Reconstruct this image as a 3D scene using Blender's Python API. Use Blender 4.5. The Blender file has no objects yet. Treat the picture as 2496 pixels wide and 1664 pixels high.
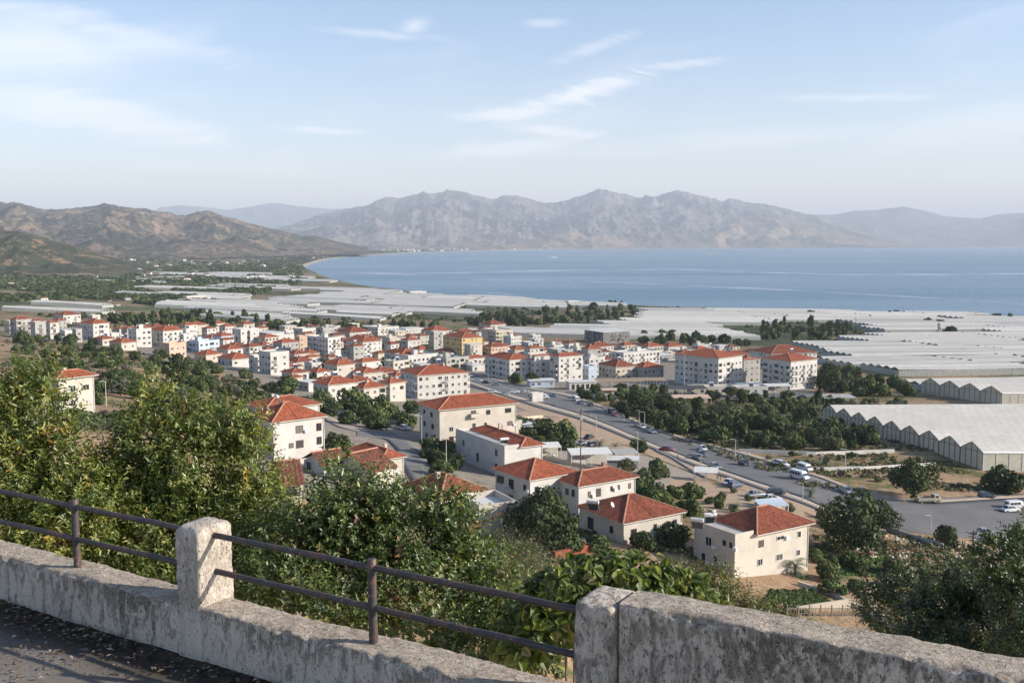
import bpy, bmesh, math, random, time
import numpy as np
from mathutils import Vector, Matrix
R = math.radians
random.seed(7); rng = np.random.default_rng(7)
SC = bpy.context.scene
COL = SC.collection
T0 = time.time()
HAZE_D = 5.0e-5
# ---------------------------------------------------------------- camera
H = 100.0                      # eye height over the sea
FPX, CX, CY = 2427.0, 1248.0, 832.0
PITCH = math.atan((CY - 591.0) / FPX)
cam = bpy.data.cameras.new('camera'); cam.lens = 35.0; cam.sensor_width = 36.0
cam.clip_start = 0.1; cam.clip_end = 200000.0
co = bpy.data.objects.new('camera', cam); COL.objects.link(co)
co.location = (0, 0, H); co.rotation_euler = (math.pi / 2 - PITCH, 0, 0)
SC.camera = co
# ---------------------------------------------------------------- view, sun, sky
SC.view_settings.view_transform = 'Standard'; SC.view_settings.look = 'None'
SC.view_settings.exposure = 0.5; SC.view_settings.gamma = 1.0
SC.view_settings.use_curve_mapping = False
SUN_EL, SUN_AZ = R(23.0), R(101.0)        # azimuth clockwise from +Y
SUN_DIR = Vector((math.sin(SUN_AZ) * math.cos(SUN_EL), math.cos(SUN_AZ) * math.cos(SUN_EL), math.sin(SUN_EL)))
sl = bpy.data.lights.new('sun', 'SUN'); sl.energy = 5.0; sl.angle = R(0.6); sl.color = (1.0, 0.92, 0.81)
so = bpy.data.objects.new('sun', sl); COL.objects.link(so)
so.rotation_euler = SUN_DIR.to_track_quat('Z', 'Y').to_euler(); so.location = (200, 0, 400)
W = bpy.data.worlds.new('World'); SC.world = W; W.use_nodes = True
wn = W.node_tree; wn.nodes.clear()
def wnode(t, **k):
    n = wn.nodes.new(t)
    for a, b in k.items(): setattr(n, a, b)
    return n
wl = wn.links.new
wo = wnode('ShaderNodeOutputWorld'); bg = wnode('ShaderNodeBackground'); sky = wnode('ShaderNodeTexSky', sky_type='NISHITA')
sky.sun_disc = False; sky.sun_elevation = SUN_EL; sky.sun_rotation = SUN_AZ
sky.altitude = 0.0; sky.air_density = 1.0; sky.dust_density = 0.9; sky.ozone_density = 3.6
bg.inputs['Strength'].default_value = 0.142
tc = wnode('ShaderNodeTexCoord')
def wmath(op, a, b=None, c=None):
    n = wnode('ShaderNodeMath', operation=op)
    for i, v in enumerate((a, b, c)):
        if v is None: continue
        if isinstance(v, (int, float)): n.inputs[i].default_value = v
        else: wl(v, n.inputs[i])
    return n.outputs[0]
sep = wnode('ShaderNodeSeparateXYZ'); wl(tc.outputs['Generated'], sep.inputs[0])
sx, sy, sz = sep.outputs
zc = wmath('MAXIMUM', sz, 0.012)
# direction as tangent coordinates on a cloud deck: (x/|y|..) replaced by az / el so that streaks stay horizontal
az = wmath('ARCTAN2', sx, sy)
hyp = wmath('SQRT', wmath('ADD', wmath('MULTIPLY', sx, sx), wmath('MULTIPLY', sy, sy)))
el = wmath('ARCTAN2', sz, hyp)
def wnoise(scx, scy, detail, rough, dist, rot=0.0, off=0.0):
    cb = wnode('ShaderNodeCombineXYZ'); wl(wmath('MULTIPLY', az, 1.0), cb.inputs[0]); wl(el, cb.inputs[1]); cb.inputs[2].default_value = off
    mp = wnode('ShaderNodeMapping'); wl(cb.outputs[0], mp.inputs[0]); mp.inputs['Rotation'].default_value = (0, 0, rot); 
    mp2 = wnode('ShaderNodeMapping'); wl(mp.outputs[0], mp2.inputs[0]); mp2.inputs['Scale'].default_value = (scx, scy, 1)
    n = wnode('ShaderNodeTexNoise'); wl(mp2.outputs[0], n.inputs['Vector']); n.inputs['Scale'].default_value = 1.0
    n.inputs['Detail'].default_value = detail; n.inputs['Roughness'].default_value = rough; n.inputs['Distortion'].default_value = dist
    return n.outputs['Fac']
def wramp(v, a, b):
    n = wnode('ShaderNodeMapRange', interpolation_type='SMOOTHSTEP'); wl(v, n.inputs[0])
    n.inputs[1].default_value = a; n.inputs[2].default_value = b; n.inputs[3].default_value = 0; n.inputs[4].default_value = 1
    return n.outputs[0]
def blob(px, py, rx, ry, rot, k, lo=0.42, hi=0.72, nz=None):
    """one cirrus cloud: soft ellipse in azimuth/elevation broken up by streaky noise"""
    a0 = math.atan((px - CX) / FPX); e0 = math.atan((CY - py) / FPX) - PITCH
    da = wmath('SUBTRACT', az, a0); de = wmath('SUBTRACT', el, e0)
    c, s = math.cos(rot), math.sin(rot)
    u = wmath('ADD', wmath('MULTIPLY', da, c / (rx / FPX)), wmath('MULTIPLY', de, s / (rx / FPX)))
    v = wmath('ADD', wmath('MULTIPLY', da, -s / (ry / FPX)), wmath('MULTIPLY', de, c / (ry / FPX)))
    r2 = wmath('ADD', wmath('MULTIPLY', u, u), wmath('MULTIPLY', v, v))
    g = wmath('SUBTRACT', 1.0, wmath('SQRT', r2))          # 1 centre .. 0 edge
    f = wmath('ADD', g, wmath('MULTIPLY', wmath('SUBTRACT', nz, 0.5), 1.9))
    return wmath('MULTIPLY', wramp(f, 0.05, 0.95), k)
nzA = wnoise(9, 55, 7, 0.62, 0.6, R(-8), 1.0)
nzB = wnoise(14, 90, 8, 0.65, 0.8, R(12), 4.0)
nzC = wnoise(5, 22, 5, 0.55, 0.3, R(-6), 9.0)
parts = [
 blob(120, 150, 420, 130, R(4), 0.62, nz=nzC), blob(300, 115, 420, 50, R(-8), 0.5, nz=nzA),
 blob(240, 305, 480, 70, R(-9), 0.62, nz=nzA),
 blob(1015, 68, 75, 34, R(14), 0.7, nz=nzC), blob(1320, 58, 80, 18, R(2), 0.35, nz=nzB), blob(960, 90, 230, 16, R(-3), 0.35, nz=nzB),
 blob(1400, 232, 250, 40, R(15), 0.8, nz=nzB), blob(1220, 275, 230, 30, R(3), 0.7, nz=nzA), blob(1330, 318, 190, 26, R(-6), 0.6, nz=nzA),
 blob(1220, 362, 270, 36, R(4), 0.5, nz=nzA), blob(1440, 120, 160, 22, R(18), 0.35, nz=nzB), blob(1660, 163, 160, 15, R(4), 0.4, nz=nzB),
 blob(780, 322, 150, 12, R(-2), 0.5, nz=nzB), blob(2080, 258, 260, 18, R(-2), 0.4, nz=nzA), blob(1850, 345, 600, 50, R(4), 0.35, nz=nzC),
 blob(2400, 330, 500, 70, R(8), 0.35, nz=nzC),
 blob(560, 415, 480, 26, R(-2), 0.25, nz=nzA),
]
cl = parts[0]
for p_ in parts[1:]: cl = wmath('MAXIMUM', cl, p_)
# thin veils everywhere else in the sky
cl = wmath('MULTIPLY', cl, 0.72); veil = wmath('MULTIPLY', wramp(nzC, 0.5, 0.85), 0.2)
cl = wmath('MAXIMUM', cl, veil)
# haze belt towards the horizon
belt = wmath('MULTIPLY', wmath('POWER', 2.718, wmath('MULTIPLY', wmath('MAXIMUM', el, 0.0), -10.5)), 0.72)
ccol = wnode('ShaderNodeRGB'); ccol.outputs[0].default_value = (6.9, 6.55, 6.6, 1)
bcol = wnode('ShaderNodeRGB'); bcol.outputs[0].default_value = (7.9, 7.05, 6.55, 1)
mxb = wnode('ShaderNodeMixRGB'); wl(belt, mxb.inputs[0]); wl(sky.outputs[0], mxb.inputs[1]); wl(bcol.outputs[0], mxb.inputs[2])
mxc = wnode('ShaderNodeMixRGB'); wl(cl, mxc.inputs[0]); wl(mxb.outputs[0], mxc.inputs[1]); wl(ccol.outputs[0], mxc.inputs[2])
wl(mxc.outputs[0], bg.inputs[0]); wl(bg.outputs[0], wo.inputs['Surface'])
SC.cycles.use_denoising = True
SC.cycles.max_bounces = 6; SC.cycles.volume_bounces = 0; SC.cycles.transparent_max_bounces = 6
SC.cycles.sample_clamp_indirect = 6.0

# ---------------------------------------------------------------- helpers
cth, sth = math.cos(PITCH), math.sin(PITCH)
def ray(px, py):
    u = (CY - py) / FPX
    return np.array([(px - CX) / FPX, u * sth + cth, u * cth - sth])
def pt_at(px, py, y):
    """world point seen at a pixel, y metres ahead of the camera"""
    d = ray(px, py); d = d / d[1] * y
    return np.array([d[0], d[1], d[2] + H])
def px_of(p):
    x, y, z = p[0], p[1], p[2] - H
    dep = y * cth - z * sth
    return CX + FPX * x / dep, CY - FPX * (y * sth + z * cth) / dep
def hash2(ix, iy, seed):
    h = (ix.astype(np.int64) * 374761393 + iy.astype(np.int64) * 668265263 + seed * 2147483647) & 0x7fffffff
    h = (h ^ (h >> 13)) * 1274126177 & 0x7fffffff
    h = h ^ (h >> 16)
    return (h & 0xffff) / 65535.0
def vnoise(x, y, seed=0):
    x = np.asarray(x, float); y = np.asarray(y, float)
    ix = np.floor(x); iy = np.floor(y); fx = x - ix; fy = y - iy
    fx = fx * fx * fx * (fx * (fx * 6 - 15) + 10); fy = fy * fy * fy * (fy * (fy * 6 - 15) + 10)
    a = hash2(ix, iy, seed); b = hash2(ix + 1, iy, seed); c = hash2(ix, iy + 1, seed); d = hash2(ix + 1, iy + 1, seed)
    return (a + (b - a) * fx) * (1 - fy) + (c + (d - c) * fx) * fy
def fbm(x, y, octv=5, seed=0, gain=0.5, ridged=False):
    s = 0; a = 1; t = 0
    for i in range(octv):
        n = vnoise(x, y, seed + i * 17)
        if ridged: n = 1 - abs(2 * n - 1)
        s = s + a * n; t += a; a *= gain; x = x * 2.03 + 11.3; y = y * 2.03 + 5.7
    return s / t
def link(name, me, parent=None, loc=None, rz=None):
    o = bpy.data.objects.new(name, me); COL.objects.link(o)
    if parent is not None: o.parent = parent
    if loc is not None: o.location = loc
    if rz is not None: o.rotation_euler = (0, 0, rz)
    return o
def tag(o, label=None, cat=None, group=None, kind=None):
    if label: o['label'] = label
    if cat: o['category'] = cat
    if group: o['group'] = group
    if kind: o['kind'] = kind
    return o
def empty(name, loc=(0, 0, 0), rz=0.0):
    return link(name, None, None, [float(v) for v in loc], rz)
def copy_tree(o, parent=None):
    c = o.copy(); COL.objects.link(c); c.parent = parent
    for ch in list(o.children): copy_tree(ch, c)
    return c
def fastmesh(name, V, F, mats, midx=None, smooth=False, col=None):
    """V (n,3); F (m,k) uniform polygons"""
    V = np.asarray(V, dtype=np.float32); F = np.asarray(F, dtype=np.int32)
    me = bpy.data.meshes.new(name)
    me.vertices.add(len(V)); me.vertices.foreach_set('co', V.ravel())
    k = F.shape[1]
    me.loops.add(F.size); me.loops.foreach_set('vertex_index', F.ravel())
    me.polygons.add(len(F)); me.polygons.foreach_set('loop_start', np.arange(0, F.size, k, dtype=np.int32))
    me.polygons.foreach_set('loop_total', np.full(len(F), k, dtype=np.int32))
    for m in (mats if isinstance(mats, (list, tuple)) else [mats]): me.materials.append(m)
    if midx is not None: me.polygons.foreach_set('material_index', np.asarray(midx, dtype=np.int32))
    if smooth: me.polygons.foreach_set('use_smooth', np.ones(len(F), dtype=bool))
    if col is not None:
        ca = me.color_attributes.new('tint', 'FLOAT_COLOR', 'POINT')
        c4 = np.ones((len(V), 4), dtype=np.float32); c4[:, :3] = col
        ca.data.foreach_set('color', c4.ravel())
    me.update(calc_edges=True); me.validate()
    return me
class MB:
    """collects faces for one mesh"""
    def __init__(s): s.v = []; s.f = []; s.m = []
    def face(s, pts, m=0):
        n = len(s.v); s.v += [tuple(map(float, p)) for p in pts]; s.f.append(list(range(n, n + len(pts)))); s.m.append(m)
    def box(s, x0, x1, y0, y1, z0, z1, m=0, M=None):
        c = [(x0, y0, z0), (x1, y0, z0), (x1, y1, z0), (x0, y1, z0), (x0, y0, z1), (x1, y0, z1), (x1, y1, z1), (x0, y1, z1)]
        if M is not None: c = [tuple(M @ Vector(p)) for p in c]
        n = len(s.v); s.v += c
        for f in ((0, 3, 2, 1), (4, 5, 6, 7), (0, 1, 5, 4), (1, 2, 6, 5), (2, 3, 7, 6), (3, 0, 4, 7)):
            s.f.append([n + i for i in f]); s.m.append(m)
    def bar(s, a, b, w, h=None, m=0):
        a = Vector(a); b = Vector(b); h = h or w; d = (b - a); L = d.length
        q = d.to_track_quat('Z', 'Y').to_matrix().to_4x4(); M = Matrix.Translation(a) @ q
        s.box(-w / 2, w / 2, -h / 2, h / 2, 0, L, m, M)
    def tube(s, a, b, r0, r1=None, seg=8, m=0, cap=True):
        a = Vector(a); b = Vector(b); r1 = r0 if r1 is None else r1
        q = (b - a).to_track_quat('Z', 'Y'); n = len(s.v)
        for (c, r) in ((a, r0), (b, r1)):
            for i in range(seg):
                t = 2 * math.pi * i / seg; s.v.append(tuple(c + q @ Vector((r * math.cos(t), r * math.sin(t), 0))))
        for i in range(seg):
            j = (i + 1) % seg; s.f.append([n + i, n + j, n + seg + j, n + seg + i]); s.m.append(m)
        if cap:
            s.f.append([n + i for i in reversed(range(seg))]); s.m.append(m); s.f.append([n + seg + i for i in range(seg)]); s.m.append(m)
    def mesh(s, name, mats, smooth=False):
        me = bpy.data.meshes.new(name); me.from_pydata(s.v, [], s.f)
        for m in (mats if isinstance(mats, (list, tuple)) else [mats]): me.materials.append(m)
        me.polygons.foreach_set('material_index', s.m)
        if smooth: me.polygons.foreach_set('use_smooth', [True] * len(s.f))
        me.update(); return me
    def build(s, name, mats, parent=None, smooth=False, loc=None, rz=None):
        return link(name, s.mesh(name, mats, smooth), parent, loc, rz)

_o1 = 'zeroth first second third fourth fifth sixth seventh eighth ninth tenth eleventh twelfth thirteenth fourteenth fifteenth sixteenth seventeenth eighteenth nineteenth'.split()
_ot = {2: 'twent', 3: 'thirt', 4: 'fort', 5: 'fift', 6: 'sixt', 7: 'sevent', 8: 'eight', 9: 'ninet'}
def ordn(n):
    if n < 20: return _o1[n]
    return _ot[n // 10] + 'ieth' if n % 10 == 0 else _ot[n // 10] + 'y-' + _o1[n % 10]
# ---------------------------------------------------------------- materials
class NT:
    def __init__(s, name):
        s.m = bpy.data.materials.new(name); s.m.use_nodes = True; s.t = s.m.node_tree; s.t.nodes.clear()
        s.out = s.n('ShaderNodeOutputMaterial'); s.b = s.n('ShaderNodeBsdfPrincipled'); s.l(s.b.outputs[0], s.out.inputs[0])
        s._tc = None
    def n(s, t, **k):
        x = s.t.nodes.new(t)
        for a, b in k.items(): setattr(x, a, b)
        return x
    def l(s, a, b): s.t.links.new(a, b)
    def set(s, i, v):
        if isinstance(v, (int, float, tuple)): s.b.inputs[i].default_value = (v + (1,)) if isinstance(v, tuple) and len(v) == 3 else v
        else: s.l(v, s.b.inputs[i])
    def pos(s, obj=False):
        if obj:
            t = s.n('ShaderNodeTexCoord'); return t.outputs['Object']
        g = s.n('ShaderNodeNewGeometry'); return g.outputs['Position']
    def noise(s, scale, detail=4, rough=0.55, vec=None, sc=None, dist=0):
        x = s.n('ShaderNodeTexNoise'); x.inputs['Scale'].default_value = scale; x.inputs['Detail'].default_value = detail
        x.inputs['Roughness'].default_value = rough; x.inputs['Distortion'].default_value = dist
        v = vec if vec is not None else s.pos()
        if sc:
            mp = s.n('ShaderNodeMapping'); s.l(v, mp.inputs[0]); mp.inputs['Scale'].default_value = sc; v = mp.outputs[0]
        s.l(v, x.inputs['Vector']); return x.outputs['Fac']
    def vor(s, scale, vec=None, sc=None, rot=0, out='Color', feature='F1'):
        x = s.n('ShaderNodeTexVoronoi', feature=feature); x.inputs['Scale'].default_value = scale
        v = vec if vec is not None else s.pos()
        if sc or rot:
            mp = s.n('ShaderNodeMapping'); s.l(v, mp.inputs[0]); mp.inputs['Rotation'].default_value = (0, 0, rot); mp.inputs['Scale'].default_value = sc or (1, 1, 1); v = mp.outputs[0]
        s.l(v, x.inputs['Vector']); return x.outputs[out]
    def ramp(s, v, a, b, c0=0.0, c1=1.0):
        n = s.n('ShaderNodeMapRange', interpolation_type='SMOOTHSTEP'); s.l(v, n.inputs[0])
        n.inputs[1].default_value = a; n.inputs[2].default_value = b; n.inputs[3].default_value = c0; n.inputs[4].default_value = c1
        return n.outputs[0]
    def math(s, op, a, b=None):
        n = s.n('ShaderNodeMath', operation=op)
        for i, v in enumerate((a, b)):
            if v is None: continue
            if isinstance(v, (int, float)): n.inputs[i].default_value = v
            else: s.l(v, n.inputs[i])
        return n.outputs[0]
    def mix(s, f, a, b, mode='MIX'):
        n = s.n('ShaderNodeMixRGB', blend_type=mode)
        for i, v in enumerate((f, a, b)):
            if isinstance(v, (int, float)): n.inputs[i].default_value = v
            elif isinstance(v, tuple): n.inputs[i].default_value = v + (1,)
            else: s.l(v, n.inputs[i])
        return n.outputs[0]
    def attr(s, name='tint'):
        x = s.n('ShaderNodeVertexColor'); x.layer_name = name; return x.outputs[0]
    def rgb(s, c):
        x = s.n('ShaderNodeSeparateColor'); s.l(c, x.inputs[0]); return x.outputs
    def bump(s, h, strength=0.5, dist=0.1):
        x = s.n('ShaderNodeBump'); x.inputs['Strength'].default_value = strength; x.inputs['Distance'].default_value = dist
        s.l(h, x.inputs['Height']); s.l(x.outputs[0], s.b.inputs['Normal'])
MATS = {}
def simple(name, c, rough=0.8, metal=0.0, var=0.12, scale=1.5, spec=0.3):
    k = NT(name); n = k.noise(scale, 5, 0.6)
    k.set('Base Color', k.mix(k.ramp(n, 0.3, 0.7), tuple(x * (1 - var) for x in c), tuple(min(1, x * (1 + var)) for x in c)))
    k.set('Roughness', rough); k.set('Metallic', metal); k.b.inputs['Specular IOR Level'].default_value = spec
    MATS[name] = k.m; return k.m
# ---------------------------------------------------------------- terrain table: drop below the eye by azimuth and distance
_pxs = np.array([-1200, -600, 0, 400, 800, 1250, 1700, 2100, 2600, 3700], float)
_ys = np.array([1.5, 6, 12, 20, 35, 50, 75, 100, 125, 150, 200, 260, 370, 480, 730, 1100, 1400, 2000, 3000, 5000, 9000, 20000, 40000], float)
_D = np.array([
 [5.0, 5.6, 6.2, 8, 12, 14, 17, 20, 22, 23, 27, 30, 35, 38, 42, 48, 52, 55, 50, 30, 30, 30, 30],
 [5.0, 5.6, 6.2, 9, 13, 15, 19, 22, 24, 26, 30, 33, 40, 43, 50, 57, 62, 66, 66, 60, 50, 40, 40],
 [5.0, 5.6, 6.5, 9, 13, 16, 20, 24, 26, 28, 33, 36, 43, 48, 56, 64, 69, 75, 78, 78, 74, 70, 70],
 [5.0, 5.8, 7.0, 10, 15, 19, 25, 29, 31, 33, 37, 41, 49, 56, 64, 71, 76, 82, 86, 88, 88, 85, 85],
 [5.0, 6.0, 7.5, 11, 18, 24, 32, 37, 40, 42, 45, 49, 57, 64, 73, 80, 85, 90, 93, 95, 96, 97, 97],
 [5.0, 6.0, 7.8, 12, 21, 28, 37, 42, 45, 47, 50.5, 55, 62, 68, 77, 86, 92, 96, 97, 97, 97, 97, 97],
 [5.0, 6.0, 7.8, 12, 21, 28, 38, 44, 47, 49.5, 54, 58, 64.5, 70, 79, 90, 96, 97, 97.5, 97.5, 97.5, 97.5, 97.5],
 [5.0, 6.0, 7.8, 12, 21, 28, 38, 44, 46.5, 49.5, 54.5, 59, 65, 71, 80, 92, 97, 97, 97.5, 97.5, 97.5, 97.5, 97.5],
 [5.0, 6.0, 7.8, 12, 21, 28, 38, 44, 46.5, 49.5, 54.5, 59, 65, 71, 80, 92, 97, 97, 97.5, 97.5, 97.5, 97.5, 97.5],
 [5.0, 6.0, 7.8, 12, 21, 28, 38, 44, 46.5, 49.5, 54.5, 59, 65, 71, 80, 92, 97, 97, 97.5, 97.5, 97.5, 97.5, 97.5]])
NK, NY = 321, 361
GPX = np.linspace(-1100, 3600, NK); GL = np.linspace(math.log(1.5), math.log(38000), NY); GY = np.exp(GL)
def _interp2(gx, gl):
    a = np.array([np.interp(gl, np.log(_ys), row) for row in _D])
    ly = np.array([np.interp(gx, _pxs, a[:, j]) for j in range(a.shape[1])]).T
    return ly
TAB = _interp2(GPX, GL)
def _smooth(A, n, ax):
    k = np.hanning(2 * n + 3)[1:-1]; k /= k.sum()
    P = np.pad(A, [(n, n) if i == ax else (0, 0) for i in range(2)], mode='edge')
    return np.apply_along_axis(lambda r: np.convolve(r, k, 'valid'), ax, P)
TAB = _smooth(_smooth(TAB, 9, 0), 7, 1)
_XX = (GPX[:, None] - CX) / FPX * GY[None, :]; _YY = np.repeat(GY[None, :], NK, 0)
# relief of the ground itself
_am = np.interp(_YY, [1, 30, 120, 500, 3000], [0.3, 0.8, 1.2, 1.6, 7.0])
_fade = np.interp(GPX, [500, 900], [1.0, 0.35])[:, None]
TAB = TAB - (fbm(_XX / 38, _YY / 38, 4, 3) - 0.5) * _am * _fade - (fbm(_XX / 240, _YY / 240, 3, 31) - 0.5) * np.interp(_YY, [60, 400, 3000], [0, 2.5, 10]) * _fade
# bay: near shore and far shore distances by column
_shn = ([690, 745, 755, 775, 800, 850, 900, 1050, 1400, 1700, 2050, 2500, 3700],
        [4200, 4020, 3650, 3250, 2800, 2480, 2280, 1950, 1660, 1540, 1450, 1350, 1200])
_shf = ([690, 740, 760, 790, 850, 1000, 1200, 1500, 2000, 2500, 3700],
        [4200, 4300, 5000, 6200, 7600, 10200, 13200, 16500, 19000, 23000, 26000])
ys_n = np.interp(GPX, *_shn)[:, None]; ys_f = np.interp(GPX, *_shf)[:, None]
_cut = np.maximum((ys_n + (fbm(_XX / 60, _YY / 60, 3, 8) - .5) * 50 - _YY) * 0.035, (_YY - ys_f) * 0.006)
_Z = H - TAB
_isbay = (GPX > 700)[:, None]
_Z = np.where(_isbay, np.minimum(_Z, np.maximum(_cut, -6.0)), _Z)
TAB = H - _Z
def terr(x, y):
    """ground height"""
    x = np.asarray(x, float); y = np.asarray(y, float)
    yy = np.maximum(y, 1.6)
    fi = np.clip((CX + FPX * x / yy - GPX[0]) / (GPX[1] - GPX[0]), 0, NK - 1.001); fj = np.clip((np.log(yy) - GL[0]) / (GL[1] - GL[0]), 0, NY - 1.001)
    i = fi.astype(int); j = fj.astype(int); u = fi - i; v = fj - j
    return H - ((TAB[i, j] * (1 - u) + TAB[i + 1, j] * u) * (1 - v) + (TAB[i, j + 1] * (1 - u) + TAB[i + 1, j + 1] * u) * v)
_S = np.exp(np.linspace(math.log(14), math.log(36000), 900))
def ground(px, py):
    """point of the ground seen at a pixel of the photograph's frame (first hit beyond 14 m)"""
    d = ray(px, py); d = d / d[1]
    zr = H + d[2] * _S; zt = terr(d[0] * _S, _S); below = np.nonzero(zr < zt)[0]
    if len(below) == 0: y = 30000.0
    else:
        k = max(below[0], 1); a = zr[k - 1] - zt[k - 1]; b = zr[k] - zt[k]; y = _S[k - 1] + (_S[k] - _S[k - 1]) * a / (a - b) if a > 0 else _S[k]
    x = d[0] * y
    return np.array([x, y, float(terr(x, y))])
def inpoly(px, py, poly):
    r = np.zeros(np.shape(px), bool); n = len(poly)
    for i in range(n):
        x0, y0 = poly[i]; x1, y1 = poly[(i + 1) % n]
        c = ((y0 > py) != (y1 > py)); r ^= c & (px < (x1 - x0) * (py - y0) / ((y1 - y0) + 1e-12) + x0)
    return r
_PX = np.repeat(GPX[:, None], NY, 1)
_dep = _YY * cth + TAB * sth; _PY = CY - FPX * (_YY * sth - TAB * cth) / _dep; _PXX = CX + FPX * _XX / _dep
TOWN = [(0, 800), (120, 770), (700, 785), (1250, 780), (1560, 800), (1990, 830), (1990, 960), (1660, 975), (1500, 965), (1330, 985), (1290, 1060), (1420, 1100), (1620, 1130), (1600, 1260), (1380, 1330), (1130, 1320), (900, 1250), (600, 1180), (640, 1000), (700, 960), (560, 910), (400, 880), (200, 835), (40, 830)]
GREEN = [(1500, 965), (2000, 960), (2200, 1000), (2120, 1090), (1700, 1100), (1560, 1050)]
GRASSP = [(2010, 1385), (2060, 1362), (2180, 1362), (2240, 1390), (2170, 1405), (2080, 1400)]
YARD = [(1950, 1365), (2020, 1360), (2090, 1400), (2060, 1440), (1990, 1425)]
_nz = (fbm(_XX / 14, _YY / 14, 3, 77) - 0.5)
jx, jy = _nz * 40, (fbm(_XX / 14, _YY / 14, 3, 78) - 0.5) * 30
m_town = inpoly(_PXX + jx, _PY + jy, TOWN).astype(float)
m_green = inpoly(_PXX + jx, _PY + jy * .6, GREEN).astype(float)
m_field = ((_YY > 650)).astype(float)
colr = np.stack([m_town, m_green, m_field], -1).reshape(-1, 3)
k = NT('ground_soil')
tr, tg, tb = k.rgb(k.attr())[:3]
n1 = k.noise(0.035, 6, 0.62); n2 = k.noise(0.35, 6, 0.7); n3 = k.noise(2.5, 4, 0.7)
soil = k.mix(k.ramp(n2, .3, .7), (0.33, 0.195, 0.11), (0.45, 0.32, 0.20))
soil = k.mix(k.ramp(n3, .35, .75), soil, (0.21, 0.15, 0.095))
grass = k.mix(k.ramp(n3, .3, .7), (0.07, 0.085, 0.03), (0.15, 0.135, 0.055))
near = k.mix(k.ramp(k.math('ADD', n1, k.math('MULTIPLY', n2, 0.7)), .82, .98), soil, grass)
town = k.mix(k.ramp(n2, .3, .7), (0.20, 0.17, 0.135), (0.31, 0.265, 0.21))
near = k.mix(tr, near, town)
green = k.mix(k.ramp(n2, .35, .65), (0.05, 0.065, 0.03), (0.16, 0.12, 0.065))
near = k.mix(tg, near, green)
fv = k.rgb(k.vor(0.0085, sc=(1, 1.0, 0), rot=0.25))
f1 = k.mix(k.ramp(fv[0], .45, .55), (0.055, 0.072, 0.032), (0.24, 0.17, 0.10)); f1 = k.mix(k.ramp(fv[1], .7, .72), f1, (0.085, 0.115, 0.045))
f1 = k.mix(k.ramp(n1, .50, .66), f1, (0.045, 0.058, 0.03)); f1 = k.mix(k.ramp(k.noise(0.05, 5, .7), .5, .66), f1, (0.21, 0.16, 0.105))
k.set('Base Color', k.mix(tb, near, f1)); k.set('Roughness', 0.95); k.b.inputs['Specular IOR Level'].default_value = 0.1
k.bump(k.math('ADD', n2, k.math('MULTIPLY', n3, 0.25)), 0.6, 0.8)
V = np.stack([_XX, _YY, H - TAB], -1).reshape(-1, 3)
ii, jj = np.meshgrid(np.arange(NK - 1), np.arange(NY - 1), indexing='ij'); a = (ii * NY + jj).ravel()
Fq = np.stack([a, a + NY, a + NY + 1, a + 1], 1)
g = link('ground', fastmesh('ground', V, Fq, k.m, smooth=True, col=colr)); tag(g, kind='structure')
# ---------------------------------------------------------------- sea
k = NT('sea_water')
w1 = k.noise(0.02, 6, 0.6, sc=(1, 2.2, 1)); w2 = k.noise(0.25, 4, .6); ws = k.noise(0.0011, 4, .5, sc=(0.35, 2.6, 1), dist=1.2)
k.set('Base Color', k.mix(k.ramp(ws, .35, .7), (0.11, 0.205, 0.28), (0.16, 0.26, 0.33)))
k.set('Roughness', k.ramp(ws, .3, .7, .34, .27)); k.b.inputs['IOR'].default_value = 1.33; k.b.inputs['Specular IOR Level'].default_value = 0.5
k.bump(k.math('ADD', w1, w2), 1.0, 3.5)
def grid_plane(x0, x1, y0, y1, nx, ny, z, geom=False):
    xs = np.linspace(x0, x1, nx); ys = np.geomspace(y0, y1, ny) if geom else np.linspace(y0, y1, ny)
    X, Y = np.meshgrid(xs, ys, indexing='ij'); V = np.stack([X, Y, np.full(X.shape, z)], -1).reshape(-1, 3)
    i, j = np.meshgrid(np.arange(nx - 1), np.arange(ny - 1), indexing='ij'); a = (i * ny + j).ravel()
    return V, np.stack([a, a + ny, a + ny + 1, a + 1], 1)
V, Fq = grid_plane(-2500, 40000, 900, 36000, 20, 30, 0.0, True)
tag(link('sea', fastmesh('sea', V, Fq, k.m)), kind='structure')
# pale calm streaks lying on the water
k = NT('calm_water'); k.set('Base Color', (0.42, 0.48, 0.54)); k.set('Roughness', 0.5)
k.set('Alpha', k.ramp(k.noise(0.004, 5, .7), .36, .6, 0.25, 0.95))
def streak(pts, w0, name='wake'):
    mb = []; P = []
    for (px, py) in pts:
        d = ray(px, py); y = -H / (d[2] / d[1]); P.append((d[0] / d[1] * y, y))
    P = np.array(P); t = np.linspace(0, 1, 60); tt = np.linspace(0, 1, len(P))
    X = np.interp(t, tt, P[:, 0]); Y = np.interp(t, tt, P[:, 1]); w = w0 * Y / 3000 * (0.6 + 0.8 * vnoise(t * 9, t * 0 + w0, 5))
    V = []; F = []
    for i in range(60): V += [(X[i], Y[i] - w[i], 0.12), (X[i], Y[i] + w[i], 0.12)]
    for i in range(59): F.append((2 * i, 2 * i + 2, 2 * i + 3, 2 * i + 1))
    return V, F
_st = [([(1560, 691), (1900, 706), (2200, 722), (2496, 741), (2700, 756)], 55), ([(1600, 654), (1850, 664), (2000, 668), (2200, 669), (2496, 667), (2700, 666)], 60),
       ([(830, 664), (1000, 668), (1300, 660), (1600, 656)], 70), ([(1120, 681), (1400, 684), (1560, 691)], 40), ([(1340, 628), (1362, 628)], 120), ([(1706, 620), (1750, 621)], 90), ([(930, 700), (1080, 706), (1250, 717)], 22)]
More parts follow.
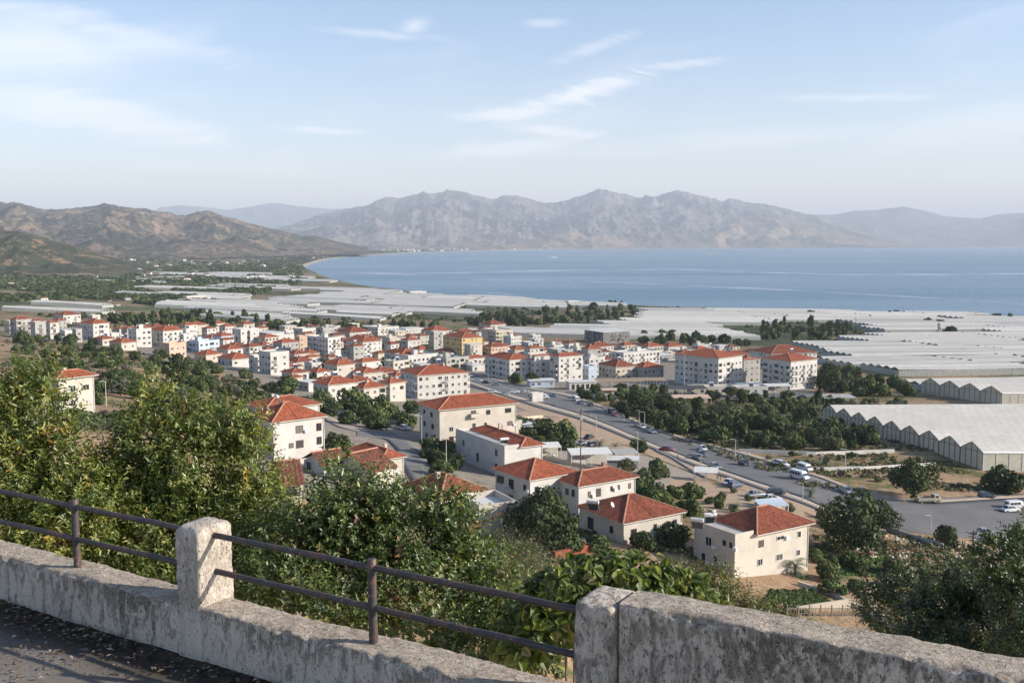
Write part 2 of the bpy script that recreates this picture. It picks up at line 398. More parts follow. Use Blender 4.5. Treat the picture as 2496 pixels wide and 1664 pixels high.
for i, (p_, w_) in enumerate(_st):
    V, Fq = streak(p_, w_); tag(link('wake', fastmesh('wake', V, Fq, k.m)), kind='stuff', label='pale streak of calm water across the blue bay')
# ---------------------------------------------------------------- mountains and hills
def rock_mat(name, rock, tan, green, sc, gthr=(.45, .6)):
    k = NT(name); a = k.noise(0.0022 * sc, 8, .65); b = k.noise(0.009 * sc, 6, .7); c = k.noise(0.0012 * sc, 4, .5)
    col = k.mix(k.ramp(a, .38, .62), rock, tan); col = k.mix(k.ramp(k.math('ADD', k.math('MULTIPLY', b, .6), k.math('MULTIPLY', c, .4)), gthr[0], gthr[1]), col, green)
    k.set('Base Color', col); k.set('Roughness', .95); k.b.inputs['Specular IOR Level'].default_value = .05; k.bump(b, .7, 60 / sc)
    return k.m
def mountain(name, ridge, yf, yr, mat, nu=400, nv=70, amp=.35, seed=1, gx=900., base=0.0, power=1.15, ridge_n=0.02, back=0.35, foot=None, tang=None):
    """ridge: pixels of the skyline; yf, yr: distance of the foot and of the crest"""
    px = np.linspace(ridge[0][0], ridge[-1][0], nu); py = np.interp(px, [r[0] for r in ridge], [r[1] for r in ridge])
    px = px[:, None]; py = py[:, None]
    v = np.concatenate([np.linspace(0, 1, nv), 1 + np.linspace(0.06, 1, 12) ** 1.0 * back])[None, :]
    Yf = yf if np.isscalar(yf) else np.interp(px, [q[0] for q in yf], [q[1] for q in yf])
    Y = Yf + (yr - Yf) * v; X = (px - CX) / FPX * Y
    d1 = (CY - py) / FPX; kz = (d1 * cth - sth) / (d1 * sth + cth); zr = H + kz * yr
    vv = np.clip(v, 0, 1); wob = fbm(px / 60 + 3, vv * 2, 3, seed + 5)
    prof = vv ** (power + (wob - .5) * .8)
    prof = np.where(v > 1, 1 - ((v - 1) / back) ** 1.2 * 1.05, prof)
    wx = X / gx + (fbm(X / gx / 2, Y / gx / 2, 3, seed + 9) - .5) * 1.6
    n = fbm(wx, Y / gx * .45, 6, seed, .52, True)           # spurs and gullies running down the slope
    n2 = fbm(X / gx * 3.1, Y / gx * 2.6, 4, seed + 3, .55, True)
    env = (np.clip(vv, 0, 1) ** .6) * (1 - vv) ** .55 * 1.9
    Z = base + (zr - base) * prof + (zr - base) * amp * (n - .55) * env * 1.5 + (zr - base) * amp * .30 * (n2 - .5) * (env + .12 * (vv > .2))
    Z += (zr - base) * .05 * (fbm(X / gx * 7, Y / gx * 6, 3, seed + 33, .55, True) - .5) * (env + .1)
    Z += (fbm(px / 9., vv * 3, 4, seed + 21) - .5) * (zr - base) * ridge_n * vv
    edge = np.minimum((px - ridge[0][0]), (ridge[-1][0] - px)) / 60.
    V = np.stack([X + 0 * Z, Y + 0 * Z, Z], -1).reshape(-1, 3); m = v.shape[1]
    i, j = np.meshgrid(np.arange(nu - 1), np.arange(m - 1), indexing='ij'); a = (i * m + j).ravel()
    o = link(name, fastmesh(name, V, np.stack([a, a + m, a + m + 1, a + 1], 1), mat, smooth=True)); tag(o, kind='structure'); return o
M_far = rock_mat('far_rock', (0.17, 0.16, 0.155), (0.25, 0.21, 0.175), (0.06, 0.07, 0.06), .8, (.47, .53))
M_hill = rock_mat('hill_scrub', (0.18, 0.13, 0.09), (0.27, 0.185, 0.12), (0.045, 0.05, 0.032), 3.2, (.465, .515))
M_near = rock_mat('near_scrub', (0.22, 0.15, 0.09), (0.29, 0.19, 0.11), (0.045, 0.054, 0.028), 9, (.41, .49))
mountain('distant_mountains', [(330, 560), (395, 505), (450, 500), (520, 506), (560, 512), (620, 503), (680, 497), (740, 506), (800, 510), (850, 508), (930, 560)], 30000, 36000, M_far, 200, 40, .3, 41, 2600)
mountain('mountain_range', [(560, 600), (670, 556), (720, 545), (790, 522), (850, 508), (900, 500), (940, 482), (965, 488), (1000, 478), (1035, 468), (1060, 474), (1090, 467), (1120, 470), (1150, 479), (1175, 484), (1205, 487), (1240, 475), (1275, 481), (1310, 492), (1350, 496), (1385, 486), (1420, 475), (1460, 463), (1490, 470), (1520, 472), (1550, 483), (1590, 480), (1620, 470), (1650, 464), (1680, 475), (1720, 482), (1760, 491), (1775, 482), (1800, 490), (1850, 497), (1900, 506), (1950, 520), (1990, 526), (2060, 545), (2150, 580), (2250, 602)],
         [(560, 10500), (900, 12500), (1400, 16500), (2250, 19500)], 24000, M_far, 760, 120, .42, 11, 1300, power=1.35, ridge_n=.05)
mountain('mountain_ridge', [(1850, 580), (1980, 523), (2030, 525), (2070, 514), (2130, 512), (2190, 503), (2240, 512), (2300, 528), (2380, 533), (2440, 521), (2496, 518), (2600, 505), (2800, 500), (3100, 520), (3500, 560)], 24500, 30000, M_far, 360, 60, .30, 61, 2600, ridge_n=.03)
mountain('foothills', [(1540, 600), (1600, 590), (1700, 562), (1760, 540), (1800, 528), (1850, 531), (1890, 530), (1940, 540), (1990, 555), (2080, 577), (2160, 592), (2230, 601)], [(1540, 16800), (1900, 18200), (2230, 20500)], 21000, rock_mat('foothill_rock', (0.24, 0.18, 0.13), (0.38, 0.26, 0.18), (0.11, 0.11, 0.07), 1.2, (.46, .56)), 280, 60, .42, 71, 1100)
mountain('low_foothills', [(880, 603), (960, 586), (1040, 594), (1140, 583), (1200, 578), (1260, 585), (1330, 574), (1390, 560), (1430, 572), (1470, 566), (1520, 583), (1600, 603)], [(880, 11500), (1600, 16800)], 18000, MATS.get('x') or bpy.data.materials['foothill_rock'], 240, 50, .5, 81, 900)
mountain('hills', [(-1200, 440), (-600, 470), (-150, 485), (0, 491), (60, 500), (115, 513), (180, 509), (230, 505), (262, 497), (300, 505), (370, 516), (420, 524), (455, 529), (490, 522), (512, 519), (560, 531), (620, 548), (680, 560), (740, 575), (770, 574), (830, 590), (900, 602)],
         [(-1200, 4300), (0, 4700), (500, 5200), (900, 7200)], 9000, M_hill, 520, 110, .45, 21, 520, base=18, power=1.2, ridge_n=.03)
mountain('near_hill', [(-1200, 470), (-500, 520), (-100, 548), (0, 559), (60, 568), (130, 585), (190, 600), (260, 622), (330, 640), (420, 655)], [(-1200, 1900), (420, 2600)], 3400, M_near, 260, 80, .45, 31, 170, base=16, power=1.05, ridge_n=.04)
# beach strip round the head of the bay
k = NT('beach_sand'); k.set('Base Color', k.mix(k.noise(.02, 4), (0.42, 0.33, 0.24), (0.50, 0.41, 0.31))); k.set('Roughness', .9)
B = [(730, 668), (733, 658), (742, 650), (760, 643), (790, 634), (850, 626), (920, 621), (1000, 617), (1100, 613), (1250, 609), (1400, 607)]
V = []; Fq = []
for i, (px, py) in enumerate(B):
    w = [5, 6, 7, 6, 4, 2.6, 2.0, 1.6, 1.3, 1.0, .8][i]
    for dy in (-w, w * .3):
        d = ray(px, py + dy); y = -(H - 1.5) / (d[2] / d[1]); V.append((d[0] / d[1] * y, y, 1.5 if dy < 0 else -0.5))
V = np.array(V)
# lift inland edge onto the ground
for i in range(0, len(V), 2): V[i, 2] = max(float(terr(V[i, 0], V[i, 1])) + .6, 1.0)
for i in range(len(B) - 1): Fq.append((2 * i, 2 * i + 1, 2 * i + 3, 2 * i + 2))
tag(link('beach', fastmesh('beach', V, Fq, k.m)), kind='structure')
# ---------------------------------------------------------------- foreground: parapet wall, pillars, railings, pavement
WP0 = Vector((-4.5918, 8.6559, H - 3.2)); WD = Vector((0.85736, -0.51468, 0.0061)).normalized(); WN = Vector((0.51469, 0.85737, 0)).normalized()
WU = WD.cross(WN).normalized(); WM = Matrix(((WD.x, WN.x, WU.x, WP0.x), (WD.y, WN.y, WU.y, WP0.y), (WD.z, WN.z, WU.z, WP0.z), (0, 0, 0, 1)))
def plaster(name, base, stain_amt=1.0):
    k = NT(name); P = k.pos(True)
    big = k.noise(1.7, 5, .6, P); st = k.noise(13, 6, .68, P, (1.0, 1.0, .42), .5); fine = k.noise(75, 4, .7, P); mid = k.noise(34, 6, .8, P, (1, 1, .55), .25)
    sx_ = k.n('ShaderNodeSeparateXYZ'); k.l(P, sx_.inputs[0]); z = sx_.outputs[2]
    c = k.mix(k.ramp(big, .35, .65), base, tuple(x * .82 for x in base)); c = k.mix(k.ramp(fine, .4, .7), c, tuple(x * .88 for x in base))
    patch = k.noise(.9, 4, .6, P); up_ = k.ramp(z, .15, .45, -.05, .025); thr = k.math('ADD', k.math('ADD', st, k.math('MULTIPLY', patch, .35)), up_)
    c = k.mix(k.ramp(thr, .61, .77, 0, .75 * stain_amt), c, (0.20, 0.165, 0.13))
    thr2 = k.math('ADD', k.math('ADD', k.math('MULTIPLY', mid, .8), k.math('MULTIPLY', patch, .25)), up_)
    c = k.mix(k.ramp(thr2, .555, .605, 0, .85 * stain_amt), c, (0.15, 0.125, 0.098))
    drip = k.noise(11, 4, .6, P, (1, 1, .10)); c = k.mix(k.math('MULTIPLY', k.ramp(drip, .54, .64, 0, .55 * stain_amt), k.ramp(k.noise(5, 4, .7, P), .35, .6)), c, (.13, .11, .085))
    spk = k.noise(62, 3, .6, P, (1, 1, .6)); c = k.mix(k.ramp(k.math('ADD', spk, k.math('MULTIPLY', patch, .2)), .72, .76, 0, .9), c, (.07, .06, .045))
    c = k.mix(k.ramp(k.vor(9, P, feature='DISTANCE_TO_EDGE', out='Distance'), .0, .012, .35, 0), c, (.12, .10, .08))
    k.set('Base Color', c); k.set('Roughness', .92); k.b.inputs['Specular IOR Level'].default_value = .15
    h = k.math('ADD', k.math('MULTIPLY', st, 1.0), k.math('ADD', k.math('MULTIPLY', fine, .35), k.math('MULTIPLY', mid, .8)))
    k.bump(h, .9, .03); return k.m
M_plast = plaster('old_whitewash', (0.74, 0.64, 0.53), 1.0)
M_plast2 = plaster('pillar_whitewash', (0.74, 0.65, 0.55), .45)
def topmat():
    k = NT('weathered_coping'); P = k.pos(True); a = k.noise(6, 6, .7, P, (1, 2, 1)); b = k.noise(30, 5, .75, P, dist=.6); f = k.noise(90, 3, .7, P)
    c = k.mix(k.ramp(a, .35, .65), (0.64, 0.54, 0.44), (0.44, 0.355, 0.275)); c = k.mix(k.ramp(b, .48, .62), c, (0.25, 0.205, 0.155)); c = k.mix(k.ramp(f, .55, .7), c, (0.68, 0.61, 0.53))
    k.set('Base Color', c); k.set('Roughness', .95); k.b.inputs['Specular IOR Level'].default_value = .1; k.bump(k.math('ADD', a, k.math('ADD', b, k.math('MULTIPLY', f, .5))), 1.0, .035); return k.m
M_top = topmat()
def sweep_wall(name, x0, x1, h, th, seed, parent, zb=-3.0, y0=0.0, step=.03, amp=.012):
    r = .022
    prof = [(y0, z) for z in np.concatenate([[-.4], np.arange(-.05, h - r, step)])]
    prof += [(y0 + r * (1 - math.cos(t)), h - r + r * math.sin(t)) for t in (0, .5, 1.05, 1.57)]
    prof += [(y, h) for y in np.arange(y0 + r + step, y0 + th - r, step)]
    prof += [(y0 + th - r + r * math.sin(t), h - r + r * math.cos(t)) for t in (0, .6, 1.57)] + [(y0 + th, z) for z in (h - .15, h - .4, -.3, zb)]
    prof = np.array(prof); xs = np.arange(x0, x1 + step * .5, step); xs[-1] = x1
    X = np.repeat(xs[:, None], len(prof), 1); Y = np.repeat(prof[None, :, 0], len(xs), 0).copy(); Z = np.repeat(prof[None, :, 1], len(xs), 0).copy()
    n1 = fbm(X * 4 + Y * 3, Z * 4 + Y * 3, 4, seed) - .5; n2 = fbm(X * 22 + Y * 19, Z * 22 + Y * 23, 3, seed + 4) - .5
    d = n1 * amp * 1.7 + n2 * amp * 1.0
    edge = np.exp(-((Y - y0) ** 2 + (Z - h) ** 2) / .03 ** 2)      # broken arris
    chip = np.clip(fbm(X * 7, X * 0, 4, seed + 8) - .42, 0, 1) * .10
    Y += np.where(Z > h - .001, 0, -1) * d * np.where(Y > y0 + th * .6, -1, 1) + edge * chip * .8; Z += np.where(Z > h - r * 1.2, 1, 0) * d - edge * chip
    Z += (fbm(X * .9, X * 0 + 3, 3, seed + 2) - .5) * .03 * (Z > h * .4)
    V = np.stack([X, Y, Z], -1).reshape(-1, 3); m = len(prof)
    i, j = np.meshgrid(np.arange(len(xs) - 1), np.arange(m - 1), indexing='ij'); a = (i * m + j).ravel()
    F = np.stack([a, a + m, a + m + 1, a + 1], 1)
    nt = len(prof); top = ((prof[:-1, 1] > h - r * .7) & (prof[1:, 1] > h - r * .7)).astype(int)
    return link(name, fastmesh(name, V, F[:, ::1], [M_plast, M_top], np.tile(top, len(xs) - 1), smooth=True), parent)
def pillar(name, x0, x1, y0, y1, h, seed, parent, dome=.06, zb=-.4, mat=None, cham=.045):
    """box with soft corners and a worn domed head"""
    cx, cy, a, b = (x0 + x1) / 2, (y0 + y1) / 2, (x1 - x0) / 2, (y1 - y0) / 2; nseg = 64; rows = []
    zs = list(np.arange(zb, h - dome, .03)) + [h - dome * (1 - t) for t in (.0, .3, .55, .75, .9, 1.0)]
    for z in zs:
        k_ = max(0, (z - (h - dome)) / dome); s = 1 - .0 if k_ <= 0 else math.sqrt(max(0.0, 1 - (k_ * .93) ** 2.2))
        ring = []
        for i in range(nseg):
            t = 2 * math.pi * (i + .5) / nseg; c_, s_ = math.cos(t), math.sin(t); e = 16.0
            rr = (abs(c_) ** e + abs(s_) ** e) ** (-1 / e); ring.append((cx + a * rr * c_ * (s * .6 + .4 if s > .5 else s * 1.4), cy + b * rr * s_ * (s * .6 + .4 if s > .5 else s * 1.4), z))
        rows.append(ring)
    V = np.array(rows).reshape(-1, 3); n = (fbm(V[:, 0] * 9 + V[:, 1] * 7, V[:, 2] * 8, 4, seed) - .5) * .022 + (fbm(V[:, 0] * 30 + V[:, 1] * 33, V[:, 2] * 30, 3, seed) - .5) * .010
    dx, dy = V[:, 0] - cx, V[:, 1] - cy; L = np.sqrt(dx ** 2 + dy ** 2) + 1e-6; V[:, 0] += dx / L * n; V[:, 1] += dy / L * n; V[:, 2] += n * .5 * (V[:, 2] > h - dome)
    F = []
    for r_ in range(len(rows) - 1):
        for i in range(nseg): j = (i + 1) % nseg; F.append((r_ * nseg + i, r_ * nseg + j, (r_ + 1) * nseg + j, (r_ + 1) * nseg + i))
    base = (len(rows) - 1) * nseg; V = np.vstack([V, [[cx, cy, h + .004]]]); F += [(base + i, base + (i + 1) % nseg, len(V) - 1, len(V) - 1) for i in range(nseg)]
    me = bpy.data.meshes.new(name); me.from_pydata(V.tolist(), [], [f if f[2] != f[3] else f[:3] for f in F]); me.materials.append(mat or M_plast2); me.polygons.foreach_set('use_smooth', [True] * len(F)); me.update()
    return link(name, me, parent)
par = bpy.data.objects.new('parapet_wall', None); COL.objects.link(par); par.matrix_world = WM
tag(par, 'long crumbling whitewashed parapet wall with two pillars along the bottom edge', 'wall')
sweep_wall('low_wall_section', -6.0, 2.36, .42, .31, 3, par); sweep_wall('low_wall_section', 2.60, 5.82, .42, .31, 4, par)
sweep_wall('high_wall_section', 6.07, 11.5, 1.10, .29, 5, par, y0=.02)
pillar('pillar', 2.35, 2.615, -.012, .335, 1.045, 6, par, .07)
pillar('pillar', 5.80, 6.05, -.03, .33, 1.085, 7, par, .03, mat=M_plast)
rust = NT('rusty_pipe'); P = rust.pos(True); a_ = rust.noise(9, 6, .7, P); b_ = rust.noise(40, 4, .7, P)
c_ = rust.mix(rust.ramp(a_, .45, .62), (0.050, 0.045, 0.044), (0.11, 0.062, 0.046)); c_ = rust.mix(rust.ramp(b_, .58, .7), c_, (.24, .20, .18))
rust.set('Base Color', c_); rust.set('Roughness', .55); rust.set('Metallic', .25); rust.bump(rust.math('ADD', a_, b_), .5, .008)
def pipe(name, a, b, r, parent, seg=20, wob=.004, cap=None):
    n = max(6, int((Vector(b) - Vector(a)).length / .12)); a = np.array(a, float); b = np.array(b, float); d = (b - a) / np.linalg.norm(b - a)
    u = np.cross(d, [0, 0, 1] if abs(d[2]) < .9 else [0, 1, 0]); u /= np.linalg.norm(u); w = np.cross(d, u); V = []
    ts = np.linspace(0, 1, n + 1)
    rad = [r] * (n + 1)
    if cap: ts = np.append(ts, [1 + .006, 1 + .012]); rad += [r * .8, r * .3]
    for i, t in enumerate(ts):
        c = a + (b - a) * t + (u * (vnoise(t * n * .35, 1.0, 3) - .5) + w * (vnoise(t * n * .35, 5.0, 4) - .5)) * wob * 2 * min(1, 4 * min(t, max(0, 1 - t)))
        for q in range(seg): th = 2 * math.pi * q / seg; V.append(c + (u * math.cos(th) + w * math.sin(th)) * rad[i] * (1 + .05 * (vnoise(i * 1.3, q * .8, 9) - .5)))
    F = [(i * seg + q, i * seg + (q + 1) % seg, (i + 1) * seg + (q + 1) % seg, (i + 1) * seg + q) for i in range(len(ts) - 1) for q in range(seg)]
    return link(name, fastmesh(name, np.array(V), F, rust.m, smooth=True), parent)
def railing(x0, x1, posts, label):
    r_ = bpy.data.objects.new('railing', None); COL.objects.link(r_); r_.matrix_world = WM; tag(r_, label, 'railing', 'pipe railings on the parapet')
    stops = [x0] + posts + [x1]
    for a, b in zip(stops[:-1], stops[1:]):
        pipe('rail', (a, .15, .955), (b, .15, .955), .0225, r_); pipe('rail', (a, .15, .672), (b, .15, .672), .0225, r_)
    for p_ in posts: pipe('post', (p_, .15, .40), (p_, .15, 1.015), .031, r_, cap=True)
railing(-5.8, 2.37, [-2.6, .92], 'rusty two-bar pipe railing to the left of the white pillar')
railing(2.60, 5.81, [4.15], 'rusty two-bar pipe railing between the two wall pillars')
# pavement on the near side of the wall
k = NT('worn_asphalt'); P = k.pos(True); a_ = k.noise(1.3, 5, .6, P); f_ = k.noise(60, 5, .8, P); m_ = k.noise(9, 6, .7, P)
s_ = k.n('ShaderNodeSeparateXYZ'); k.l(P, s_.inputs[0])
c_ = k.mix(k.ramp(f_, .35, .7), (0.19, 0.17, 0.15), (0.30, 0.27, 0.235)); c_ = k.mix(k.ramp(a_, .4, .65), c_, (0.20, 0.175, 0.15))
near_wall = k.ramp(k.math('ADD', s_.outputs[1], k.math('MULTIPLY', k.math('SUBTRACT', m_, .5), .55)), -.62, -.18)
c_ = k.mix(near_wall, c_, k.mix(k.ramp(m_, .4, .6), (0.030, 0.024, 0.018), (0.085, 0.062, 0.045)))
k.set('Base Color', c_); k.set('Roughness', .95); k.b.inputs['Specular IOR Level'].default_value = .1; k.bump(k.math('ADD', f_, m_), .9, .02)
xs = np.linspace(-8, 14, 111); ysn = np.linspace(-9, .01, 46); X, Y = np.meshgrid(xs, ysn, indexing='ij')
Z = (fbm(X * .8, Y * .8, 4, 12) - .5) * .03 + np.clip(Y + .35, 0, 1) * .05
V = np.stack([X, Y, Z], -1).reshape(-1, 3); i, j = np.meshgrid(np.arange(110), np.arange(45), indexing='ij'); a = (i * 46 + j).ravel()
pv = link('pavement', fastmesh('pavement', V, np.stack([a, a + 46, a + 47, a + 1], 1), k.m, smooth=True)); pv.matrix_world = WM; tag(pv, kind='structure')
# leaf litter
def tinted(name, rough=.6, trans=.0, spec=.3):
    k = NT(name); c = k.attr(); k.set('Base Color', c); k.set('Roughness', rough); k.b.inputs['Specular IOR Level'].default_value = spec
    if trans:
        tb_ = k.n('ShaderNodeBsdfTranslucent'); k.l(k.mix(1.0, c, (1.25, 1.25, .45), 'MULTIPLY'), tb_.inputs[0]); mx = k.n('ShaderNodeMixShader'); mx.inputs[0].default_value = trans
        k.l(k.b.outputs[0], mx.inputs[1]); k.l(tb_.outputs[0], mx.inputs[2]); k.l(mx.outputs[0], k.out.inputs[0])
    return k.m
n = 1500; lx = rng.uniform(-2.5, 6, n); ly = -np.abs(rng.gamma(1.4, .22, n)) - .02; lx[:500] = rng.normal(0.9, .9, 500); ly[:500] = rng.uniform(-1.3, -.05, 500)
ang = rng.uniform(0, 6.28, n); sz = rng.uniform(.010, .034, n); V = np.zeros((n, 4, 3)); ca, sa = np.cos(ang), np.sin(ang)
for q, (du, dv, dz) in enumerate(((-1, 0, 0), (0, -.4, .35), (1, 0, .1), (0, .4, .35))):
    V[:, q, 0] = lx + (du * ca - dv * sa) * sz; V[:, q, 1] = ly + (du * sa + dv * ca) * sz; V[:, q, 2] = dz * sz + .022 + np.clip(ly + .35, 0, 1) * .05 + rng.uniform(0, .01, n)
base = np.array([(.28, .22, .17), (.16, .10, .06), (.36, .31, .26), (.10, .07, .04), (.22, .15, .08)])[rng.integers(0, 5, n)] * rng.uniform(.7, 1.2, (n, 1))
lt = link('leaf_litter', fastmesh('leaf_litter', V.reshape(-1, 3), np.arange(4 * n).reshape(n, 4), tinted('dry_leaf', .9), col=np.repeat(base, 4, 0))); lt.matrix_world = WM
tag(lt, 'dry fallen leaves and grit on the pavement under the wall', kind='stuff')

# ---------------------------------------------------------------- leafy shrubs on the slope right behind the wall
def leaf_mesh(P, A, Nn, Ls, Ws, tint, fold=.25, droop=.15, seg=1):
    """P base points, A axis, Nn normal (all n,3)"""
    A = A / np.linalg.norm(A, axis=1, keepdims=True); S = np.cross(A, Nn); S /= (np.linalg.norm(S, axis=1, keepdims=True) + 1e-9); U = np.cross(S, A); n = len(P)
    L = Ls[:, None]; Wd = Ws[:, None]
    mid = P + A * L * .45; tip = P + A * L - U * L * droop
    V = np.stack([P, mid - S * Wd * .5 + U * Wd * fold, tip, mid + S * Wd * .5 + U * Wd * fold], 1).reshape(-1, 3)
    b = np.arange(n) * 4; F = np.concatenate([np.stack([b, b + 2, b + 1], 1), np.stack([b, b + 3, b + 2], 1)]); return V, F, np.repeat(tint, 4, 0)
def unit(v): return v / (np.linalg.norm(v, axis=-1, keepdims=True) + 1e-9)
M_leaf = tinted('shrub_leaf', .36, .34, .6); M_dleaf = tinted('shaded_leaf', .38, .16, .5)
bark = simple('bark', (.14, .105, .075), .95, var=.3, scale=6)
def shrub(blobs, y0, label, palette, leaf=(.07, .11), width=.32, dens=1.0, twig_n=12, name='shrub', mat=None, up=.5, fill=.78, depth=1.0, pw=None, tw=(.22, .42), droop=.15, cat='shrub'):
    """blobs: (px, py, rx, ry[, extra distance]) in the photograph's frame"""
    PV = []; stems = []
    allP = []; allA = []; allN = []; allT = []; allL = []
    for bl in blobs:
        px, py, rx, ry = bl[:4]; y = y0 + (bl[4] if len(bl) > 4 else 0); c = pt_at(px, py + 14, y); rx *= .86; ry *= .84; sc = y / FPX / .985
        rad = np.array([rx * sc, (rx + ry) / 2 * sc * depth, ry * sc]); area = rx * ry * sc * sc * math.pi
        nt = int(dens * area / (leaf[0] * leaf[1] * width) * .95) + 3
        d = unit(rng.normal(size=(nt, 3))); d[:, 1] -= .35; d = unit(d)
        rr = (fill + (1 - fill) * rng.random(nt)) * (0.72 + .56 * vnoise(d[:, 0] * 2.3 + px, d[:, 2] * 2.3 + d[:, 1] * 2 + py, 5))
        tb = c + d * rad * rr[:, None]
        td = unit(d * .55 + rng.normal(size=(nt, 3)) * .38 + np.array([0, 0, up])); tl = rng.uniform(tw[0], tw[1], nt)
        cc = palette[rng.choice(len(palette), nt, p=pw)] * rng.uniform(.7, 1.25, (nt, 1))
        for q in range(twig_n):
            f = (q + rng.random(nt) * .6) / twig_n; pos = tb + td * (tl * f)[:, None]; ph = q * 2.4 + rng.random(nt) * .8
            s1 = unit(np.cross(td, [0.3, .2, 1.])); s2 = np.cross(td, s1); out = s1 * np.cos(ph)[:, None] + s2 * np.sin(ph)[:, None]
            ax = unit(out * .9 + td * .65 + rng.normal(size=(nt, 3)) * .2); nn = unit(td * .8 - out * .5 + rng.normal(size=(nt, 3)) * .35 + np.array([0, 0, .4]))
            allP.append(pos); allA.append(ax); allN.append(nn); allT.append(cc * rng.uniform(.8, 1.2, (nt, 1))); allL.append(rng.uniform(leaf[0], leaf[1], nt) * (1.05 - .45 * f))
        stems.append((c, rad))
    P = np.concatenate(allP); L = np.concatenate(allL)
    V, F, Cc = leaf_mesh(P, np.concatenate(allA), np.concatenate(allN), L, L * width * 1.15 * rng.uniform(.8, 1.2, len(L)), np.concatenate(allT), droop=droop)
    c0 = np.mean([s[0] for s in stems], 0); gx, gy = c0[0], c0[1] + .4; gz = float(terr(gx, gy)) - .4
    root = empty(name, (gx, gy, gz)); tag(root, label, cat, 'shrubs on the slope behind the parapet')
    o = link('foliage', fastmesh('foliage', V - np.array([gx, gy, gz]), F, mat or M_leaf, col=Cc), root); tag(o, kind='stuff')
    mb = MB()
    for (c, rad) in stems:
        rel = c - np.array([gx, gy, gz]); b_ = Vector((rel[0] * .25 + rng.normal() * .15, rel[1] * .25, 0)); m_ = Vector((rel[0] * .6, rel[1] * .6, rel[2] * .5)); e_ = Vector(rel)
        mb.tube(b_, m_, .045, .03, 6, cap=False); mb.tube(m_, e_, .03, .014, 6, cap=False)
        for q in range(5):
            dd = Vector(unit(rng.normal(size=3)) * rad * .85); mb.tube(e_ - dd * .15, e_ + dd, .012, .004, 4, cap=False)
    mb.build('stem', bark, root)
    return len(L)
PAL = np.array([(.14, .175, .036), (.085, .12, .028), (.21, .235, .055), (.30, .30, .10), (.42, .31, .06), (.26, .15, .06)]); PW = [.36, .27, .2, .12, .04, .01]
PALD = np.array([(.035, .055, .018), (.05, .075, .022), (.08, .11, .03), (.15, .16, .06)]); PWD = [.35, .33, .22, .10]  # backlit shade of the corner shrub put into dark leaf colours
PALC = np.array([(.11, .155, .040), (.07, .105, .030), (.17, .205, .065), (.27, .28, .13), (.28, .25, .09), (.20, .11, .06)]); PWC = [.34, .28, .19, .13, .04, .02]
nl = 0
nl += shrub([(60, 1190, 150, 130), (75, 1015, 105, 100), (100, 925, 42, 52), (15, 1080, 90, 110), (160, 1130, 62, 80), (10, 1340, 170, 110, -.6), (150, 1300, 130, 110, -.5), (240, 1250, 90, 90), (-120, 1100, 160, 220), (40, 950, 40, 45), (200, 1210, 80, 80)],
            11.2, 'tall olive-green shrub at the far left, taller than the pipe railing', PAL, pw=PW)
nl += shrub([(372, 975, 42, 48), (375, 1060, 80, 85), (470, 1030, 72, 62), (545, 1040, 62, 55), (610, 1115, 62, 85), (600, 1040, 30, 40), (480, 1150, 150, 110), (330, 1180, 110, 110), (590, 1240, 115, 110), (400, 1320, 160, 110, -.6), (560, 1370, 130, 100, -.9), (260, 1290, 110, 100, -.4), (300, 1110, 50, 60), (655, 1215, 55, 60), (440, 1250, 140, 100), (640, 1320, 100, 90, -.5), (420, 1410, 140, 60, -1.3)],
            11.8, 'tall bushy shrub with yellowing leaves directly behind the white pillar', PAL, pw=PW)
nl += shrub([(820, 1165, 40, 55), (815, 1245, 95, 75), (900, 1205, 55, 55), (950, 1240, 75, 65), (1040, 1235, 60, 55), (1095, 1225, 45, 45), (1110, 1280, 65, 65), (730, 1300, 100, 70), (980, 1330, 140, 90), (1120, 1350, 75, 75), (820, 1370, 150, 90), (1000, 1430, 170, 90, -.5), (690, 1400, 120, 80, -.4), (1170, 1440, 90, 70), (1060, 1510, 170, 60, -1.0), (870, 1470, 160, 60, -.9), (1240, 1520, 110, 70, -.8), (1250, 1450, 100, 60, -.6), (1310, 1530, 80, 80, -1.3), (1180, 1380, 70, 60), (740, 1470, 110, 50, -.9), (1180, 1590, 160, 50, -1.4), (860, 1290, 90, 80), (930, 1400, 120, 80)],
            10.6, 'broad glossy green shrub filling the middle bay between the pillars', PALC, leaf=(.06, .10), width=.42, pw=PWC)
nl += shrub([(1190, 1345, 55, 42), (1250, 1370, 75, 42), (1310, 1385, 55, 40), (1220, 1400, 90, 45), (1300, 1440, 90, 45, -1.)], 15.5, 'sparse grey-green twiggy shrub below the dark round tree',
            np.array([(.15, .16, .09), (.11, .12, .065), (.19, .17, .11)]), leaf=(.045, .08), width=.14, dens=.75, twig_n=8, tw=(.4, .7), fill=.4)
nl += shrub([(1700, 1440, 80, 45), (1780, 1465, 75, 45), (1840, 1500, 70, 38), (1640, 1400, 70, 45), (1740, 1400, 45, 40), (1600, 1460, 90, 50), (1900, 1530, 60, 30)], 17, 'low yellow-green shrub with fine leaves behind the tall wall',
            np.array([(.10, .12, .035), (.15, .15, .045), (.07, .09, .03), (.22, .19, .06)]), leaf=(.06, .10), width=.3, dens=.9, fill=.6)
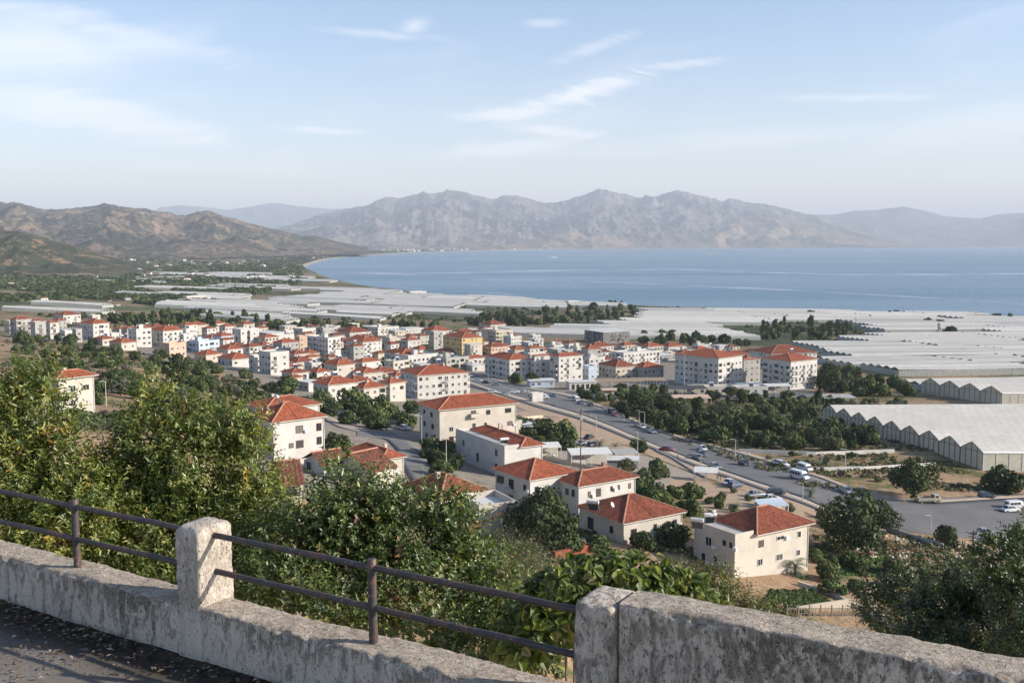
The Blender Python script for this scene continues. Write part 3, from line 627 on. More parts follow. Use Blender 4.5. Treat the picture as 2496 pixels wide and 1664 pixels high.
nl += shrub([(2440, 1350, 70, 55, -2), (2400, 1430, 100, 70), (2490, 1450, 90, 90, -2), (2300, 1470, 100, 60), (2380, 1520, 150, 80), (2240, 1500, 60, 45), (2260, 1560, 110, 60, -1), (2420, 1600, 150, 90, -2), (2200, 1580, 60, 40, -1), (2520, 1540, 110, 110, -3), (2320, 1600, 110, 50, -2), (2600, 1450, 140, 160, -1), (2170, 1480, 80, 45, 2), (2140, 1440, 60, 35, 3), (2480, 1310, 60, 45, -1), (2210, 1430, 70, 45, 3), (2300, 1410, 70, 40, 2)],
            19, 'dark glossy shrub in the bottom right corner beyond the wall', PALD, leaf=(.10, .17), width=.34, dens=1.0, pw=PWD, mat=M_dleaf, fill=.7)
# heart-leaved shrub: the large leaves are single pieces
hb = [(1400, 1410, 85, 55), (1490, 1395, 80, 55), (1570, 1400, 80, 50), (1650, 1425, 70, 45), (1380, 1480, 70, 60), (1320, 1500, 90, 80), (1280, 1560, 90, 60), (1500, 1460, 150, 50), (1640, 1470, 100, 40), (1330, 1440, 60, 50), (1720, 1470, 60, 30)]
hy = 8.6; c0 = pt_at(1480, 1480, hy + .5); c0[2] = float(terr(c0[0], c0[1])) - .2
root = empty('heart_leaf_shrub', c0); tag(root, 'bright green shrub with large heart-shaped leaves behind the second pillar', 'shrub', 'shrubs on the slope behind the parapet')
def heart(fold, droop):
    prof = [(0, 0), (.10, .30), (.34, .44), (.62, .30), (.86, .10), (1.0, 0)]; V = [(u, 0, -droop * u * u) for u, w in prof] + [(u - .04, w, fold * w - droop * u * u) for u, w in prof[1:-1]] + [(u - .04, -w, fold * w - droop * u * u) for u, w in prof[1:-1]]
    F = []
    for s in (6, 10):
        F.append((0, 1, s)); F += [(i, i + 1, s + i, s + i - 1) for i in range(1, 4)]; F.append((4, 5, s + 3))
    return V, F
hv = [heart(.25, .25), heart(.5, .45), heart(.1, .1)]
pts = []
for (px, py, rx, ry) in hb:
    c = pt_at(px, py, hy); sc = hy / FPX; nn_ = int(rx * ry * math.pi * sc * sc * 1500)
    d = unit(rng.normal(size=(nn_, 3))); d[:, 1] -= .3; d = unit(d); r_ = rng.uniform(.55, 1.05, nn_)[:, None]
    pts.append(np.concatenate([c + d * r_ * np.array([rx * sc, (rx + ry) * .6 * sc, ry * sc]), d], 1))
pts = np.concatenate(pts); order = np.argsort(pts[:, 1] - pts[:, 2] * .3 + (rng.random(len(pts)) * .25)); pts = pts[order]
HM = []
for q, c_ in enumerate([(.11, .155, .038), (.16, .20, .05), (.07, .10, .028), (.24, .25, .07), (.30, .28, .15)]):
    k = NT('heart_leaf_' + 'green pale dark lime dusty'.split()[q]); k.set('Base Color', k.mix(k.ramp(k.noise(9, 3), .3, .7), c_, tuple(x * .75 for x in c_))); k.set('Roughness', .4)
    tb_ = k.n('ShaderNodeBsdfTranslucent'); tb_.inputs[0].default_value = (c_[0] * 1.5, c_[1] * 1.5, c_[2] * .6, 1); mx = k.n('ShaderNodeMixShader'); mx.inputs[0].default_value = .35
    k.l(k.b.outputs[0], mx.inputs[1]); k.l(tb_.outputs[0], mx.inputs[2]); k.l(mx.outputs[0], k.out.inputs[0]); HM.append(k.m)
hm = []
for (V_, F_) in hv:
    for mt in HM:
        me = bpy.data.meshes.new('leaf'); me.from_pydata(V_, [], F_); me.materials.append(mt); me.polygons.foreach_set('use_smooth', [True] * len(F_)); me.update(); hm.append(me)
SV = [[] for _ in HM]; SF = [[] for _ in HM]
for i_, p_ in enumerate(pts):
    pos = Vector(p_[:3] - c0); d = Vector(p_[3:]); ax = (d * .5 + Vector((rng.normal() * .5, rng.normal() * .4, -.55 + rng.normal() * .4))).normalized()
    nz_ = (d + Vector((rng.normal() * .4, -.3, .5 + rng.normal() * .3))).normalized(); s_ = nz_.cross(ax).normalized(); n_ = ax.cross(s_)
    s = rng.uniform(.075, .14) * (1 if i_ < 300 else .85); Mx = Matrix(((ax.x, s_.x, n_.x), (ax.y, s_.y, n_.y), (ax.z, s_.z, n_.z)))
    ci = rng.choice(5, p=[.34, .24, .26, .11, .05]); vi = rng.integers(0, 3)
    if i_ < 300:
        o = bpy.data.objects.new('leaf', hm[vi * 5 + ci]); COL.objects.link(o); o.parent = root; o.matrix_local = Matrix.Translation(pos) @ Mx.to_4x4() @ Matrix.Diagonal((s, s, s, 1))
    else:
        V_, F_ = hv[vi]; b = len(SV[ci]); SV[ci] += [tuple(pos + Mx @ (Vector(v) * s)) for v in V_]; SF[ci] += [tuple(q + b for q in f) for f in F_]
V_ = []; F_ = []; mi = []
for ci in range(5):
    b = len(V_); V_ += SV[ci]; F_ += [tuple(q + b for q in f) for f in SF[ci]]; mi += [ci] * len(SF[ci])
me = bpy.data.meshes.new('foliage'); me.from_pydata(V_, [], F_); [me.materials.append(m) for m in HM]; me.polygons.foreach_set('material_index', mi); me.polygons.foreach_set('use_smooth', [True] * len(F_)); me.update()
tag(link('foliage', me, root), kind='stuff')
mb = MB()
for (px, py, rx, ry) in hb:
    rel = Vector(pt_at(px, py, hy) - c0); mb.tube((rel.x * .4, rel.y * .3, 0), rel, .035, .012, 6, cap=False)
    for q in range(4): mb.tube(rel, rel + Vector((rng.normal() * .10, rng.normal() * .10, .02 + rng.random() * .12)), .008, .003, 5, cap=False)
mb.build('stem', bark, root)
print('leaves', nl, len(pts), time.time() - T0)
# ---------------------------------------------------------------- buildings
def wallmat(name, c, stain=.25):
    k = NT(name); P = k.pos(); a = k.noise(.35, 5, .6, P); b = k.noise(1.6, 6, .7, P, (1, 1, .35)); f = k.noise(7, 3, .6, P)
    col = k.mix(k.ramp(a, .35, .65), c, tuple(x * .86 for x in c)); col = k.mix(k.ramp(b, .55, .78, 0, stain), col, (.28, .23, .18)); col = k.mix(k.ramp(f, .6, .8, 0, .25), col, tuple(x * .7 for x in c))
    k.set('Base Color', col); k.set('Roughness', .9); k.b.inputs['Specular IOR Level'].default_value = .15; MATS[name] = k.m; return k.m
WMAT = {'white': wallmat('white_plaster', (.56, .53, .485)), 'cream': wallmat('cream_plaster', (.53, .48, .405)), 'grey': wallmat('grey_plaster', (.40, .38, .345)), 'yellow': wallmat('yellow_plaster', (.62, .46, .20)),
        'peach': wallmat('peach_plaster', (.58, .41, .30)), 'pale blue': wallmat('pale_blue_plaster', (.48, .54, .61)), 'beige': wallmat('beige_plaster', (.55, .47, .37)), 'dark grey': wallmat('bare_concrete', (.20, .185, .175), .5)}
def tilemat(name, c):
    k = NT(name); P = k.pos(True); v = k.rgb(k.vor(2.6, P)); b = k.noise(.5, 5, .6, P); f = k.noise(6, 4, .7, P); w = k.noise(3.0, 3, .6, P)
    col = k.mix(k.ramp(v[0], .1, .9), tuple(x * .72 for x in c), tuple(x * 1.18 for x in c)); col = k.mix(k.ramp(b, .45, .7, 0, .6), col, (c[0] * .62, c[1] * .75, c[2] * .9))
    col = k.mix(k.ramp(f, .62, .72, 0, .5), col, (.12, .06, .045)); col = k.mix(k.ramp(w, .64, .74, 0, .35), col, (.42, .27, .2)); k.set('Base Color', col); k.set('Roughness', .88); k.b.inputs['Specular IOR Level'].default_value = .15
    k.bump(v[0], .5, .08); MATS[name] = k.m; return k.m
TM = [tilemat('roof_tiles_orange', (.31, .090, .045)), tilemat('roof_tiles_red', (.225, .070, .040)), tilemat('roof_tiles_brown', (.16, .062, .043))]
M_slab = wallmat('roof_screed', (.46, .43, .38), .5); M_wslab = wallmat('white_roof_slab', (.62, .60, .56), .4)
M_ridge = wallmat('ridge_mortar', (.52, .27, .18), .3); M_eave = wallmat('eave_board', (.58, .54, .48), .3)
M_frame = simple('window_frame', (.62, .61, .58), .5); M_dframe = simple('dark_window_frame', (.12, .085, .06), .6)
k = NT('window_glass'); oi = k.n('ShaderNodeObjectInfo'); k.set('Base Color', k.mix(k.ramp(oi.outputs['Random'], .45, .95), (.022, .026, .030), (.16, .15, .14))); k.set('Roughness', .12); M_glass = k.m
M_room = simple('recess_shade', (.045, .04, .036), .9); M_metal = simple('galvanised_metal', (.42, .43, .44), .4, .6); M_rail = simple('balcony_rail', (.55, .55, .54), .6)  # dark backing of openings: their inner shade is put into the colour
M_tank = simple('white_tank', (.66, .66, .65), .45); M_panel = simple('solar_panel', (.03, .045, .08), .2, spec=.6); M_brick = simple('chimney_brick', (.30, .15, .10), .9, var=.3, scale=3)
_wm = {}
def window_mesh(w, h, near, style):
    key = (round(w, 1), round(h, 1), near, style)
    if key in _wm: return _wm[key]
    w, h = key[0], key[1]; fr = MB(); gl = MB(); fm = M_dframe if style else M_frame
    t = .07 if near else .10
    # local frame: x across, y outward, z up, origin at lower left of the opening, glass set back
    fr.box(0, w, -.10, -.04, 0, t); fr.box(0, w, -.10, -.04, h - t, h); fr.box(0, t, -.10, -.04, t, h - t); fr.box(w - t, w, -.10, -.04, t, h - t)
    if w > 1.0: fr.box(w / 2 - .03, w / 2 + .03, -.10, -.04, t, h - t)
    if near: fr.box(-.08, w + .08, -.02, .06, -.07, -.003)
    gl.face([(t, -.08, t), (w - t, -.08, t), (w - t, -.08, h - t), (t, -.08, h - t)][::-1])
    if near: r = (fr.mesh('window', fm), gl.mesh('pane', M_glass))
    else:
        fr.face([(t, -.08, t), (w - t, -.08, t), (w - t, -.08, h - t), (t, -.08, h - t)][::-1], 1); r = (fr.mesh('window', [fm, M_glass]), None)
    _wm[key] = r; return r
def facade(mb, o, u, n, W_, H_, ops, rev0=.16, m=0):
    """wall face with real openings; o origin, u along, n outward"""
    xs = sorted({0.0, W_} | {a for q in ops for a in (q[0], q[0] + q[2])}); zs = sorted({0.0, H_} | {a for q in ops for a in (q[1], q[1] + q[3])})
    P = lambda x, z, d=0: tuple(o + u * x + Vector((0, 0, z)) - n * d)
    for i in range(len(xs) - 1):
        for j in range(len(zs) - 1):
            cx, cz = (xs[i] + xs[i + 1]) / 2, (zs[j] + zs[j + 1]) / 2
            if any(q[0] < cx < q[0] + q[2] and q[1] < cz < q[1] + q[3] for q in ops): continue
            mb.face([P(xs[i], zs[j]), P(xs[i + 1], zs[j]), P(xs[i + 1], zs[j + 1]), P(xs[i], zs[j + 1])], m)
    for q in ops:
        rev = q[4] if len(q) > 4 else rev0; x0, z0, x1, z1 = q[0], q[1], q[0] + q[2], q[1] + q[3]
        for a, b in (((x0, z0), (x1, z0)), ((x1, z0), (x1, z1)), ((x1, z1), (x0, z1)), ((x0, z1), (x0, z0))): mb.face([P(*a), P(*b), P(*b, rev), P(*a, rev)], m)
        mb.face([P(x0, z0, rev), P(x1, z0, rev), P(x1, z1, rev), P(x0, z1, rev)], m + 1)
def hip(x0, x1, y0, y1, z, pitch=.42, per=.9, relief=.07, gable=None):
    """tiled hip roof with real pan rows; returns MB for tiles and for ridge caps"""
    w, d = x1 - x0, y1 - y0; half = min(w, d) / 2; t = MB(); r = MB(); n_ = lambda L: max(2, int(L / per) * 2)
    sides = [((x0, y0), (1, 0), (0, 1), w), ((x1, y0), (0, 1), (-1, 0), d), ((x1, y1), (-1, 0), (0, -1), w), ((x0, y1), (0, -1), (1, 0), d)]
    for (ox, oy), e, i_, L in sides:
        N = n_(L); ss = sorted(set([L * q / N for q in range(N + 1)] + [half, L - half])) if L > 2 * half + .01 else sorted(set([L * q / N for q in range(N + 1)] + [half]))
        pb = pt = None
        for q, s in enumerate(ss):
            up = min(s, L - s, half); a = relief if (q % 2) else 0.0
            B = (ox + e[0] * s, oy + e[1] * s, z + a); T = (ox + e[0] * s + i_[0] * up, oy + e[1] * s + i_[1] * up, z + up * pitch + (a if up >= half - .01 and L > 2 * half + .01 else 0))
            if pb is not None:
                if math.dist(pt, pb) < .02: t.face([pb, B, T])
                elif math.dist(T, B) < .02: t.face([pb, B, pt])
                else: t.face([pb, B, T, pt])
            pb, pt = B, T
    zr = z + half * pitch
    if w >= d: A, B_ = (x0 + half, (y0 + y1) / 2, zr + .05), (x1 - half, (y0 + y1) / 2, zr + .05); cs = [((x0, y0, z + .05), A), ((x0, y1, z + .05), A), ((x1, y0, z + .05), B_), ((x1, y1, z + .05), B_)]
    else: A, B_ = ((x0 + x1) / 2, y0 + half, zr + .05), ((x0 + x1) / 2, y1 - half, zr + .05); cs = [((x0, y0, z + .05), A), ((x1, y0, z + .05), A), ((x0, y1, z + .05), B_), ((x1, y1, z + .05), B_)]
    for a, b in cs: r.bar(a, b, .22, .16)
    if math.dist(A, B_) > .3: r.bar(A, B_, .24, .18)
    return t, r
BLD = []
def corner_solve(xl, xc, xr, base, phi, y=None):
    C = ground(xc, base) if y is None else pt_at(xc, base, y)
    b = Vector((math.cos(phi), math.sin(phi))); a = Vector((-math.sin(phi), math.cos(phi)))
    def L(d, px):
        kx = (px - CX) / FPX * 1.0; kx *= (C[1] * cth + (H - C[2]) * sth) / C[1]
        den = (d.x - kx * d.y)
        return (kx * C[1] - C[0]) / den if abs(den) > 1e-3 else 12.0
    return C, max(2.5, min(34, L(b, xr))), max(2.5, min(26, L(a, xl)))
def building(name, label, xl, xc, xr, base, st, col='white', roof='hip', phi=None, sh=3.0, near=False, tile=0, group='houses of the town below the hill', cat='house', wins=None, over=.6, pitch=.40, balc=.35, y=None, seed=None, dx=None, Lf=None, extra=None, ztop=0.0, dark=0, parapet=.7, clutter=True, hh_=.38):
    rs = random.Random(seed if seed is not None else int(xl * 7 + base * 13)); kx = (xc - CX) / FPX
    if phi is None: phi = R(36) - .8 * math.atan(kx) + R(rs.uniform(-6, 6))
    else: phi = R(phi)
    C, Lr, Ll = corner_solve(xl, xc, xr, base, phi, y)
    if Lf: Ll = Lf
    Hh = st * sh + ztop; gz = C[2]
    root = empty(name, (C[0], C[1], gz), phi); tag(root, label, cat, group); wm_ = WMAT[col]
    mb = MB(); zb = -4.0; X, Y, Z = Vector((1, 0, 0)), Vector((0, 1, 0)), Vector((0, 0, 1))
    faces = [('front', Vector((0, 0, 0)), X, -Y, Lr), ('left', Vector((0, Ll, 0)), -Y, -X, Ll), ('right', Vector((Lr, 0, 0)), Y, X, Ll), ('back', Vector((Lr, Ll, 0)), -X, Y, Lr)]
    if max(Lr, Ll) < 1: return root
    wl_ = []
    for fn, o, u, n, L in faces:
        ops = []
        if wins and fn in wins:
            for q in wins[fn]:
                x_, z_, w_, h_ = q[0] * L, q[1] * sh, q[2], q[3]
                x_ = max(.15, min(L - w_ - .15, x_)); z_ = max(.1, min(Hh - h_ - .1, z_)); ops.append((x_, z_, w_, h_, q[4] if len(q) > 4 else 'w'))
        elif wins is None and (fn in ('front', 'left') or (near and fn == 'right')):
            nc = max(1, int(L / rs.uniform(2.5, 3.3))); cell = L / nc
            lg = rs.random() < .42 and st > 1 and nc > 2; lc = rs.randrange(nc)
            typ = [rs.choice('wwdbb' if rs.random() < balc * 1.9 else 'wwwd-') for _ in range(nc)]
            for s in range(st):
                for c in range(nc):
                    t = typ[c]
                    if lg and (c == lc or (nc > 4 and c == (lc + 2) % nc)): ops.append((c * cell + .25, s * sh + .12, cell - .5, sh - .55, 'l')); continue
                    if t == '-' or rs.random() < .07: continue
                    if t == 'b' and s == 0 and st > 1: t = 'w'
                    w_, h_ = {'w': (1.2, 1.3), 'd': (1.7, 1.3), 'b': (1.7, 2.1)}[t]
                    if cell < w_ + .5: w_ = cell - .6
                    if w_ < .5: continue
                    ops.append((c * cell + (cell - w_) / 2, s * sh + (.95 if t != 'b' else .12) + (0 if t != 'b' else 0), w_, h_, t))
        # base strip first (solid), then the storeys with openings
        mb.face([tuple(o + Z * zb), tuple(o + u * L + Z * zb), tuple(o + u * L), tuple(o)], 0)
        facade(mb, o, u, n, L, Hh, [q[:4] + ((1.3,) if q[4] == 'l' else ()) for q in ops]); wl_.append((fn, o, u, n, L, ops))
    mb.build('wall', [wm_, M_room], root)
    for fn, o, u, n, L, ops in wl_:
        ang = math.atan2(u.y, u.x)
        for (x_, z_, w_, h_, t) in ops:
            if t == 'l':
                q0 = o + u * x_ + Z * z_; bm = MB(); bm.box(0.01, w_ - .01, -.02, .10, 0, .95); bm.box(-.15, w_ + .15, -.35, -.001, -.12, .02)
                bm.build('balcony', wm_, root, loc=q0 + n * .0, rz=ang); m1, m2 = window_mesh(min(w_ - .4, 2.0), 1.3, near, 0); w = link('window', m1, root, o + u * (x_ + .2) + Z * (z_ + .75) - n * 1.16, ang)
                if m2: link('pane', m2, w)
                continue
            if t == 'o': continue
            m1, m2 = window_mesh(w_, h_, near, dark if rs.random() < .8 else 1 - dark); p_ = o + u * x_ + Z * z_ - n * .02
            w = link('window', m1, root, p_, ang); w.scale = (1, -1 if False else 1, 1)
            w.rotation_euler = (0, 0, ang); 
            if m2: link('pane', m2, w)
            if t == 'b':
                bw = w_ + 1.0; q0 = o + u * (x_ - .5) + Z * (z_ - .16)
                bm = MB(); bm.box(0, bw, -1.15, .0, 0, .14)
                if rs.random() < .55: bm.box(0, bw, -1.15, -1.05, .14, 1.0); bm.box(0, .08, -1.05, 0, .14, 1.0); bm.box(bw - .08, bw, -1.05, 0, .14, 1.0); rl = None
                else:
                    rl = MB(); rl.box(0, bw, -1.14, -1.10, .98, 1.03)
                    for c in range(int(bw / .35) + 1): rl.box(c * .35, c * .35 + .04, -1.14, -1.11, .14, 1.0)
                bo = bm.build('balcony', wm_, root, loc=q0 + n * .005, rz=ang)
                if rl: rl.build('balcony_railing', M_rail, bo)
    if near:
        dp = MB(); dp.tube((Lr - .18, -.09, -1), (Lr - .18, -.09, Hh), .06, seg=6); dp.build('downpipe', M_frame, root); dp = MB(); dp.tube((-.09, Ll - .2, -1), (-.09, Ll - .2, Hh), .06, seg=6); dp.build('downpipe', M_frame, root)
        for fn, o, u, n, L, ops in wl_:
            for (x_, z_, w_, h_, t) in ops:
                if rs.random() < .3 and t != 'b': q0 = o + u * (x_ + w_ + .2) + Z * (z_ - .1); a_ = MB(); a_.box(0, .75, -.36, -.02, 0, .55); a_.build('air_conditioner', M_tank, root, loc=q0, rz=math.atan2(u.y, u.x))
                if rs.random() < .35: q0 = o + u * x_ + Z * z_; c_ = MB(); c_.box(.1, w_ * .45, -.06 + .13, -.02 + .13, .08, h_ - .08); c_.build('curtain', WMAT['cream'] if rs.random() < .6 else M_tank, root, loc=q0, rz=math.atan2(u.y, u.x))
    per = .62 if near else (.95 if C[1] < 420 else 2.4)
    if roof.startswith('hip'):
        ov = over; x0, x1, y0, y1 = -ov, Lr + ov, -ov, Ll + ov
        if roof == 'hip_half': x0 = Lr * hh_
        e = MB(); e.box(x0 + .04, x1 - .04, y0 + .04, y1 - .04, Hh + .002, Hh + .16); e.build('eave', M_eave, root)
        t, r = hip(x0, x1, y0, y1, Hh + .17, pitch, per, .09 if near else .08); ro = t.build('roof', TM[tile], root, loc=(0, 0, 0)); r.build('ridge_cap', M_ridge, ro)
        if roof == 'hip_half':
            p = MB(); a = .14; X1 = x0 - .02; p.box(0, X1, 0, a, Hh + .01, Hh + .8); p.box(0, a, a, Ll, Hh + .01, Hh + .8); p.box(a, X1, Ll - a, Ll, Hh + .01, Hh + .8); p.build('terrace_parapet', wm_, root); 
            q = MB(); q.face([(a, a, Hh + .02), (X1, a, Hh + .02), (X1, Ll - a, Hh + .02), (a, Ll - a, Hh + .02)]); q.build('terrace_floor', M_slab, root)
        if rs.random() < .75:
            c = MB(); px_, py_ = Lr * rs.uniform(.3, .7), Ll * rs.uniform(.35, .65); c.box(px_, px_ + .55, py_, py_ + .55, Hh + .2, Hh + .17 + min(Lr, Ll) / 2 * pitch + .7); c.box(px_ - .08, px_ + .63, py_ - .08, py_ + .63, Hh + .17 + min(Lr, Ll) / 2 * pitch + .703, Hh + .17 + min(Lr, Ll) / 2 * pitch + .8)
            c.build('chimney', WMAT['beige'] if rs.random() < .6 else M_brick, root)
    elif roof == 'gable':
        t = MB(); ov = over; hh = (Ll + 2 * ov) / 2 * pitch
        N = max(2, int((Lr + 2 * ov) / per) * 2)
        for sgn in (0, 1):
            pb = None
            for q in range(N + 1):
                x = -ov + (Lr + 2 * ov) * q / N; a = .08 if q % 2 else 0; yb = -ov if sgn == 0 else Ll + ov
                B, T = (x, yb, Hh + .1 + a), (x, Ll / 2, Hh + .1 + hh + a)
                if pb: t.face([pb[0], B, T, pb[1]] if sgn == 0 else [B, pb[0], pb[1], T])
                pb = (B, T)
        ro = t.build('roof', TM[tile], root); r = MB(); r.bar((-ov, Ll / 2, Hh + .2 + hh), (Lr + ov, Ll / 2, Hh + .2 + hh), .24, .2); r.build('ridge_cap', M_ridge, ro)
        gz_ = MB()
        for x in (0, Lr): gz_.face([(x, 0, Hh), (x, Ll, Hh), (x, Ll / 2, Hh + Ll / 2 * pitch)])
        gz_.build('gable_end', wm_, root)
    else:
        m_ = M_wslab if rs.random() < .45 else M_slab; p = MB(); a = .16; ph = parapet
        q = MB()
        if roof == 'slab':
            q.box(-over, Lr + over, -over, Ll + over, Hh + .002, Hh + .28); q.build('roof', M_wslab, root)
        else:
            q.face([(0, 0, Hh), (Lr, 0, Hh), (Lr, Ll, Hh), (0, Ll, Hh)]); q.build('roof', m_, root)
            p.box(-.05, Lr + .05, -.05, a, Hh + .003, Hh + ph); p.box(-.05, Lr + .05, Ll - a, Ll + .05, Hh + .003, Hh + ph); p.box(-.05, a, a, Ll - a, Hh + .003, Hh + ph); p.box(Lr - a, Lr + .05, a, Ll - a, Hh + .003, Hh + ph); p.build('parapet', wm_, root)
        if roof == 'flat' and clutter and min(Lr, Ll) > 5:
            if rs.random() < .6:     # stair head
                s_ = MB(); px_, py_ = Lr * rs.uniform(.2, .6), Ll * rs.uniform(.4, .6); s_.box(px_, px_ + 2.6, py_, py_ + 2.6, Hh + .01, Hh + 2.4); s_.box(px_ - .2, px_ + 2.8, py_ - .2, py_ + 2.8, Hh + 2.402, Hh + 2.56); s_.build('stair_head', wm_, root)
    BLD.append((root, C, Lr, Ll, Hh, phi)); return root
def solar_heater(px, py, y, rz, label, s=1.0):
    c = pt_at(px, py, y); root = empty('solar_water_heater', c, rz); tag(root, label, 'water heater', 'solar water heaters on the roofs')
    f = MB(); f.bar((0, 0, 0), (0, 1.1, 1.5), .06); f.bar((1.8, 0, 0), (1.8, 1.1, 1.5), .06); f.bar((0, 1.1, 0), (0, 1.1, 1.5), .06); f.bar((1.8, 1.1, 0), (1.8, 1.1, 1.5), .06); f.build('stand', M_metal, root)
    p = MB(); p.face([(0, .0, .12), (1.8, .0, .12), (1.8, 1.0, 1.32), (0, 1.0, 1.32)]); p.face([(0, .0, .06), (0, 1.0, 1.26), (1.8, 1.0, 1.26), (1.8, .0, .06)]); p.build('panel', M_panel, root)
    t = MB(); t.tube((-.1, 1.1, 1.75), (1.9, 1.1, 1.75), .30, seg=12); t.build('tank', M_tank, root, smooth=False); root.scale = (s, s, s); return root
def dish(px, py, y, rz, label):
    c = pt_at(px, py, y); root = empty('satellite_dish', c, rz); tag(root, label, 'satellite dish', 'satellite dishes on the roofs')
    b = MB(); n = 14
    prev = [(0, 0, 0)] * n
    for k_ in range(1, 4):
        r_ = .15 * k_; ring = [(r_ * math.cos(2 * math.pi * i / n), -.12 - (r_ * r_) * .5 + .12, r_ * math.sin(2 * math.pi * i / n)) for i in range(n)]
        for i in range(n): b.face([prev[i], prev[(i + 1) % n], ring[(i + 1) % n], ring[i]] if k_ > 1 else [prev[0], ring[(i + 1) % n], ring[i]])
        prev = ring
    o = b.build('dish', M_tank, root, loc=(0, 0, .9)); o.rotation_euler = (R(-30), 0, 0); m_ = MB(); m_.tube((0, 0, 0), (0, 0, .9), .03, seg=6); m_.bar((0, -.1, .85), (0, -.5, 1.05), .02); m_.build('mast', M_metal, root)

# ----- the houses nearest to the viewer, each measured in the photograph
HG = 'houses on the slope below the wall'
W2 = [(.45, .95 / 3, 0, 0)]
b_left = building('house', 'cream two-storey house with orange hip roof at far left, half hidden by the shrub', 120, 146, 232, 1004, 2, 'cream', 'hip', ztop=.8, over=.8, near=True, group=HG, phi=52, wins={'front': [(.30, 1.3, 1.3, 1.3), (.66, 1.3, 1.5, 1.2), (.3, .3, 1.2, 1.2)], 'left': [(.4, 1.3, 1.2, 1.3)], 'right': [(.3, 1.3, 1.2, 1.3)]}, pitch=.42)
b_h2 = building('house', 'white three-storey house with orange pyramid roof standing above the long shrubs', 612, 668, 792, 1122, 2, 'white', 'hip', near=True, group=HG, phi=40, ztop=.9, sh=3.2, pitch=.48,
    wins={'front': [(.43, 1.47, 1.6, 1.45), (.29, .62, 1.0, .95), (.43, .55, 1.6, 1.5), (.84, 1.45, 1.1, 1.5), (.84, .6, 1.1, 1.5)], 'left': [(.62, 1.45, 1.2, 1.5), (.25, 1.45, 1.2, 1.4), (.55, .5, 1.3, 1.4), (.78, .5, 1.2, 1.4)], 'right': [(.3, 1.4, 1.5, 1.3), (.3, .4, 1.5, 1.3)]}, dark=1)
b_h2b = building('house', 'white house with wide low orange roof just behind the pyramid-roofed house', 604, 650, 780, 1066, 2, 'white', 'hip', near=True, group=HG, phi=40, y=214, pitch=.34)
b_cream = building('house', 'long cream three-storey house with dark orange hip roof in the middle of the slope', 1024, 1072, 1258, 1086, 3, 'cream', 'hip', near=True, group=HG, phi=30, sh=3.1, pitch=.34, over=.7,
    wins={'front': [(.12, 1.1, 1.2, 1.3), (.12, .2, 1.3, 1.5), (.42, 1.25, .9, 1.1), (.57, 1.25, .9, 1.1), (.40, 2.2, 1.5, 1.6, 'b'), (.60, 2.25, 1.2, 1.2), (.85, 2.25, 1.9, 1.2), (.88, 1.1, 1.6, 1.2), (.42, .3, .9, 1.1), (.72, .3, 1.6, 1.5)], 'left': [(.2, 2.2, 1.1, 1.3), (.55, 2.2, 1.3, 1.3), (.2, 1.2, 1.2, 1.4), (.6, 1.2, 1.4, 1.4), (.3, .2, 1.2, 1.4), (.7, .2, 1.3, 1.8)]}, dark=1)
b_annex = building('house_annex', 'cream terrace annex with balconies on the right of the long cream house', 1180, 1192, 1272, 1075, 1, 'cream', 'flat', near=True, group=HG, phi=30, ztop=1.2, cat='annex', clutter=False, parapet=.9)
b_h6 = building('house', 'tall white house with two-part orange roof and bare side wall, centre of the slope', 1112, 1230, 1322, 1165, 2, 'white', 'hip_half', near=True, group=HG, phi=30, sh=3.2, pitch=.38,
    wins={'front': [(.15, .4, .8, 1.2)], 'left': [(.82, 1.35, 1.1, 1.4), (.82, .35, 1.1, 1.4), (.15, 1.2, .8, 1.2), (.45, .4, .9, 2.0)], 'right': []}, dark=1)
b_h6b = building('house', 'white wing with broad orange hip roof behind the bare side wall', 1116, 1165, 1290, 1150, 2, 'white', 'hip', near=True, group=HG, phi=30, sh=3.3, pitch=.36, y=238, wins={'left': [(.3, 1.3, 1.2, 1.3)], 'front': []})
b_h7 = building('house', 'white house with glazed corner balcony and orange hip roof, left of its twin', 1208, 1292, 1402, 1252, 2, 'white', 'hip', near=True, group=HG, phi=36, sh=3.1, pitch=.40,
    wins={'front': [(.1, 1.2, .9, 1.2), (.55, .3, 1.2, 1.3)], 'left': [(.40, 1.15, 1.5, 1.8, 'b'), (.05, 1.25, 2.2, 1.5), (.82, 1.3, .8, 1.1), (.4, .25, 1.4, 1.6), (.8, .3, .9, 1.2)]}, dark=1)
b_h8 = building('house', 'white house with red hip roof on the right of the glazed-balcony house', 1352, 1410, 1548, 1265, 2, 'white', 'hip', near=True, group=HG, phi=34, tile=1, pitch=.40,
    wins={'front': [(.16, 1.25, .6, 1.1), (.30, 1.2, 1.1, 1.5), (.55, 1.4, .5, .9), (.68, 1.4, .5, .9), (.87, 1.35, .6, 1.0), (.3, .3, 1.2, 1.2)], 'left': [(.45, 1.25, 1.2, 1.4), (.72, 1.3, .9, 1.3), (.4, .3, 1.2, 1.2)]}, dark=1)
b_h9 = building('house', 'low cream house with wide red hip roof between the twin house and the tall one', 1412, 1520, 1662, 1325, 1, 'cream', 'hip', near=True, group=HG, phi=33, tile=1, ztop=.4, pitch=.40,
    wins={'front': [(.12, .3, 1.2, 1.3), (.50, .4, .7, 1.1), (.84, .4, .8, 1.2)], 'left': [(.2, .1, 1.6, 2.1), (.7, .35, .9, 1.2)]}, dark=1)
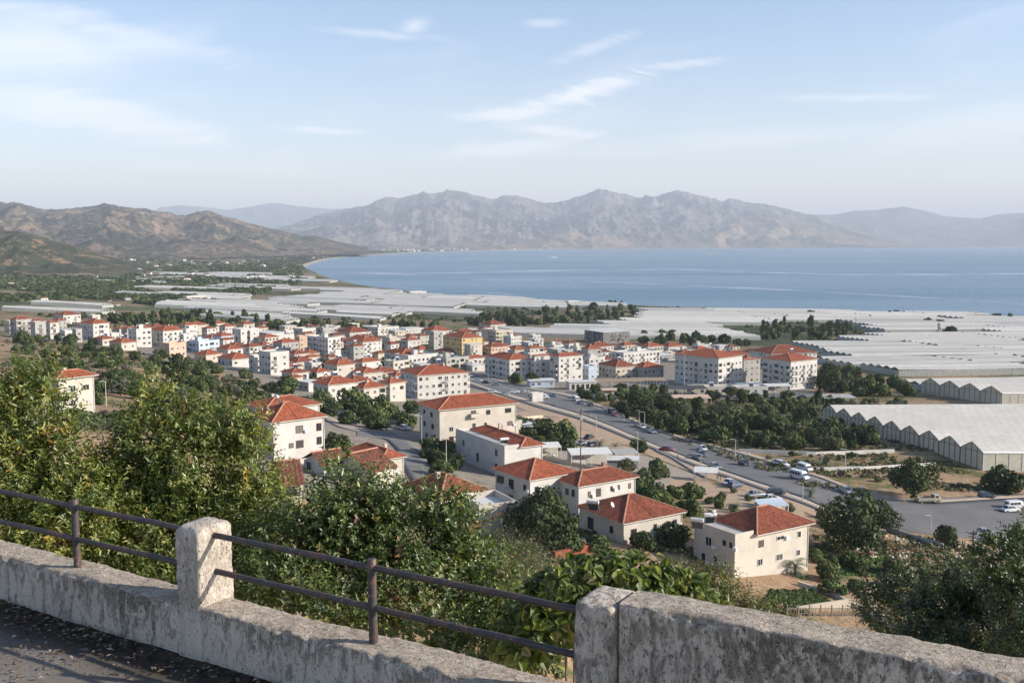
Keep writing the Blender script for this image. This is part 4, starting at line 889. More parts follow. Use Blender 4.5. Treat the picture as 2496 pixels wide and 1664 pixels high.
b_h10 = building('house', 'cream house with red tile roof, white balcony and plain sunlit front at lower right', 1690, 1790, 1968, 1408, 2, 'cream', 'hip_half', near=True, group=HG, phi=32, tile=1, sh=3.0, ztop=.2, pitch=.47, over=.8,
    wins={'front': [(.31, 1.35, 1.05, 1.05), (.55, 1.5, 1.7, .7), (.84, 1.4, .8, 1.05), (.30, .35, 1.15, 1.1), (.55, .38, 1.5, 1.05), (.83, .4, .9, 1.0)], 'left': [(.7, 1.5, 1.0, 1.1), (.86, 1.5, .9, 1.1), (.30, 1.2, 1.4, 1.5), (.5, .4, .9, 1.2), (.75, .3, 1.3, 1.3), (.2, .2, 1.0, 1.6)], 'right': [(.2, 1.1, 1.6, 2.0, 'b')]}, hh_=.24)
b_h5 = building('house', 'house with big dusty red pyramid roof, partly behind the middle shrub', 985, 1075, 1178, 1262, 1, 'cream', 'hip', near=True, group=HG, phi=40, tile=1, ztop=.2, pitch=.50, over=.8)
b_h5b = building('house', 'cream flat-roofed house with terrace beside the dusty pyramid roof', 1120, 1168, 1258, 1306, 1, 'cream', 'flat', near=True, group=HG, phi=26, ztop=1.0, parapet=1.0, clutter=False, wins={'front': [(.3, .6, .6, 1.2)], 'left': [(.4, .6, .9, 1.1)]})
b_h4 = building('house', 'small cream house with bright orange single roof beside the curved lane', 874, 935, 985, 1160, 1, 'cream', 'hip', near=True, group=HG, phi=38, ztop=.3, tile=0, pitch=.46, wins={'front': [(.2, .3, .7, 1.3), (.5, .3, .7, 1.3)], 'left': []}, Lf=13)
b_h4b = building('house', 'cream gabled house with patched roof in front of the bright orange roof', 815, 905, 962, 1192, 1, 'cream', 'gable', near=True, group=HG, phi=50, tile=2, pitch=.5, wins={'front': [], 'left': []})
b_h3 = building('shed', 'small shed with faded plum-red tile roof between the two tall shrubs', 672, 690, 735, 1222, 1, 'beige', 'gable', near=True, group=HG, phi=20, tile=2, pitch=.5, sh=2.4, cat='shed')
b_h3b = building('shed', 'low shed with broken red tiles below the white three-storey house', 742, 790, 850, 1165, 1, 'white', 'gable', near=True, group=HG, phi=40, tile=2, pitch=.45, sh=2.2, cat='shed')
for args in [(912, 1092, 250, 'shack'),]: pass
# rear tanks and heaters
solar_heater(690, 985, 209, R(120), 'solar water heater on the low roof behind the pyramid-roofed house')
solar_heater(1235, 1085, 222, R(200), 'solar water heater on the terrace of the tall white house')
solar_heater(1462, 1245, 160, R(160), 'solar water heater lying on the low cream house')
solar_heater(1716, 1290, 150, R(160), 'solar water heater nearest the brick chimney of the balcony house')
solar_heater(1738, 1275, 154, R(190), 'second solar water heater on the terrace of the balcony house')
dish(1492, 1243, 158, R(60), 'white satellite dish on the low cream house'); dish(1740, 1262, 152, R(200), 'satellite dish on the terrace of the balcony house'); dish(780, 1110, 200, R(150), 'satellite dish below the white three-storey house')

# ----- apartment blocks in the middle distance
AG = 'apartment blocks of the town'
ap = lambda label, *a, **kk: building('apartment_block', label, *a, group=AG, cat='apartment block', **kk)
ap('white four-storey apartment block with bluish side and small orange hip roof by the boulevard', 1182, 1242, 1296, 925, 3, 'white', 'hip', over=.3, ztop=.8, pitch=.3)
ap('white five-storey apartment block left half, with dark stair windows', 1296, 1303, 1345, 926, 4, 'white', 'hip', over=.5, pitch=.3, balc=.1)
ap('white apartment block with round-cornered balconies facing the street trees', 1340, 1362, 1420, 930, 4, 'white', 'hip', over=.5, pitch=.3, balc=.8, ztop=.4)
ap('longest five-storey apartment block with wavy row of orange roofs', 1610, 1750, 1808, 944, 4, 'white', 'hip', over=.8, pitch=.25, ztop=2.2, phi=44, balc=.35)
ap('five-storey apartment block with orange balconies at the right end of town', 1857, 1926, 1990, 950, 4, 'white', 'hip', over=.7, pitch=.28, ztop=1.6, phi=36, balc=.9)
ap('apartment block with red roof standing behind the rightmost block', 1826, 1880, 1990, 900, 3, 'white', 'hip', over=.9, pitch=.3, tile=1)
ap('cream apartment block half hidden in trees between the two largest blocks', 1806, 1812, 1852, 935, 4, 'grey', 'hip', over=.5, pitch=.3)
ap('unfinished dark concrete building with bare columns in front of the greenhouses', 1397, 1470, 1535, 838, 3, 'dark grey', 'slab', over=.3, phi=30, balc=.9)
ap('yellow four-storey apartment block with orange hip roof', 1083, 1126, 1176, 870, 4, 'yellow', 'hip', over=.6, pitch=.35, phi=34, wins=None)
ap('white four-storey apartment block with flat roof left of the town centre', 750, 800, 831, 876, 4, 'white', 'flat', parapet=.9)
ap('cream three-storey apartment block with orange roof beside the flat-roofed one', 838, 885, 931, 870, 3, 'white', 'hip', over=.5, pitch=.3)
ap('grey four-storey apartment block left of the yellow one', 1048, 1058, 1080, 852, 4, 'grey', 'flat')
ap('white three-storey block with two small orange roofs behind the cream house', 978, 1018, 1142, 972, 3, 'white', 'hip', over=.5, pitch=.3, balc=.8, phi=28)
ap('long white three-storey block with flat roof left of the longest block', 1490, 1520, 1608, 900, 3, 'white', 'flat', balc=.8)
ap('white four-storey block with stepped balconies right of the round-cornered one', 1422, 1436, 1474, 915, 3, 'white', 'flat', balc=.8)

# ----- the rest of the town, (left, right, base row, storeys, roof, colour, tile)
TOWNL = [
 (28, 76, 822, 3, 'hip', 'grey', 1), (77, 112, 828, 3, 'flat', 'grey', 0), (112, 143, 826, 3, 'hip', 'white', 0), (150, 176, 837, 2, 'flat', 'white', 0), (176, 200, 834, 2, 'flat', 'grey', 0), (200, 265, 830, 3, 'hip', 'white', 0),
 (135, 195, 790, 2, 'hip', 'white', 1), (264, 290, 829, 1, 'flat', 'white', 0), (277, 318, 815, 1, 'hip', 'white', 1), (320, 356, 812, 1, 'hip', 'cream', 1), (318, 366, 845, 3, 'flat', 'white', 0), (366, 440, 848, 3, 'hip', 'white', 0), (441, 466, 857, 3, 'flat', 'white', 0),
 (398, 450, 873, 2, 'flat', 'peach', 0), (272, 328, 853, 1, 'hip', 'cream', 0), (360, 400, 808, 1, 'hip', 'white', 1), (402, 440, 812, 1, 'hip', 'white', 0), (450, 506, 816, 2, 'hip', 'cream', 0), (467, 530, 862, 2, 'flat', 'pale blue', 1), (524, 567, 845, 2, 'hip', 'pale blue', 0),
 (536, 572, 818, 2, 'hip', 'white', 0), (572, 627, 841, 3, 'flat', 'white', 0), (622, 690, 834, 2, 'slab', 'grey', 0), (690, 715, 828, 2, 'flat', 'white', 0), (533, 618, 866, 1, 'hip', 'peach', 1), (620, 665, 856, 1, 'hip', 'cream', 1), (538, 612, 893, 1, 'hip', 'white', 0), (480, 536, 882, 1, 'hip', 'beige', 0),
 (610, 640, 905, 2, 'flat', 'white', 0), (638, 700, 914, 3, 'flat', 'white', 0), (600, 628, 842, 3, 'flat', 'white', 0), (655, 712, 843, 2, 'flat', 'white', 0), (716, 768, 824, 2, 'flat', 'white', 0), (671, 724, 862, 2, 'hip', 'grey', 0), (722, 750, 858, 3, 'flat', 'peach', 0), (820, 902, 822, 1, 'hip', 'white', 1),
 (900, 970, 818, 2, 'flat', 'white', 0), (770, 820, 822, 2, 'flat', 'grey', 0), (936, 985, 850, 2, 'flat', 'beige', 0), (984, 1018, 832, 1, 'hip', 'beige', 1), (981, 1022, 853, 2, 'hip', 'white', 0), (944, 1022, 896, 2, 'hip', 'white', 0), (1005, 1047, 864, 1, 'hip', 'cream', 0), (970, 1060, 900, 2, 'flat', 'white', 0), (1060, 1136, 903, 2, 'flat', 'grey', 0),
 (1127, 1181, 890, 1, 'hip', 'cream', 0), (1170, 1230, 802, 1, 'hip', 'cream', 1), (1177, 1247, 838, 3, 'flat', 'beige', 0), (698, 762, 898, 1, 'hip', 'cream', 1), (746, 790, 905, 1, 'flat', 'white', 0), (823, 868, 900, 1, 'hip', 'beige', 2), (866, 912, 898, 1, 'hip', 'white', 1), (796, 860, 926, 2, 'hip', 'cream', 0), (856, 926, 930, 1, 'hip', 'cream', 0), (898, 964, 926, 1, 'hip', 'beige', 1),
 (692, 748, 928, 1, 'hip', 'white', 1), (752, 802, 930, 1, 'hip', 'white', 0), (731, 779, 955, 1, 'slab', 'white', 0), (773, 866, 985, 2, 'hip', 'white', 0), (866, 935, 990, 2, 'hip', 'cream', 0), (930, 984, 978, 2, 'hip', 'cream', 0), (957, 985, 952, 2, 'hip', 'white', 0), (1055, 1138, 958, 2, 'hip', 'white', 0), (880, 936, 806, 1, 'slab', 'peach', 0),
 (1422, 1452, 926, 2, 'flat', 'pale blue', 0), (1466, 1543, 927, 2, 'hip', 'beige', 1), (1543, 1611, 928, 2, 'hip', 'grey', 0), (1560, 1612, 868, 2, 'hip', 'cream', 0), (1612, 1662, 858, 1, 'hip', 'white', 0), (1335, 1370, 853, 1, 'flat', 'white', 0), (1372, 1408, 850, 1, 'hip', 'white', 2), (1426, 1490, 857, 1, 'hip', 'white', 1), (1234, 1282, 865, 1, 'hip', 'cream', 0), (1286, 1338, 868, 1, 'hip', 'beige', 0), (1420, 1462, 876, 2, 'hip', 'grey', 0),
 (1338, 1392, 878, 2, 'flat', 'grey', 0), (1392, 1424, 872, 2, 'flat', 'white', 0), (1490, 1550, 878, 1, 'slab', 'white', 0), (1560, 1640, 880, 1, 'slab', 'grey', 0), (1640, 1700, 868, 1, 'flat', 'white', 0), (1702, 1752, 872, 1, 'flat', 'grey', 0), (1760, 1822, 878, 1, 'hip', 'beige', 1), (1690, 1730, 852, 1, 'flat', 'white', 0), (1180, 1236, 870, 2, 'hip', 'peach', 1), (1022, 1050, 880, 1, 'hip', 'white', 2),
 (910, 944, 878, 1, 'hip', 'beige', 1), (1100, 1160, 822, 1, 'hip', 'cream', 1), (1030, 1098, 828, 2, 'hip', 'white', 0), (968, 1030, 812, 1, 'slab', 'white', 0), (650, 700, 880, 1, 'hip', 'white', 0), (700, 748, 878, 1, 'hip', 'cream', 1), (620, 660, 884, 1, 'hip', 'beige', 2), (790, 826, 888, 1, 'hip', 'white', 1), (200, 262, 808, 1, 'flat', 'grey', 0), (60, 118, 800, 1, 'hip', 'beige', 1),
 (12, 40, 812, 2, 'flat', 'beige', 0), (500, 540, 838, 1, 'hip', 'white', 0), (230, 276, 842, 1, 'hip', 'beige', 1), (440, 480, 838, 2, 'flat', 'white', 0), (1010, 1044, 905, 1, 'slab', 'white', 0), (835, 900, 950, 1, 'hip', 'white', 1), (905, 950, 950, 1, 'slab', 'grey', 0), (700, 735, 942, 1, 'hip', 'beige', 1), (1140, 1180, 905, 1, 'slab', 'white', 0),
 (1230, 1268, 842, 2, 'flat', 'white', 0), (1100, 1140, 845, 1, 'hip', 'beige', 1), (860, 905, 845, 2, 'hip', 'cream', 0), (905, 940, 838, 1, 'hip', 'white', 2), (700, 742, 842, 1, 'hip', 'cream', 0), (745, 800, 845, 1, 'hip', 'white', 1), (1182, 1228, 905, 1, 'flat', 'grey', 0),
]
LM = [('the yellow apartment block', 1130, 850), ('the dark concrete building', 1466, 830), ('the flat-roofed apartment block', 790, 850), ('the longest apartment block', 1709, 910), ('the long cream house', 1140, 1010), ('the white block with bluish side', 1240, 890),
      ('the peach flat-roofed house', 424, 855), ('the dark slab-roofed house', 656, 820), ('the leftmost town house', 52, 800), ('the house with sign band', 669, 890), ('the house above the scrub', 403, 830), ('the rightmost apartment block', 1923, 915), ('the block with two small roofs', 1060, 930)]
RN = {'hip': 'hip roof', 'flat': 'flat roof', 'slab': 'slab roof'}; TN = ['orange', 'red', 'brown']; NUM = ['', 'one', 'two', 'three', 'four']; ORD = ['first', 'second', 'third', 'fourth', 'fifth', 'sixth', 'seventh', 'eighth', 'ninth', 'tenth']
own = {(398, 450): 'peach flat-roofed house at the foot of the white hip house', (622, 690): 'grey house under a broad dark overhanging slab roof', (28, 76): 'grey three-storey hip-roofed house at the left edge of town', (638, 700): 'white three-storey flat house with a sign band facing the scrub', (366, 440): 'white three-storey house with wide orange hip roof above the scrub slope'}
keyed = {}
for T_ in TOWNL:
    x0, x1, b_, st, rf, cl_, ti = T_; mx_ = (x0 + x1) / 2
    lm = min(LM, key=lambda l: abs(l[1] - mx_) + 1.5 * abs(l[2] - b_ + 15)); dx_, dy_ = mx_ - lm[1], (b_ - 15) - lm[2]
    side = ('left of' if dx_ < 0 else 'right of') if abs(dx_) > 1.2 * abs(dy_) else ('behind' if dy_ < 0 else 'in front of')
    dsc = f"{cl_} {NUM[st]}-storey house, {TN[ti] + ' ' if rf == 'hip' else ''}{RN[rf]}"
    keyed.setdefault((dsc, side, lm[0]), []).append((abs(dx_) + abs(dy_), T_))
labs = {}
for (dsc, side, lmn), L_ in keyed.items():
    L_.sort(key=lambda q: q[0])
    for i, (_, T_) in enumerate(L_): labs[T_] = f"{dsc}, {'' if len(L_) == 1 else ORD[i] + ' one '}{side} {lmn}"
for T_ in TOWNL:
    x0, x1, b_, st, rf, cl_, ti = T_; rr_ = random.Random(x0 * 3 + b_)
    wd_ = (x1 - x0) * (.09 if b_ > 838 else .04); building('house', own.get((x0, x1), labs[T_]), x0 - wd_, x0 + (x1 - x0) * rr_.uniform(.28, .46), x1 + wd_, b_, st, cl_, rf, tile=ti, over=.55 if rf != 'slab' else .5, pitch=rr_.uniform(.34, .44), ztop=rr_.uniform(0, .9))
print('town', len(bpy.data.objects), time.time() - T0)
# ----- smaller houses filling the gaps of the old town
_ri = random.Random(42); INF = []
_occ = [((t[0] + t[1]) / 2, t[2]) for t in TOWNL]
_reg = [[(40, 806), (260, 800), (260, 826), (60, 832)], [(260, 808), (700, 800), (1080, 806), (1180, 812), (1400, 850), (1250, 880), (1040, 905), (940, 965), (700, 945), (620, 905), (440, 862), (270, 850)], [(1240, 845), (1560, 850), (1850, 862), (1860, 885), (1600, 888), (1460, 905), (1260, 885)]]
_tr = 0
while len(INF) < 100 and _tr < 6000:
    _tr += 1; q = _ri.choices(_reg, [1, 8, 3])[0]; px = _ri.uniform(min(p[0] for p in q), max(p[0] for p in q)); py = _ri.uniform(min(p[1] for p in q), max(p[1] for p in q))
    if not bool(inpoly(np.array(px), np.array(py), q)): continue
    if any(abs(px - a) < 19 + (py - 800) * .13 and abs(py - b) < 6.5 + (py - 800) * .04 for a, b in _occ): continue
    g_ = ground(px, py); bad = False
    for (root, C, Lr, Ll, Hh, phi) in BLD:
        dx, dy = g_[0] - C[0], g_[1] - C[1]; u_, v_ = dx * math.cos(phi) + dy * math.sin(phi), -dx * math.sin(phi) + dy * math.cos(phi)
        if -5 < u_ < Lr + 4 and -5 < v_ < Ll + 4: bad = True; break
    if bad: continue
    _occ.append((px, py)); w = _ri.uniform(9, 14) * FPX / g_[1]; st = _ri.choices([1, 2, 3], [.62, .30, .08])[0]; rf = _ri.choices(['hip', 'flat', 'slab'], [.78, .15, .07])[0]
    INF.append((px - w / 2, px + w / 2, py, st, rf, _ri.choices(['white', 'cream', 'grey', 'beige', 'peach'], [.45, .2, .12, .17, .06])[0], _ri.choices([0, 1, 2], [.45, .4, .15])[0]))
INF.sort(key=lambda t: t[2]); bands = {}
for t in INF:
    mx_ = (t[0] + t[1]) / 2; lm = min(LM, key=lambda l: abs(l[1] - mx_) + 1.5 * abs(l[2] - t[2] + 15)); dx_, dy_ = mx_ - lm[1], (t[2] - 15) - lm[2]
    side = ('left of' if dx_ < 0 else 'right of') if abs(dx_) > 1.2 * abs(dy_) else ('behind' if dy_ < 0 else 'in front of'); bands.setdefault((t[5], t[3], t[4], side, lm[0]), []).append((abs(dx_) + abs(dy_), t))
for (c_, st, rf, side, lmn), L_ in bands.items():
    L_.sort(key=lambda q: q[0])
    for i, (_, t) in enumerate(L_):
        lb = f"small {c_} {NUM[st]}-storey house, {RN[rf]}, {'' if len(L_) == 1 else ORD[i] + ' '}{side} {lmn}"
        building('house', lb, t[0], t[0] + (t[1] - t[0]) * _ri.uniform(.3, .45), t[1], t[2], t[3], t[5], t[4], tile=t[6], over=.5, pitch=_ri.uniform(.34, .46), clutter=False)
print('infill', len(INF), time.time() - T0)
# ---------------------------------------------------------------- greenhouses
def film(name, c, rough=.45):
    k = NT(name); P = k.pos(); a = k.noise(.06, 5, .65, P, (1, 1, 1)); b = k.noise(.9, 4, .7, P, (.25, 1, 1)); g_ = k.noise(.25, 5, .7, P)
    col = k.mix(k.ramp(a, .3, .7), c, tuple(x * .84 for x in c)); col = k.mix(k.ramp(b, .42, .7, 0, .6), col, tuple(x * .66 for x in c)); col = k.mix(k.ramp(g_, .52, .72, 0, .45), col, (c[0] * .74, c[1] * .77, c[2] * .75)); oi = k.n('ShaderNodeObjectInfo'); ox_ = k.n('ShaderNodeSeparateXYZ'); k.l(k.pos(True), ox_.inputs[0])
    fr_ = k.math('FRACT', k.math('DIVIDE', ox_.outputs[0], 3.1)); sheet = k.math('FRACT', k.math('MULTIPLY', k.math('FLOOR', k.math('DIVIDE', ox_.outputs[0], 9.3)), .618))
    col = k.mix(k.math('MULTIPLY', k.math('LESS_THAN', fr_, .10), .5), col, tuple(x * .55 for x in c)); col = k.mix(k.math('MULTIPLY', sheet, .22), col, (c[0] * .7, c[1] * .72, c[2] * .7)); col = k.mix(k.math('MULTIPLY', oi.outputs['Random'], .35), col, (c[0] * .75, c[1] * .78, c[2] * .78))
    k.set('Base Color', col); k.set('Roughness', .6); k.b.inputs['Specular IOR Level'].default_value = .18; k.bump(b, .35, .25)
    tb_ = k.n('ShaderNodeBsdfTranslucent'); k.l(col, tb_.inputs[0]); mx = k.n('ShaderNodeMixShader'); mx.inputs[0].default_value = .15; k.l(k.b.outputs[0], mx.inputs[1]); k.l(tb_.outputs[0], mx.inputs[2]); k.l(mx.outputs[0], k.out.inputs[0]); return k.m
M_film = [film('greenhouse_film', (.80, .745, .665)), film('greenhouse_film_grey', (.70, .655, .59)), film('greenhouse_film_dull', (.52, .51, .47))]
k = NT('greenhouse_side_film'); P = k.pos(); a = k.noise(.5, 5, .7, P, (1, 1, 2.5)); b = k.noise(2.2, 4, .7, P, (1, 1, .3))
k.set('Base Color', k.mix(k.ramp(b, .4, .7), k.mix(k.ramp(a, .35, .65), (.70, .67, .56), (.50, .50, .41)), (.62, .60, .50))); k.set('Roughness', .5); k.b.inputs['Specular IOR Level'].default_value = .2; tb_ = k.n('ShaderNodeBsdfTranslucent'); tb_.inputs[0].default_value = (.72, .68, .50, 1); mx = k.n('ShaderNodeMixShader'); mx.inputs[0].default_value = .35; k.l(k.b.outputs[0], mx.inputs[1]); k.l(tb_.outputs[0], mx.inputs[2]); k.l(mx.outputs[0], k.out.inputs[0]); M_side = k.m
M_old = film('greenhouse_film_old', (.58, .55, .49)); M_gutter = simple('valley_gutter', (.30, .28, .25), .7, var=.2)  # darker valley lines painted in, because ridge shading hardly shows
M_nfilm = film('near_greenhouse_film', (.68, .635, .565), .6); M_lgut = simple('pale_gutter', (.72, .69, .63), .5, var=.1)  # paler valley lines painted in, because both slopes are lit alike
M_gap = simple('grey_side_wall', (.36, .36, .325), .9, var=.3)  # plain grey for end and side walls of the farther greenhouses
def greenhouse(C0, u, v, Lu, spans, pitch, h, rise, label, near=False, m=0, wav=.0, name='greenhouse', curve=None):
    rise *= 1.2 if near else .95
    """C0 corner on the ground, u along the ridges, v across the spans"""
    C0 = Vector(C0); u = Vector((u[0], u[1], 0)).normalized(); v = Vector((v[0], v[1], 0)).normalized(); rz = math.atan2(u.y, u.x); sgn = 1 if (u.x * v.y - u.y * v.x) > 0 else -1
    root = empty(name, C0, rz); tag(root, label, 'greenhouse', 'plastic greenhouses on the coastal plain')
    Wt = spans * pitch; nx = 2 if not near else 40; npf = 6 if not near else 12
    gz = lambda x, y: float(terr(C0.x + u.x * x + v.x * y, C0.y + u.y * x + v.y * y)) - C0.z
    cz = [gz(0, 0), gz(Lu, 0), gz(Lu, Wt), gz(0, Wt)]
    g = lambda x, y: (cz[0] * (1 - x / Lu) + cz[1] * x / Lu) * (1 - y / Wt) + (cz[3] * (1 - x / Lu) + cz[2] * x / Lu) * y / Wt
    ph = rng.random() * 9
    def pt(x, y, z): return (x, y * sgn, z)
    def zr(x, y):
        f = (y / pitch) % 1.0; f = min(f, 1 - f) * 2; return g(x, y) + h + rise * (1 - (1 - f) ** 1.12) + (vnoise(x * .05 + ph, y * .07, 3) - .5) * wav
    ys_ = [q * pitch / npf for q in range(npf)] + [pitch]; ys_[1] = .06 * pitch; ys_[-2] = .94 * pitch; xs_ = np.linspace(0, Lu, nx + 1)
    if near:
        for s in range(spans):
            mb = MB()
            for i in range(nx):
                for j in range(npf):
                    y0, y1 = s * pitch + ys_[j], s * pitch + ys_[j + 1]; e0 = .001 if j == 0 else 0; e1 = .001 if j == npf - 1 else 0
                    mb.face([pt(xs_[i], y0, zr(xs_[i], y0 + e0)), pt(xs_[i + 1], y0, zr(xs_[i + 1], y0 + e0)), pt(xs_[i + 1], y1, zr(xs_[i + 1], y1 - e1)), pt(xs_[i], y1, zr(xs_[i], y1 - e1))][::sgn], 1 if j in (0, npf - 1) else 0)
            mb.build('roof_span', [M_nfilm, M_lgut], root, smooth=False)
            ga = MB()
            for j in range(npf):
                y0, y1 = s * pitch + ys_[j], s * pitch + ys_[j + 1]
                for x in (.02,): ga.face([pt(x, y0, g(x, y0) - 1.5), pt(x, y1, g(x, y1) - 1.5), pt(x, y1, zr(x, y1 - (.001 if j == npf - 1 else 0)) - .03), pt(x, y0, zr(x, y0 + (.001 if j == 0 else 0)) - .03)])
            go = ga.build('gable_wall', M_side, root)
            fr = MB(); x = -.06
            for j in range(npf): y0, y1 = s * pitch + ys_[j], s * pitch + ys_[j + 1]; fr.bar(pt(x, y0, zr(x, y0 + .001)), pt(x, y1, zr(x, y1 - .001)), .10)
            fr.bar(pt(x, s * pitch, g(0, s * pitch) + h), pt(x, (s + 1) * pitch, g(0, (s + 1) * pitch) + h), .10)
            for q in range(4): y = s * pitch + q * pitch / 4; fr.bar(pt(x, y, g(0, y) - 1.5), pt(x, y, zr(0, y + .002) - .05), .12 if q else .2)
            fr.build('frame', M_dframe, go)
    else:
        mb = MB()
        for s in range(spans):
            alt = int(rng.choice([0, 2, 3], p=[.5, .3, .2]))
            for i in range(nx):
                for j in range(npf):
                    y0, y1 = s * pitch + ys_[j], s * pitch + ys_[j + 1]
                    mb.face([pt(xs_[i], y0, zr(xs_[i], y0 + .001)), pt(xs_[i + 1], y0, zr(xs_[i + 1], y0 + .001)), pt(xs_[i + 1], y1, zr(xs_[i + 1], y1 - .001)), pt(xs_[i], y1, zr(xs_[i], y1 - .001))][::sgn], 1 if j in (0, npf - 1) else alt)
        mb.build('roof', [M_film[m], M_gutter, M_film[1], M_old], root)
    w = MB(); w.face([pt(0, 0, cz[0] - 3), pt(Lu, 0, cz[1] - 3), pt(Lu, 0, cz[1] + h - .02), pt(0, 0, cz[0] + h - .02)]); w.face([pt(0, Wt, cz[3] - 3), pt(Lu, Wt, cz[2] - 3), pt(Lu, Wt, cz[2] + h - .02), pt(0, Wt, cz[3] + h - .02)])
    if not near: w.face([pt(0, 0, cz[0] - 3), pt(0, Wt, cz[3] - 3), pt(0, Wt, cz[3] + h), pt(0, 0, cz[0] + h)]); w.face([pt(Lu, 0, cz[1] - 3), pt(Lu, Wt, cz[2] - 3), pt(Lu, Wt, cz[2] + h), pt(Lu, 0, cz[1] + h)])
    so_ = w.build('side_wall', M_side if near else M_gap, root)
    if near:
        fr = MB()
        for q in range(int(Lu / 4)): fr.bar(pt(q * 4, -.06, g(q * 4, 0) - 1), pt(q * 4, -.06, g(q * 4, 0) + h), .12)
        fr.bar(pt(0, -.08, cz[0] + h), pt(Lu, -.08, cz[1] + h), .25); fr.build('frame', M_frame, so_)
    return root
c = ground(2395, 1146)
greenhouse(c, (.983, .18), (-.18, .983), 150, 9, 9.9, 4.8, 1.9, 'nearest large greenhouse with nine pointed spans at the right edge', True, 0)
c = ground(2442, 987)
greenhouse(c, (.975, .22), (-.30, .954), 170, 4, 13.5, 4.8, 2.2, 'second greenhouse with four pointed spans behind the dark hedge', True, 0)
_busy = []
def try_block(x, y, w, d, rot):
    for (bx, by, br) in _busy:
        pass
    return True
EXC = [[(0, 812), (120, 775), (700, 800), (1250, 808), (1560, 822), (1990, 840)] + [(1990, 1000), (1500, 1000), (600, 1000), (0, 900)],
       [(640, 800), (760, 790), (900, 778), (1130, 768), (1200, 755), (1330, 750), (1560, 745), (1560, 770), (1420, 786), (1240, 794), (1000, 812), (700, 815)],
       [(1845, 795), (1890, 780), (2090, 785), (2085, 815), (1990, 828), (1850, 830)],
       [(240, 805), (290, 768), (560, 768), (690, 785), (700, 800), (560, 810)],
       [(1975, 870), (2080, 880), (2200, 925), (2220, 975), (2496, 1000), (2700, 1010), (2700, 1500), (1975, 1500)]]
def allowed(px, py): return not any(bool(inpoly(np.array(px), np.array(py), P)) for P in EXC)
gh_n = 0; GH = []
def rows(x_lo, x_hi, y_lo, y_hi, rot, dmin, dmax, wmin, wmax, fill, gap, seed, cond):
    global gh_n
    r_ = random.Random(seed); c_, s_ = math.cos(rot), math.sin(rot); yv = y_lo
    rown = 0
    while yv < y_hi:
        rown += 1; sc = yv / 800; d = r_.uniform(dmin, dmax) * max(.8, sc ** .8); xv = x_lo + r_.uniform(0, 40)
        while xv < x_hi:
            w = r_.uniform(wmin, wmax) * max(.8, sc ** .7); cx, cy = xv + w / 2, yv + d / 2
            X = cx * c_ - (cy - y_lo) * s_; Y = y_lo + cx * s_ + (cy - y_lo) * c_
            if Y > 60 and r_.random() < fill:
                oks = True; tried = True
                for du in (-.42, 0, .42):
                    for dv_ in (-.38, .38):
                        qx, qy = X + du * w * c_ - dv_ * d * s_, Y + du * w * s_ + dv_ * d * c_; z = float(terr(qx, qy)); p_ = px_of((qx, qy, z + 4))
                        if z < 1.0 or not allowed(*p_) or (du == 0 and not cond(*p_)): oks = False
                if not oks: xv += 14; continue
                if oks:
                    ox, oy = X - w / 2 * c_ + d / 2 * s_, Y - w / 2 * s_ - d / 2 * c_; pitch_ = 8.0 if Y < 1100 else 11.0; n_ = max(2, int(d / pitch_)); m_ = r_.choices([0, 1, 2], [.62, .28, .10])[0]
                    GH.append((px_of((X, Y, float(terr(X, Y))))[0], Y, (ox, oy, float(terr(ox, oy))), (c_, s_), w, n_, d / n_, m_, r_.uniform(2.7, 3.4), rown))
            xv += w + (r_.uniform(*gap) if r_.random() < .75 else 18) * max(1, sc ** .6)
        yv += d + r_.uniform(2, 5) * max(1, sc ** .8)
rows(60, 900, 420, 1500, R(8), 38, 66, 60, 150, .98, (1.5, 4), 5, lambda x, y: 1560 < x < 2800 and y > 745)
rows(-420, 700, 640, 1750, R(-5), 24, 42, 45, 110, .96, (2, 6), 6, lambda x, y: 560 < x <= 1560 and y > 680)
rows(-1300, -100, 1760, 3500, R(-5), 26, 42, 60, 120, .62, (4, 40), 16, lambda x, y: 470 < x < 1000 and y > 655)
rows(-1500, -150, 900, 2600, R(4), 18, 30, 35, 80, .16, (20, 90), 18, lambda x, y: 20 < x < 470 and 660 < y < 742)
rows(-1100, -150, 560, 2700, R(3), 26, 44, 40, 100, .55, (4, 30), 8, lambda x, y: 30 < x <= 600 and (y > 748 or (x > 430 and y > 700)) and not (x < 380 and y > 775 and False))
GH.sort(key=lambda g_: g_[1]); GHX = GH[280:]; GH = GH[:280]
zones = {}
for q, g_ in enumerate(GH):
    z_ = ('far left' if g_[0] < 620 else 'centre' if g_[0] < 1300 else 'right of centre' if g_[0] < 1900 else 'right'); zones.setdefault((z_, g_[9]), []).append(q)
lab_ = {}
MN = ['milky white', 'pale grey', 'dull grey']
for (z_, b_), qs in zones.items():
    qs.sort(key=lambda q: GH[q][0])
    for i, q in enumerate(qs):
        lab_[q] = f"{MN[GH[q][7]]} greenhouse, {ordn(i + 1)} from left in {ordn(b_)} row out, {z_}"
for q, g_ in enumerate(GH):
    lb = lab_[q]
    greenhouse(g_[2], g_[3], (-g_[3][1], g_[3][0]), g_[4], g_[5], g_[6], g_[8], 1.5 if g_[6] < 10 else 1.9, lb, False, g_[7], wav=.9)
V = []; F = []
